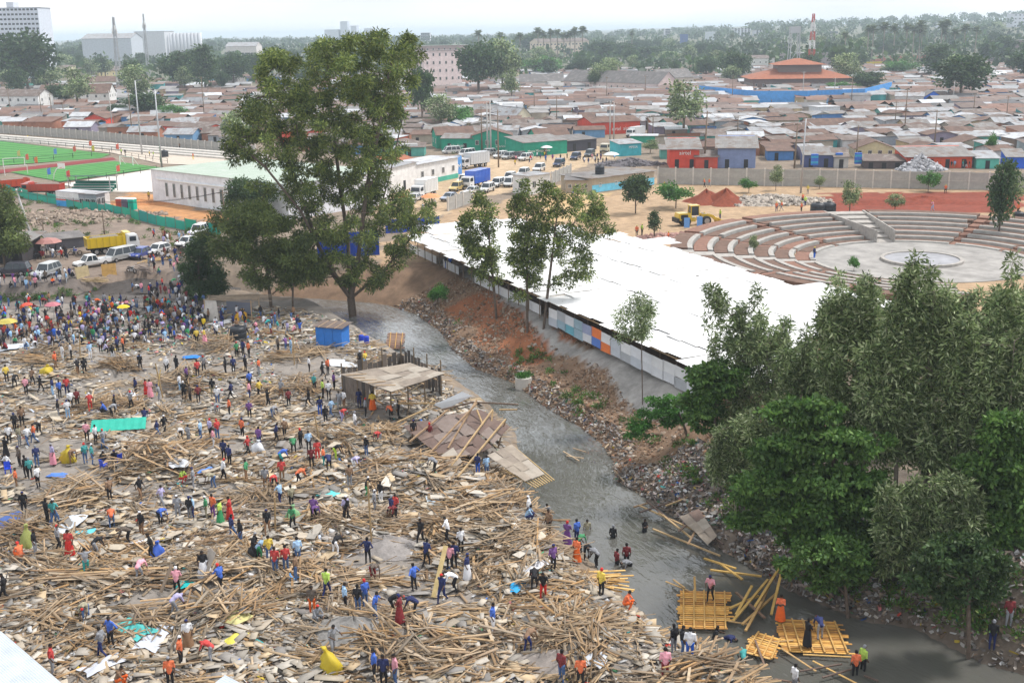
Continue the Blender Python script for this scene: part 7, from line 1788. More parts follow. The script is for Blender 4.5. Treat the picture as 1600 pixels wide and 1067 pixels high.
sack('white_sack', 'white sack carried in front of the plank pile', 321, 903, .45, 1.2, (.62, .63, .68), .15, 7)
sack('white_sack', 'white sack at the left edge of the shed forecourt', 403, 706, .5, 1.0, (.6, .62, .66), .1, 8)
sack('orange_sack', 'orange yellow sack near the makeshift tent', 378, 500, .7, 1.3, (.65, .35, .03), .1, 9)
sack('white_sack', 'white sack among the sorters behind the green sheet', 206, 625, .6, .9, (.6, .62, .68), 0, 10)
sack('black_sack', 'black bulging sack carried at the middle of the site', 398, 872, .45, 1.4, (.03, .03, .035), .15, 11)
# green corrugated sheet
o = MB(); 
for j in range(14): o.face([(-2.3 + j * .33, -.55, .03 * (j % 2)), (-2.3 + (j + 1) * .33, -.55, .03 * ((j + 1) % 2)), (-2.3 + (j + 1) * .33, .55, .03 * ((j + 1) % 2) + .7), (-2.3 + j * .33, .55, .03 * (j % 2) + .7)])
tag(o.build('iron_sheet', mat('green_sheet', (.03, .4, .3), .5, var=.15), None, loc=G(186, 673) + np.array([0, 0, .2]), rot=(0, 0, .15)), 'long green corrugated sheet lying on the rubble', 'iron sheet')
# tall posts standing in the wreckage
for a, zt, lb in [((581, 853), 4.6, 'tall thin post standing in the wreckage'), ((430, 832), 2.6, 'thin brown post near the green sack'), ((255, 622), 3.4, 'leaning yellow plank standing upright'), ((125, 560), 2.6, 'pair of upright planks held near the log stack'), ((460, 570), 3.2, 'leaning dark post by the dark sheet pile'), ((500, 690), 2.2, 'short leaning brown post')]:
    P = G(*a); wood_o = MB().beam((0, 0, -.3), (random.uniform(-.5, .3), 0, zt), .1).build('timber_post', M_WOOD, None, loc=P); wood_o['tint'] = [.36, .25, .13]; tag(wood_o, lb, 'post')
# concrete lump, concrete ring, makeshift tent, shacks by the road, umbrellas, chairs
heap('concrete_lump', 'grey lump of broken concrete in the foreground rubble', 553, 985, 1.9, .8, (.22, .21, .2), stretch=1.5, seed=21)
heap('concrete_lump', 'grey earth lump beside the tall thin post', 600, 850, 2.0, .6, (.24, .22, .21), stretch=1.6, seed=22)
heap('boulder', 'rounded boulder at the bottom left of the tall concrete lump', 870, 1030, 1.6, .5, (.25, .22, .2), stretch=1.5, seed=23)
P = W(818, 606, ZW); rg = thing('concrete_ring', 'pale concrete ring with grass on it at the water edge', 'concrete ring', P)
MB().tube([(0, 0, -.4), (0, 0, 1.15)], .85, 20).build('ring_wall', M_CONC2, rg); 
gv = leaves_mesh('grass_top', np.array([[0, 0, 1.25], [.3, .2, 1.25], [-.3, -.1, 1.25]]), np.array([.6, .5, .5]), 160, .35, .12, GREENS['bright'], -.8, .4, 5); link('grass_top', gv, rg)
tn = thing('makeshift_tent', 'makeshift white tent of sheets and poles beside the crowd', 'tent', G(352, 500)); T0 = Vector(G(352, 500))
mb = MB(); c = [Vector((-2.2, -.5, 2.6)), Vector((-.6, -1.2, 2.6)), Vector((-.4, -1.3, .1)), Vector((-2.4, -.8, .1))]
for pts in (c, [c[0], c[3], Vector((-2.4, 1.5, .1)), Vector((-2.1, 1.3, 2.5))]): mb.face(pts); mb.face([p + Vector((.02, .02, 0)) for p in reversed(pts)])
mb.build('sheet_wall', mat('tent_cloth', (.55, .52, .48), .8, var=.15), tn)
for i in range(14): wood(MB().beam((-2.2 + random.uniform(-.3, 1.5), -1 + i * .2, 2.7), (4.5 + random.uniform(-1, 2), -1.2 + i * .25, 2.5 + random.uniform(-.2, .4)), .07), 'roof_pole', tn, (.3, .24, .18))
for x, y in ((-2.2, -.6), (3.5, -1.2), (3.8, 1.8), (-2.1, 1.3)): wood(MB().beam((x, y, -.3), (x, y, 2.6), .1), 'post', tn)
mw_ = MB().box((1.5, 1.2, 1.1), (3.0, .08, 2.2)); mw_.build('back_sheet', M_PAINT, tn)['tint'] = [.2, .22, .28]
building('roadside_stall', 'roadside stall with a rusty sheet roof at the left picture edge', (-30,412),(36,412), 384, 6, roof=('mono', .9), wallc=(.06,.055,.06), rm=GREY, doors=3, over=.8)
building('roadside_shanty', 'long low dark sheet shanty behind the umbrella', (78,392),(132,386), 376, 4, roof=('mono', .4), wallc=(.12,.12,.14), rm=ASB)
def umbrella(label, px, py, r_, col, h_=2.2):
    root = thing('market_umbrella', label, 'umbrella', G(px, py)); MB().tube([(0, 0, 0), (0, 0, h_ + .1)], .03, 6).build('pole', M_METAL, root); n = 8
    for k in range(n):
        a, b = 6.283 * k / n, 6.283 * (k + 1) / n
        mb = MB(); mb.face([(0, 0, h_ + r_ * .32), (r_ * .6 * math.cos(a), r_ * .6 * math.sin(a), h_ + r_ * .2), (r_ * .6 * math.cos(b), r_ * .6 * math.sin(b), h_ + r_ * .2)]); mb.face([(r_ * .6 * math.cos(a), r_ * .6 * math.sin(a), h_ + r_ * .2), (r_ * math.cos(a), r_ * math.sin(a), h_ - .05), (r_ * math.cos(b), r_ * math.sin(b), h_ - .05), (r_ * .6 * math.cos(b), r_ * .6 * math.sin(b), h_ + r_ * .2)])
        mb.build('canopy_panel', M_PAINT, root)['tint'] = [q * (1 if k % 2 else .9) for q in col]
umbrella('faded red and grey umbrella by the roadside stall', 78, 401, 2.0, (.38,.18,.16)); umbrella('orange umbrella near the white box lorry', 674, 326, 1.9, (.75,.28,.12)); umbrella('red orange umbrella right of the huge tree', 627, 326, 1.6, (.75,.1,.03))
umbrella('white umbrella beside the green corner shop', 854, 244, 1.6, (.7,.7,.7)); umbrella('white umbrella by the wheel heap', 955, 256, 2.0, (.65,.68,.66)); umbrella('pink red umbrella inside the crowd', 85, 500, 1.0, (.45,.15,.18), 1.9); umbrella('yellow umbrella at the left of the crowd', 14, 526, 1.2, (.45,.38,.08), 1.8); umbrella('small yellow umbrella in the crowd', 195, 502, .8, (.65,.5,.02), 1.8); umbrella('small red umbrella in the crowd', 45, 498, .7, (.6,.08,.05), 1.8)
def chair(label, px, py, rz):
    root = thing('plastic_chair', label, 'chair', G(px, py), rz); m_ = mat('blue_plastic', (.02,.06,.5), .4, var=.03)
    MB().box((0, 0, .43), (.46, .44, .05)).build('seat', m_, root); MB().box((0, .22, .7), (.44, .05, .5), rx=-.15).build('backrest', m_, root)
    for x in (-.19, .19):
        for y in (-.18, .18): MB().beam((x * 1.1, y * 1.1, 0), (x, y, .43), .05).build('leg', m_, root)
        MB().box((x * 1.15, 0, .62), (.05, .42, .04)).build('armrest', m_, root)
chair('blue plastic chair at the left edge with a man on it', 13, 740, .5); chair('blue plastic chair near the green corrugated sheet', 163, 735, 2.5); chair('blue plastic chair turned toward the timber heap', 186, 726, 4)
for px, py, lb in [(1310, 262, 'left stack of blue crates behind the wall'), (1272, 264, 'middle stack of blue and green crates behind the wall'), (1340, 262, 'stack of blue crates right of the kiosk')]:
    O = G(px, py); root = thing('crate_stack', lb, 'crates', O)
    for i in range(6): MB().box((0, 0, 1.0 + i * .42), (1.5, .8, .38)).build('crate', M_PAINT, root)['tint'] = [.04, .15 + .2 * (i % 3 == 1), .55]
tb = [(655, 536, 'blue drum at the water edge'), (663, 538, 'second blue drum at the water edge')]
for px, py, lb in tb:
    O = G(px - 90, py); d_ = MB().tube([(0, 0, 0), (0, 0, .1), (0, 0, .85), (0, 0, .9)], [.27, .29, .29, .27], 14); o = d_.build('plastic_drum', mat('blue_plastic', (.02,.06,.5)), None, True, loc=O); tag(o, lb, 'drum')
# board wall stacks by the road, leaning
for (a, b, hgt, c, lb) in [((120,437),(140,431),1.6,(.42,.34,.2),'stack of pale boards by the roadside'), ((160,433),(183,433),1.7,(.5,.3,.1),'orange brown board panel standing by the roadside')]:
    A, B = G(*a), G(*b); d = B - A; o = MB().box((np.linalg.norm(d) / 2, 0, hgt / 2), (float(np.linalg.norm(d)), .1, hgt)).build('board_panel', M_WOOD, None, loc=A, rot=(-.15, 0, math.atan2(d[1], d[0]))); o['tint'] = list(c); tag(o, lb, 'board')
for i, (pp, n, L, yaw, jit, lb) in enumerate([((150, 443), 12, 3.4, .1, .25, 'planks piled at the road edge above the crowd'), ((225, 425), 12, 4.0, 2.3, .08, 'dark planks leaning down from the road'), ((250, 408), 8, 3.6, .9, .08, 'orange planks beside the white hatchback'), ((335, 500), 16, 3.0, .1, .3, 'thin sticks stacked before the makeshift tent'), ((115, 398), 5, 4.5, .5, .05, 'long beam lying by the yellow tipper')]):
    O = Vector(G(*pp)); root = thing('timber_pile', lb, 'timber pile', O)
    for k in range(n):
        c = Vector((random.gauss(0, .6), random.gauss(0, .5), .12 + .05 * k)); y_ = yaw + random.gauss(0, jit); d = Vector((math.cos(y_), math.sin(y_), random.gauss(0, .06))) * L * random.uniform(.4, .55); wood(MB().beam(c - d, c + d, .13, .05), 'plank', root, [(.45,.33,.18),(.14,.11,.1),(.55,.36,.14),(.34,.28,.2),(.3,.22,.15)][i])
# people-sized barrier boards on the building site
for px, py in ((1073, 357), (1093, 355)):
    o = MB().box((0, 0, .9), (.9, .06, 1.6)).build('site_board', M_PAINT, None, loc=G(px, py)); o['tint'] = [.15, .35, .75]; tag(o, f'blue site board {"left" if px < 1080 else "right"} of the pair below the digger', 'board')
# ------------------------------------------------------------------ people
def body(pose, voxel):
    """joints of one pose -> tapered limbs fused into one skin; faces sorted into skin, top, trousers, shoes, hair"""
    J = dict(pel=(0, 0, .93), che=(0, .01, 1.24), nek=(0, .01, 1.46), hed=(0, -.02, 1.62), hl=(-.09, 0, .9), hr=(.09, 0, .9), kl=(-.11, -.02, .48), kr=(.11, -.02, .48), al=(-.11, .03, .08), ar=(.11, .03, .08), sl=(-.19, .01, 1.41), sr=(.19, .01, 1.41), el=(-.25, .04, 1.13), er=(.25, .04, 1.13), wl=(-.24, -.07, .9), wr=(.24, -.07, .9))
    J.update({'stand': {}, 'walk': dict(kl=(-.1, -.2, .5), al=(-.1, -.27, .08), kr=(.1, .06, .47), ar=(.1, .34, .16), el=(-.24, .16, 1.15), wl=(-.24, .1, .92), er=(.24, -.1, 1.15), wr=(.23, -.26, 1.0)),
      'bend': dict(pel=(0, .2, .88), hl=(-.09, .18, .86), hr=(.09, .18, .86), che=(0, -.08, 1.06), nek=(0, -.3, 1.08), hed=(0, -.46, 1.03), sl=(-.19, -.24, 1.06), sr=(.19, -.24, 1.06), el=(-.22, -.34, .78), er=(.22, -.34, .78), wl=(-.14, -.46, .52), wr=(.14, -.46, .52), kl=(-.13, .02, .47), kr=(.13, .1, .47), al=(-.14, .05, .08), ar=(.14, .2, .08)),
      'carry': dict(el=(-.36, -.05, 1.45), er=(.36, -.05, 1.45), wl=(-.2, -.12, 1.72), wr=(.2, -.12, 1.72), kl=(-.1, -.12, .49), al=(-.1, -.12, .08), ar=(.11, .16, .08)),
      'crouch': dict(pel=(0, .15, .38), hl=(-.1, .12, .36), hr=(.1, .12, .36), che=(0, .02, .68), nek=(0, -.06, .9), hed=(0, -.12, 1.05), sl=(-.19, -.04, .84), sr=(.19, -.04, .84), el=(-.25, -.2, .6), er=(.25, -.2, .6), wl=(-.12, -.4, .45), wr=(.12, -.4, .45), kl=(-.17, -.28, .5), kr=(.17, -.28, .5), al=(-.15, -.12, .08), ar=(.15, -.16, .08)),
      'hips': dict(el=(-.4, .08, 1.16), er=(.4, .08, 1.16), wl=(-.18, -.06, 1.0), wr=(.18, -.06, 1.0), kl=(-.14, -.02, .48), al=(-.17, .03, .08)),
      'reach': dict(er=(.3, -.2, 1.2), wr=(.22, -.46, 1.18), el=(-.28, -.1, 1.15), wl=(-.18, -.34, 1.06), kl=(-.12, -.14, .49), al=(-.12, -.16, .08), ar=(.12, .18, .08), che=(0, -.06, 1.22), nek=(0, -.1, 1.44), hed=(0, -.15, 1.59), sl=(-.19, -.09, 1.39), sr=(.19, -.09, 1.39)),
      'turn': dict(el=(-.24, -.1, 1.15), wl=(-.02, -.24, 1.14), er=(.24, -.1, 1.17), wr=(.04, -.22, 1.2), kr=(.13, -.06, .48), ar=(.14, -.02, .08))}[pose])
    J = {k: Vector(v) for k, v in J.items()}
    up = (J['nek'] - J['pel']).normalized(); hd = (J['hed'] - J['nek']).normalized(); hips_ = (J['hl'] + J['hr']) / 2
    B = [('pel', 'che', .135, .15, 1), ('che', 'nek', .15, .075, 1), ('sl', 'sr', .075, .075, 1), ('hl', 'hr', .105, .105, 2), ('nek', 'hed', .055, .06, 0)]
    for s in 'lr': B += [('h' + s, 'k' + s, .095, .066, 2), ('k' + s, 'a' + s, .062, .045, 2), ('s' + s, 'e' + s, .06, .047, 1), ('e' + s, 'w' + s, .043, .033, 0)]
    mb = MB(); bones = []
    def cap(a, b, ra, rb, n=10):
        d = (b - a).normalized() if (b - a).length > 1e-6 else Vector((0, 0, 1)); pts, rad = [], []
        for t_ in (-1, -.7, -.35): pts.append(a + d * ra * t_); rad.append(ra * math.sqrt(max(0, 1 - t_ * t_)) + .002)
        for s in (0, .5, 1): pts.append(a.lerp(b, s)); rad.append(ra + (rb - ra) * s)
        for t_ in (.35, .7, 1): pts.append(b + d * rb * t_); rad.append(rb * math.sqrt(max(0, 1 - t_ * t_)) + .002)
        mb.tube(pts, rad, n)
    for a, b, ra, rb, reg in B: cap(J[a], J[b], ra, rb); bones.append((J[a], J[b], reg, ra))
    side = Vector((.04, 0, 0))
    for s in (-1, 1): cap(J['che'] + side * s * 2 - up * .05, J['che'] + side * s * 2.2 + up * .1, .11, .1)
    h = J['hed']; cap(h + hd * -.035, h + hd * .05, .082, .092); bones.append((h + hd * -.03, h + hd * .06, 0, .1))
    face = Vector((0, -1, 0)); face = (face - hd * face.dot(hd)).normalized()
    cap(h + face * .045 - hd * .07, h + face * .05 - hd * .045, .05, .055); cap(h + face * .085 - hd * .01, h + face * .1 - hd * .03, .016, .018)
    for s in (-1, 1): cap(h + Vector((.088 * s, 0, 0)) - hd * .01, h + Vector((.092 * s, .01, 0)) + hd * .02, .018, .02)
    for s in 'lr':
        w = J['w' + s]; d = (w - J['e' + s]).normalized(); sg = -1 if s == 'l' else 1
        pl = w + d * .075; cap(w, pl, .03, .04); bones.append((w, w + d * .16, 0, .04)); q = Vector((sg * 1.0, 0, 0)); q = (q - d * q.dot(d)).normalized()
        for f in (-1.5, -.5, .5, 1.5): cap(pl + face * f * .016, pl + face * f * .02 + d * (.085 - abs(f - .3) * .012) - q * .012, .012, .01, 6)
        cap(w + d * .03 + face * .03, w + d * .075 + face * .062 - q * .01, .014, .011, 6)
        a = J['a' + s]; f_ = face.copy(); f_.z = 0; f_ = f_.normalized() if f_.length > .1 else Vector((0, -1, 0))
        heel = Vector((a.x, a.y, a.z - .045)); cap(heel + f_ * -.03, heel + f_ * .15, .042, .034); bones.append((heel - f_ * .03, heel + f_ * .17, 3, .05))
    me = mb.mesh('person_raw', M_DARK); o = bpy.data.objects.new('person_raw', me); COL.objects.link(o)
    md = o.modifiers.new('r', 'REMESH'); md.mode = 'VOXEL'; md.voxel_size = voxel; md.use_smooth_shade = True
    bpy.context.view_layer.update(); ev = o.evaluated_get(bpy.context.evaluated_depsgraph_get()); res = bpy.data.meshes.new_from_object(ev); bpy.data.objects.remove(o)
    n = len(res.polygons); c = np.zeros(n * 3); res.polygons.foreach_get('center', c); c = c.reshape(-1, 3)
    best = np.full(n, 9.0); reg = np.zeros(n, int)
    for a, b, g, r_ in bones:
        a_, b_ = np.array(a), np.array(b); d = b_ - a_; t_ = np.clip(((c - a_) @ d) / (d @ d + 1e-9), 0, 1); dd = np.linalg.norm(c - a_ - t_[:, None] * d, axis=1) - r_
        k = dd < best; best[k] = dd[k]; reg[k] = g
    rel = c - np.array(h); along = rel @ np.array(hd); fr = rel @ np.array(face); ishead = np.linalg.norm(rel, axis=1) < .17
    reg[ishead & ((along > .055) | ((fr < -.02) & (along > -.05)))] = 4
    res.materials.clear()
    for m_ in PMATS: res.materials.append(m_)
    res.polygons.foreach_set('material_index', reg.astype(np.int32)); res.polygons.foreach_set('use_smooth', np.ones(n, bool)); res.update(); res.name = 'person'
    return res
PMATS = [mat('skin', (.09, .05, .033), .55, var=.08, scale=6), mat('top_cloth', prop='top', rough=.85, var=.32, scale=9), mat('trouser_cloth', prop='legs', rough=.9, var=.14, scale=5), mat('shoe', (.05, .045, .045), .7, var=.1), mat('hair_or_cap', prop='cap', rough=.9, var=.1)]
POSES = ['stand', 'walk', 'bend', 'carry', 'crouch', 'hips', 'reach', 'turn']
HI = {p: body(p, .026) for p in POSES}
LO = {p: body(p, .075) for p in POSES}
sk = MB(); n_ = 16
for q, z in [(.15, 1.06), (.18, .95), (.22, .7), (.27, .35), (.29, .12)]:
    for k in range(n_): a = 6.283 * k / n_; w_ = q * (1 + .08 * math.sin(4 * a + z * 3)); sk.v.append((w_ * math.cos(a), w_ * .85 * math.sin(a), z))
for i in range(4):
    for k in range(n_): sk.f.append((i * n_ + k, i * n_ + (k + 1) % n_, (i + 1) * n_ + (k + 1) % n_, (i + 1) * n_ + k)); sk.m.append(0)
SKIRT = sk.mesh('skirt', PMATS[2], True)
PCOL = {'R': ((.55,.035,.03), 'red'), 'O': ((.75,.14,.03), 'orange'), 'Y': ((.7,.5,.03), 'yellow'), 'G': ((.04,.25,.1), 'green'), 'L': ((.4,.6,.06), 'lime green'), 'T': ((.03,.3,.3), 'teal'), 'B': ((.03,.12,.55), 'royal blue'), 'N': ((.02,.03,.12), 'navy'), 'A': ((.3,.5,.75), 'light blue'), 'P': ((.16,.06,.25), 'purple'), 'K': ((.75,.3,.38), 'pink'), 'W': ((.7,.71,.75), 'white'), 'E': ((.25,.26,.29), 'grey'), 'D': ((.018,.018,.022), 'black'), 'M': ((.2,.025,.03), 'maroon'), 'U': ((.24,.14,.08), 'brown'), 'H': ((.3,.27,.18), 'khaki'), 'V': ((.4,.36,.6), 'lavender'), 'C': ((.13,.1,.08), 'dark patterned'), 'J': ((.07,.13,.28), 'denim')}
PK = {'s': 'stand', 'w': 'walk', 'b': 'bend', 'c': 'carry', 'q': 'crouch', 'h': 'hips', 'r': 'reach', 't': 'turn', 'd': 'stand', 'f': 'turn'}
PN = {'s': 'standing', 'w': 'walking', 'b': 'bending', 'c': 'arms raised', 'q': 'crouching', 'h': 'standing akimbo', 'r': 'reaching out', 't': 'arms folded', 'd': 'in a long skirt', 'f': 'in a long robe'}
ZONES = [
((0,800),4,"345,80,T,J,w 225,280,D,E,s 130,305,O,O,q 370,245,E,D,c 440,285,R,R,d 545,400,E,T,c 610,275,D,E,b 703,100,O,J,b 795,205,C,D,b 890,160,D,U,s 955,300,D,D,r 1012,88,B,D,b 882,428,K,E,b 1455,182,N,J,w 1508,216,D,J,s 1380,82,L,G,d 1440,60,R,O,f 1588,300,D,D,r 1385,505,B,D,r 1275,420,D,W,d 1110,525,K,D,r 1105,645,V,E,b 540,690,H,J,b 35,565,D,D,w 700,850,B,D,h 640,915,E,N,w 335,1025,R,E,s 1180,862,W,U,d 1135,970,O,D,s 1310,940,R,E,b 1070,1110,O,D,s 755,1095,U,O,q"),
((400,800),4,"75,150,D,U,w 235,115,G,D,r 362,65,P,D,r 567,65,D,D,w 862,65,M,D,b 30,300,A,G,b 85,315,Y,J,s 125,400,R,J,s 190,382,R,J,s 265,330,A,J,s 252,436,U,J,s 505,270,D,W,b 700,325,N,D,h 738,442,C,M,b 1032,212,D,D,w 445,538,L,N,w 560,622,A,D,s 640,635,D,J,s 685,602,B,J,s 745,678,B,J,r 355,645,C,O,s 382,700,E,E,q 480,895,E,E,r 865,640,D,D,b 900,702,M,M,f 985,656,N,D,b 988,497,B,D,h 1065,345,N,D,r 1165,570,N,N,w 1230,500,W,D,b 1200,200,W,D,r 1212,372,K,D,s 1282,262,W,D,s 1240,362,N,D,s 1322,432,N,W,d 1482,762,B,W,s 742,1062,B,D,s 800,1095,N,D,s 872,1090,K,J,s"),
((800,800),4,"105,60,W,E,s 230,150,U,D,s 345,212,P,P,f 405,196,B,N,s 470,187,H,D,s 425,252,G,D,b 405,322,O,O,d 468,305,D,D,b 520,342,E,D,b 258,377,P,D,s 140,487,D,D,b 197,552,D,R,r 558,536,Y,D,s 720,612,O,O,q 108,872,U,N,b 310,1075,M,J,s 428,1105,O,D,s 955,1052,K,M,s 1010,896,D,E,s 1064,906,D,J,s 1110,932,W,B,s 1262,880,D,D,r 1348,892,N,N,b"),
((400,500),4,"20,345,O,E,s 140,205,C,D,s 190,202,P,J,r 220,217,A,A,s 335,337,W,D,s 418,372,D,D,w 451,346,O,D,s 367,452,T,D,s 22,492,Y,D,w 77,552,D,D,c 157,492,E,U,r 207,552,M,D,s 332,547,D,D,w 420,492,L,D,s 457,502,W,D,s 490,442,P,D,s 647,552,N,N,s 687,612,E,D,s 730,572,Y,O,d 522,562,E,E,w 552,557,W,U,s 842,622,O,D,b 892,622,D,D,s 402,602,N,B,s 437,654,D,D,s 472,612,A,J,w 545,640,R,V,b 622,702,W,E,s 112,622,E,J,b 127,774,N,D,r 182,742,U,D,w 22,802,P,N,s 237,837,G,D,b 282,807,D,D,s 332,822,A,D,s 387,882,R,R,s 425,922,O,T,s 350,932,M,D,s 507,872,D,L,b 457,942,N,D,b 167,907,B,T,b 692,862,D,J,s 767,782,R,E,b 987,752,D,U,s 1087,772,M,M,s 622,947,V,W,b 587,1047,U,E,s 165,1012,R,U,s 117,1062,R,D,b 62,1062,E,U,s 277,1032,O,D,b 1112,962,E,D,b 1387,972,N,B,s 1442,987,A,J,s 1402,842,R,D,q"),
((0,500),4,"350,307,O,U,s 395,262,W,W,s 447,247,W,D,s 567,247,A,W,s 492,352,D,U,r 532,347,D,D,s 45,392,Y,D,s 97,422,D,D,b 205,412,U,D,r 167,472,K,D,s 258,457,D,D,w 377,492,B,D,s 422,472,R,N,s 447,562,W,D,s 332,472,N,A,s 567,572,R,R,r 370,622,D,E,s 428,622,W,A,s 487,552,M,D,s 142,667,U,D,s 97,702,D,D,w 62,782,W,D,s 127,792,H,E,s 177,792,W,J,w 217,772,O,J,w 242,722,D,D,b 42,862,D,D,f 235,922,N,J,s 335,912,V,K,d 127,922,C,D,s 167,987,D,D,s 192,997,T,D,s 242,1052,W,D,s 107,1062,O,U,s 50,925,W,D,q 455,902,U,U,b 537,902,T,J,s 582,912,T,J,s 652,812,E,J,w 547,762,K,D,s 602,782,W,D,s 642,902,D,N,q 722,902,D,D,q 707,257,D,W,s 880,322,D,D,w 1045,337,W,D,s 1107,332,D,D,s 1170,397,P,D,s 1237,362,R,D,s 1277,332,E,D,r 917,482,R,R,f 942,492,K,K,d 852,472,N,D,s 1002,522,E,E,r 1127,452,W,A,s 1152,502,D,D,t 1192,517,C,D,s 1242,522,M,D,s 1362,532,W,J,s 1332,482,D,H,s 1447,502,N,D,w 1462,342,N,D,s 1412,342,D,D,s 1537,327,D,D,s 1562,432,B,D,s 1437,612,O,D,s 1562,622,P,D,s 1357,602,E,E,b 1562,502,K,N,s 652,592,B,D,q 722,592,D,D,s 707,612,E,D,b 822,562,E,D,c 907,632,N,E,q 987,742,N,J,w 1032,722,D,D,w 1257,757,A,J,s 1317,742,V,D,s 1362,752,R,J,s 1182,782,E,E,s 1132,762,W,D,b 1337,802,K,W,s 1517,742,O,D,s 1552,852,R,D,w 1402,882,N,D,s 1437,917,N,D,s 1542,1012,G,U,h 1397,1012,W,D,r 1142,1022,L,R,q 1212,1062,E,E,s 1327,1052,H,J,b 1482,237,G,D,s 1522,232,N,D,s 1557,237,O,D,s 1232,152,Y,D,s 1282,157,Y,K,d 772,202,O,D,s 632,207,W,D,s 662,207,V,D,q 737,207,N,D,s"),
((0,730),4,"155,300,D,D,s 300,360,D,D,s 340,360,T,J,r 690,215,U,D,s 880,205,D,U,w 1015,258,V,E,w 1115,325,E,E,s 1210,330,A,N,s 1190,335,D,E,s 1292,325,G,H,s 1335,322,O,P,s"),
((400,730),3.2,"125,190,A,N,r 180,210,H,D,s 295,275,P,D,b 453,275,V,D,s 555,160,D,G,r 625,185,D,W,s 595,230,E,E,s 680,272,N,U,w 700,250,R,D,s 1365,275,A,N,q 1460,255,E,D,q"),
]
RIVERP = [((958,840),'D','D','s','wading thigh deep in mid river'),((1007,830),'D','D','f','in a long coat, wading near the far bank'),((964,880),'M','D','s','wading beside two others'),((979,872),'M','D','s','wading behind the maroon shirted wader'),((981,884),'E','D','b','wading and bending beside the others')]
RAFTP = [((1110,938),'K','D','r','on the square raft'),((1219,971),'O','O','f','on the far corner of the long raft'),((1261,1010),'D','D','f','with orange headwear on the long raft'),((1280,996),'N','E','b','with a white cap bending on the long raft')]
WATERP = [((1336,1054),'O','D','s','at the near corner of the long raft'),((1348,1046),'L','D','s','in a hi-vis vest beside the long raft'),((1241,1075),'W','E','s','in a checked shirt at the bottom edge'),((1160,1040),'T','D','b','bending at the water edge by the planks')]
BANKP = [((1446,898),'O','B','s','under the trees on the far bank'),((1479,898),'W','D','q','sitting under the trees on the far bank'),((1549,1016),'D','N','s','on the litter of the far bank near the corner'),((1575,982),'M','E','s','under the trees at the right edge'),((1243,645),'A','N','s','seen between the thicket trees'),((891,516),'B','N','q','sitting against the patched iron fence'),((920,528),'D','N','q','sitting at the patched iron fence, second one'),((697,420),'D','B','s','under the left end of the white roof'),((704,421),'B','D','s','in front of the white cladding'),((681,607),'B','D','s','behind the open shed'),((571,575),'Y','A','s','behind the sheets by the open shed'),((563,575),'D','D','s','beside the yellow capped one behind the shed')]
WORKP = [((1100,349),'O','E','in front of the digger'),((1125,344),'L','N','right of the digger'),((995,370),'O','D','behind the white roof edge, left one'),((1003,368),'L','D','behind the white roof edge, right one'),((1101,293),'O','D','by the wall, left of the pair'),((1108,293),'O','E','by the wall, right of the pair'),((1262,304),'Y','E','left of the white lamp post'),((1254,318),'O','D','left of the water tanks'),((1258,322),'L','N','at the stone heap'),((1213,332),'O','N','at the left rim of the terraces'),((1221,330),'O','E','second at the left rim of the terraces'),((1252,332),'O','D','at the water tanks'),((1477,303),'O','D','before the wall on the right'),((1457,330),'K','A','at the head of the ramp'),((1272,406),'N','B','at the edge of the plaza'),((1044,380),'O','N','at the roof corner'),((1038,298),'Y','D','below the low tree'),((897,304),'D','B','beside the stone hut'),((1590,335),'O','D','on the right rim of the terraces'),((190,243),'L','D','by the far goal'),((196,244),'D','D','second by the far goal'),((234,246),'Y','D','beside the dark blue tank'),((240,247),'L','E','second beside the dark blue tank'),((281,234),'U','D','on the pale terrace'),((302,250),'O','Y','beyond the white hall'),((44,220),'Y','E','at the far touchline'),((233,313),'Y','D','by the white hall corner')]
SHORTL = [((250,725),'the timber heap'),((520,525),'the blue kiosk'),((620,610),'the open shed'),((715,680),'the collapsed roof'),((1100,950),'the square raft'),((50,1030),'the roof corner'),((518,1035),'the big yellow sack'),((108,705),'the draped yellow sheet'),((72,578),'the round yellow bundle'),((185,668),'the green sheet'),((810,850),'the river side heap'),((940,905),'the orange planks'),((45,835),'the pale green cloth'),((110,790),'the fanned planks'),((580,800),'the tall post'),((553,975),'the concrete lump'),((470,560),'the dark sheet pile'),((300,560),'the brown panels'),((372,525),'the black tank'),((205,985),'the turquoise sheet'),((246,870),'the blue tarpaulin'),((400,860),'the black sack'),((457,812),'the green sack'),((60,545),'the grey sheets'),((325,737),'the small blue cloth'),((320,905),'the white sack'),((440,690),'the scattered planks'),((200,560),'the crowd edge'),((660,720),'the hardboard sheets'),((600,930),'the middle boards'),((740,960),'the splintered planks'),((840,1040),'the bottom boards'),((410,990),'the faded mat')]
SHW2 = [(W(px, py, 0.0)[:2], nm) for (px, py), nm in SHORTL]
LABELS = {}
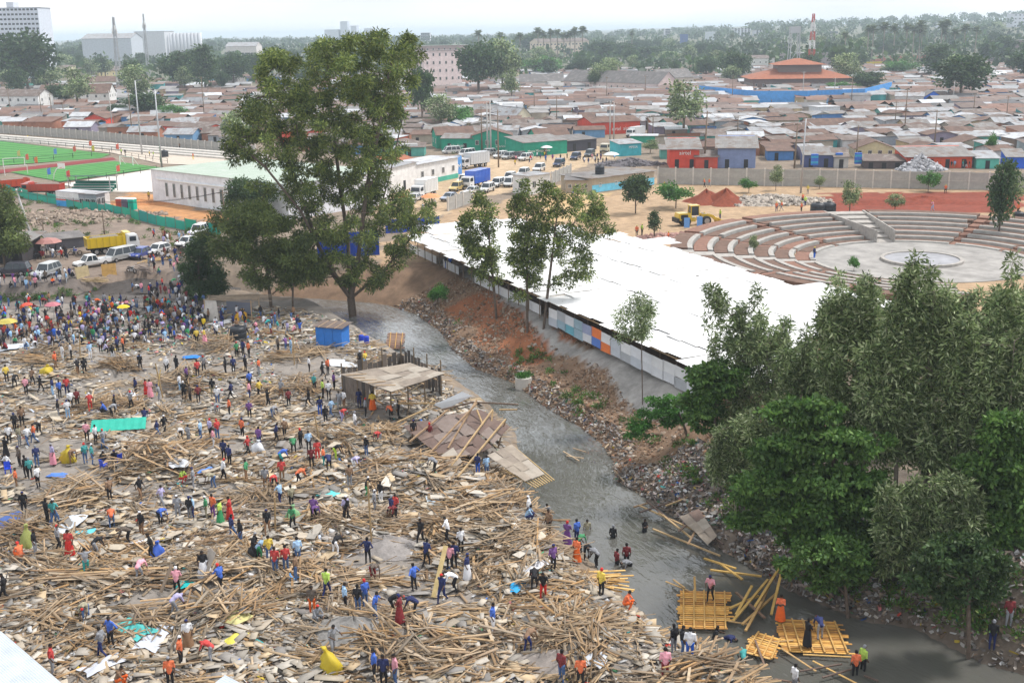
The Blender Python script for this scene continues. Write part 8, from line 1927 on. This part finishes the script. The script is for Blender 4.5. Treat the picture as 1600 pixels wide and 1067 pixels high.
def person(P, a, b, p, extra=None, face=None, scale=None):
    rsn = random.Random(int(P[0] * 977 + P[1] * 331)); top, legs = PCOL[a], PCOL[b]; dress = p in 'df'
    o = link('person', HI[PK[p]], None, P, (0, 0, rsn.uniform(0, 6.28) if face is None else face)); sc = scale or (rsn.uniform(.98, 1.06) if P[1] > 75 else rsn.uniform(1.04, 1.11)); o.scale = (sc * rsn.uniform(.98, 1.1), sc * 1.03, sc)
    j = rsn.uniform(.85, 1.15); o['top'] = [min(.9, (c * .85 + .15 * sum(top[0]) / 3) * j) for c in top[0]]; o['legs'] = [c * j for c in legs[0]]
    cp = rsn.choice([None] * 7 + ['W', 'R', 'N', 'E']); o['cap'] = list(PCOL[cp][0]) if cp else [.012, .011, .011]
    if dress:
        s = link('skirt', SKIRT, o); s['legs'] = [c * j for c in (top if p == 'f' else legs)[0]]
    if extra: cand_ = [f'person in a {top[1]} top {extra}', f'person in a {top[1]} top and {legs[1]} legwear {extra}']
    else:
        near = sorted(SHW2, key=lambda q: (q[0][0] - P[0]) ** 2 + (q[0][1] - P[1]) ** 2)[:4]; cand_ = []
        for nm_i, (q, nm) in enumerate(near):
            dx, dy = P[0] - q[0], P[1] - q[1]; rel = ('left of' if dx < 0 else 'right of') if abs(dx) > abs(dy) * .8 else ('behind' if dy > 0 else 'in front of')
            what = f'{legs[1] if p != "f" else top[1]} {"skirt" if p == "d" else "robe" if p == "f" else "trousers"}'; nm_p = {'d': 'standing', 'f': 'standing'}.get(p, PN[p])
            cand_ += [f'person in {top[1]} top and {what}, {nm_p} {rel} {nm}']
        cand_ += [c + x for c in cand_[:2] for x in (', nearer one', ', farther one', ', middle one')]
    lb = next((c for c in cand_ if c not in LABELS), cand_[0]); LABELS[lb] = 1
    tag(o, lb, 'person'); return o
PEOPLE = []
for (ox, oy), k, txt in ZONES:
    for e in txt.split():
        x, y, a, b, p = e.split(','); px, py = ox + float(x) / k, oy + float(y) / k
        P = G(px, min(py, 1100)); P[2] += .06; PEOPLE.append(person(P, a, b, p))
for pp, a, b, p, ex in RIVERP: P = W(*pp, ZW); P[2] = ZW - .75; person(P, a, b, p, ex)
for pp, a, b, p, ex in RAFTP: P = W(*pp, ZW + .32); person(P, a, b, p, ex)
for pp, a, b, p, ex in WATERP: P = W(*pp, ZW); P[2] = ZW - .3; person(P, a, b, p, ex)
for pp, a, b, p, ex in BANKP: P = G(*pp); P[2] += .04; person(P, a, b, p, ex)
for pp, a, b, ex in WORKP: P = G(*pp); P[2] += .03; o = person(P, a, b, random.choice('swtr'), ex); o['label'] = o['label'].replace('person in a', 'site worker in a' if pp[0] > 900 else 'person in a'); o['cap'] = [.6, .5, .05] if pp[0] > 900 else o['cap']
# things people carry
for px, py, L, w_, rz, tilt, c, lb in [(326,905,1.9,1.0,.6,1.1,(.36,.32,.28),'grey board carried upright by the man in the blue shirt'),(688,925,3.2,.3,1.2,.9,(.55,.42,.2),'long pale plank carried by the man in navy'),(668,884,1.8,.2,.2,1.3,(.4,.3,.2),'short plank held upright in front of the man in navy'),(10,925,1.2,.9,.4,1.2,(.05,.05,.06),'dark board carried at the left edge'),(250,620,2.6,.25,.2,1.35,(.55,.4,.15),'tall yellow plank held upright near the grey shirted man'),(262,925,1.8,.25,.9,1.0,(.25,.19,.14),'dark plank held by the crouching man in pink'),(850,925,1.0,.3,.3,1.2,(.42,.33,.24),'short pale plank carried by the man in red trousers'),(452,620,4.0,.2,-.7,.4,(.2,.14,.1),'long dark beam carried by two men'),(318,1030,2.0,.5,.3,1.2,(.4,.33,.24),'brown board leaning by the red shirted worker')]:
    P = G(px, py); P[2] += math.sin(tilt) * L / 2 + .15; o = MB().box((0, 0, 0), (L, w_, .03)).build('carried_board', M_WOOD, None, loc=P, rot=(random.uniform(-.3, .3), -tilt, rz)); o['tint'] = list(c); tag(o, lb, 'board')

# the dense crowd at the market edge, one mass of people too many to tell apart
lo = {}
for p, me in LO.items():
    n = len(me.vertices); v = np.zeros(n * 3); me.vertices.foreach_get('co', v); q = [tuple(f.vertices) for f in me.polygons]; q = np.array([f if len(f) == 4 else f + (f[2],) for f in q if len(f) in (3, 4)]); q = q[[len(set(f)) == 4 for f in q]]
    mi = np.zeros(len(me.polygons), int); me.polygons.foreach_get('material_index', mi); lo[p] = (v.reshape(-1, 3), q, mi[[len(f.vertices) == 4 for f in me.polygons]])
spots = []
rs = random.Random(77)
def scatter(poly, n, mind):
    P_ = np.array(poly); a, b = P_.min(0), P_.max(0); t_ = 0; got = []
    while len(got) < n and t_ < n * 80:
        t_ += 1; q = (rs.uniform(a[0], b[0]), rs.uniform(a[1], b[1]))
        if in_poly([q[0]], [q[1]], poly)[0]:
            w_ = G(*q)
            if all((w_[0] - s[0]) ** 2 + (w_[1] - s[1]) ** 2 > mind ** 2 for s in got[-80:]): got.append(w_)
    spots.extend(got)
scatter([(0,478),(120,474),(250,480),(330,496),(330,530),(200,545),(0,552)], 300, .6)
scatter([(200,455),(300,445),(330,480),(290,495),(230,480)], 40, .7)
scatter([(0,448),(115,436),(115,446),(0,460)], 46, .5)
scatter([(330,490),(470,500),(470,530),(330,530)], 34, 1.2)
scatter([(230,402),(285,402),(285,432),(235,432)], 22, .7)
scatter([(30,395),(120,402),(120,410),(30,412)], 22, .8)
scatter([(235,372),(300,376),(290,396),(262,396)], 16, .8)
scatter([(590,318),(690,318),(690,332),(590,335)], 16, 1.0)
scatter([(800,246),(890,246),(885,260),(800,262)], 16, 1.5)
scatter([(1380,262),(1520,262),(1520,264),(1380,264)], 22, .8)
scatter([(910,250),(960,248),(960,258),(910,260)], 14, 1.0)
scatter([(1240,600),(1560,600),(1580,760),(1300,720)], 60, 1.2)
scatter([(1200,158),(1380,160),(1380,166),(1200,168)], 24, 1.5)
V_, F_, C_ = [], [], []; nb_ = 0
keys = list('RROYGTBNNNNAAPKWWWWWEEEDDDDDDDDDDDMMUUVJJC'); lk = list('DDDDDDNNJJJEEUHWM')
SKIN = np.array([.09, .05, .033])
for P in spots:
    p = rs.choice(['stand', 'stand', 'turn', 'walk', 'reach', 'bend', 'hips', 'carry', 'crouch'] if P[1] < 200 else ['stand', 'walk', 'turn']); v, f, mi = lo[p]; a = rs.uniform(0, 6.28); ca, sa = math.cos(a), math.sin(a); s = rs.uniform(.92, 1.05)
    V_.append(np.stack([ca * v[:, 0] - sa * v[:, 1], sa * v[:, 0] + ca * v[:, 1], v[:, 2]], 1) * s + P); F_.append(f + nb_); nb_ += len(v)
    t_ = np.array(PCOL[rs.choice(keys)][0]) * rs.uniform(.8, 1.15); l_ = np.array(PCOL[rs.choice(lk)][0]); cp = np.array(PCOL[rs.choice('WRYO')][0]) if rs.random() < .12 else np.array([.012, .011, .011])
    C_.append(np.stack([SKIN, t_, l_, np.array([.05, .045, .045]), cp])[mi])
tag(link('crowd', fast_mesh('crowd', np.vstack(V_), np.vstack(F_), mat('crowd_tone', tone=True, rough=.85, var=.1, scale=5), fcol=np.vstack(C_), smooth=True)), 'dense crowd of people at the market edge and along the roads', 'crowd', kind='stuff')
# ------------------------------------------------------------------ haze over the whole place
hm = bpy.data.materials.new('haze_air'); hm.use_nodes = True; t = hm.node_tree; t.nodes.clear()
ho = t.nodes.new('ShaderNodeOutputMaterial'); hv = t.nodes.new('ShaderNodeVolumePrincipled')
hv.inputs['Color'].default_value = (.74, .87, 1.0, 1); hv.inputs['Density'].default_value = .00019; hv.inputs['Anisotropy'].default_value = .1
t.links.new(hv.outputs[0], ho.inputs['Volume'])
hb = MB().box((0, 7500, 31), (24000, 18000, 78)).build('haze', hm); tag(hb, kind='stuff')
hb['label'] = 'thin bluish haze in the air'; hb['category'] = 'haze'
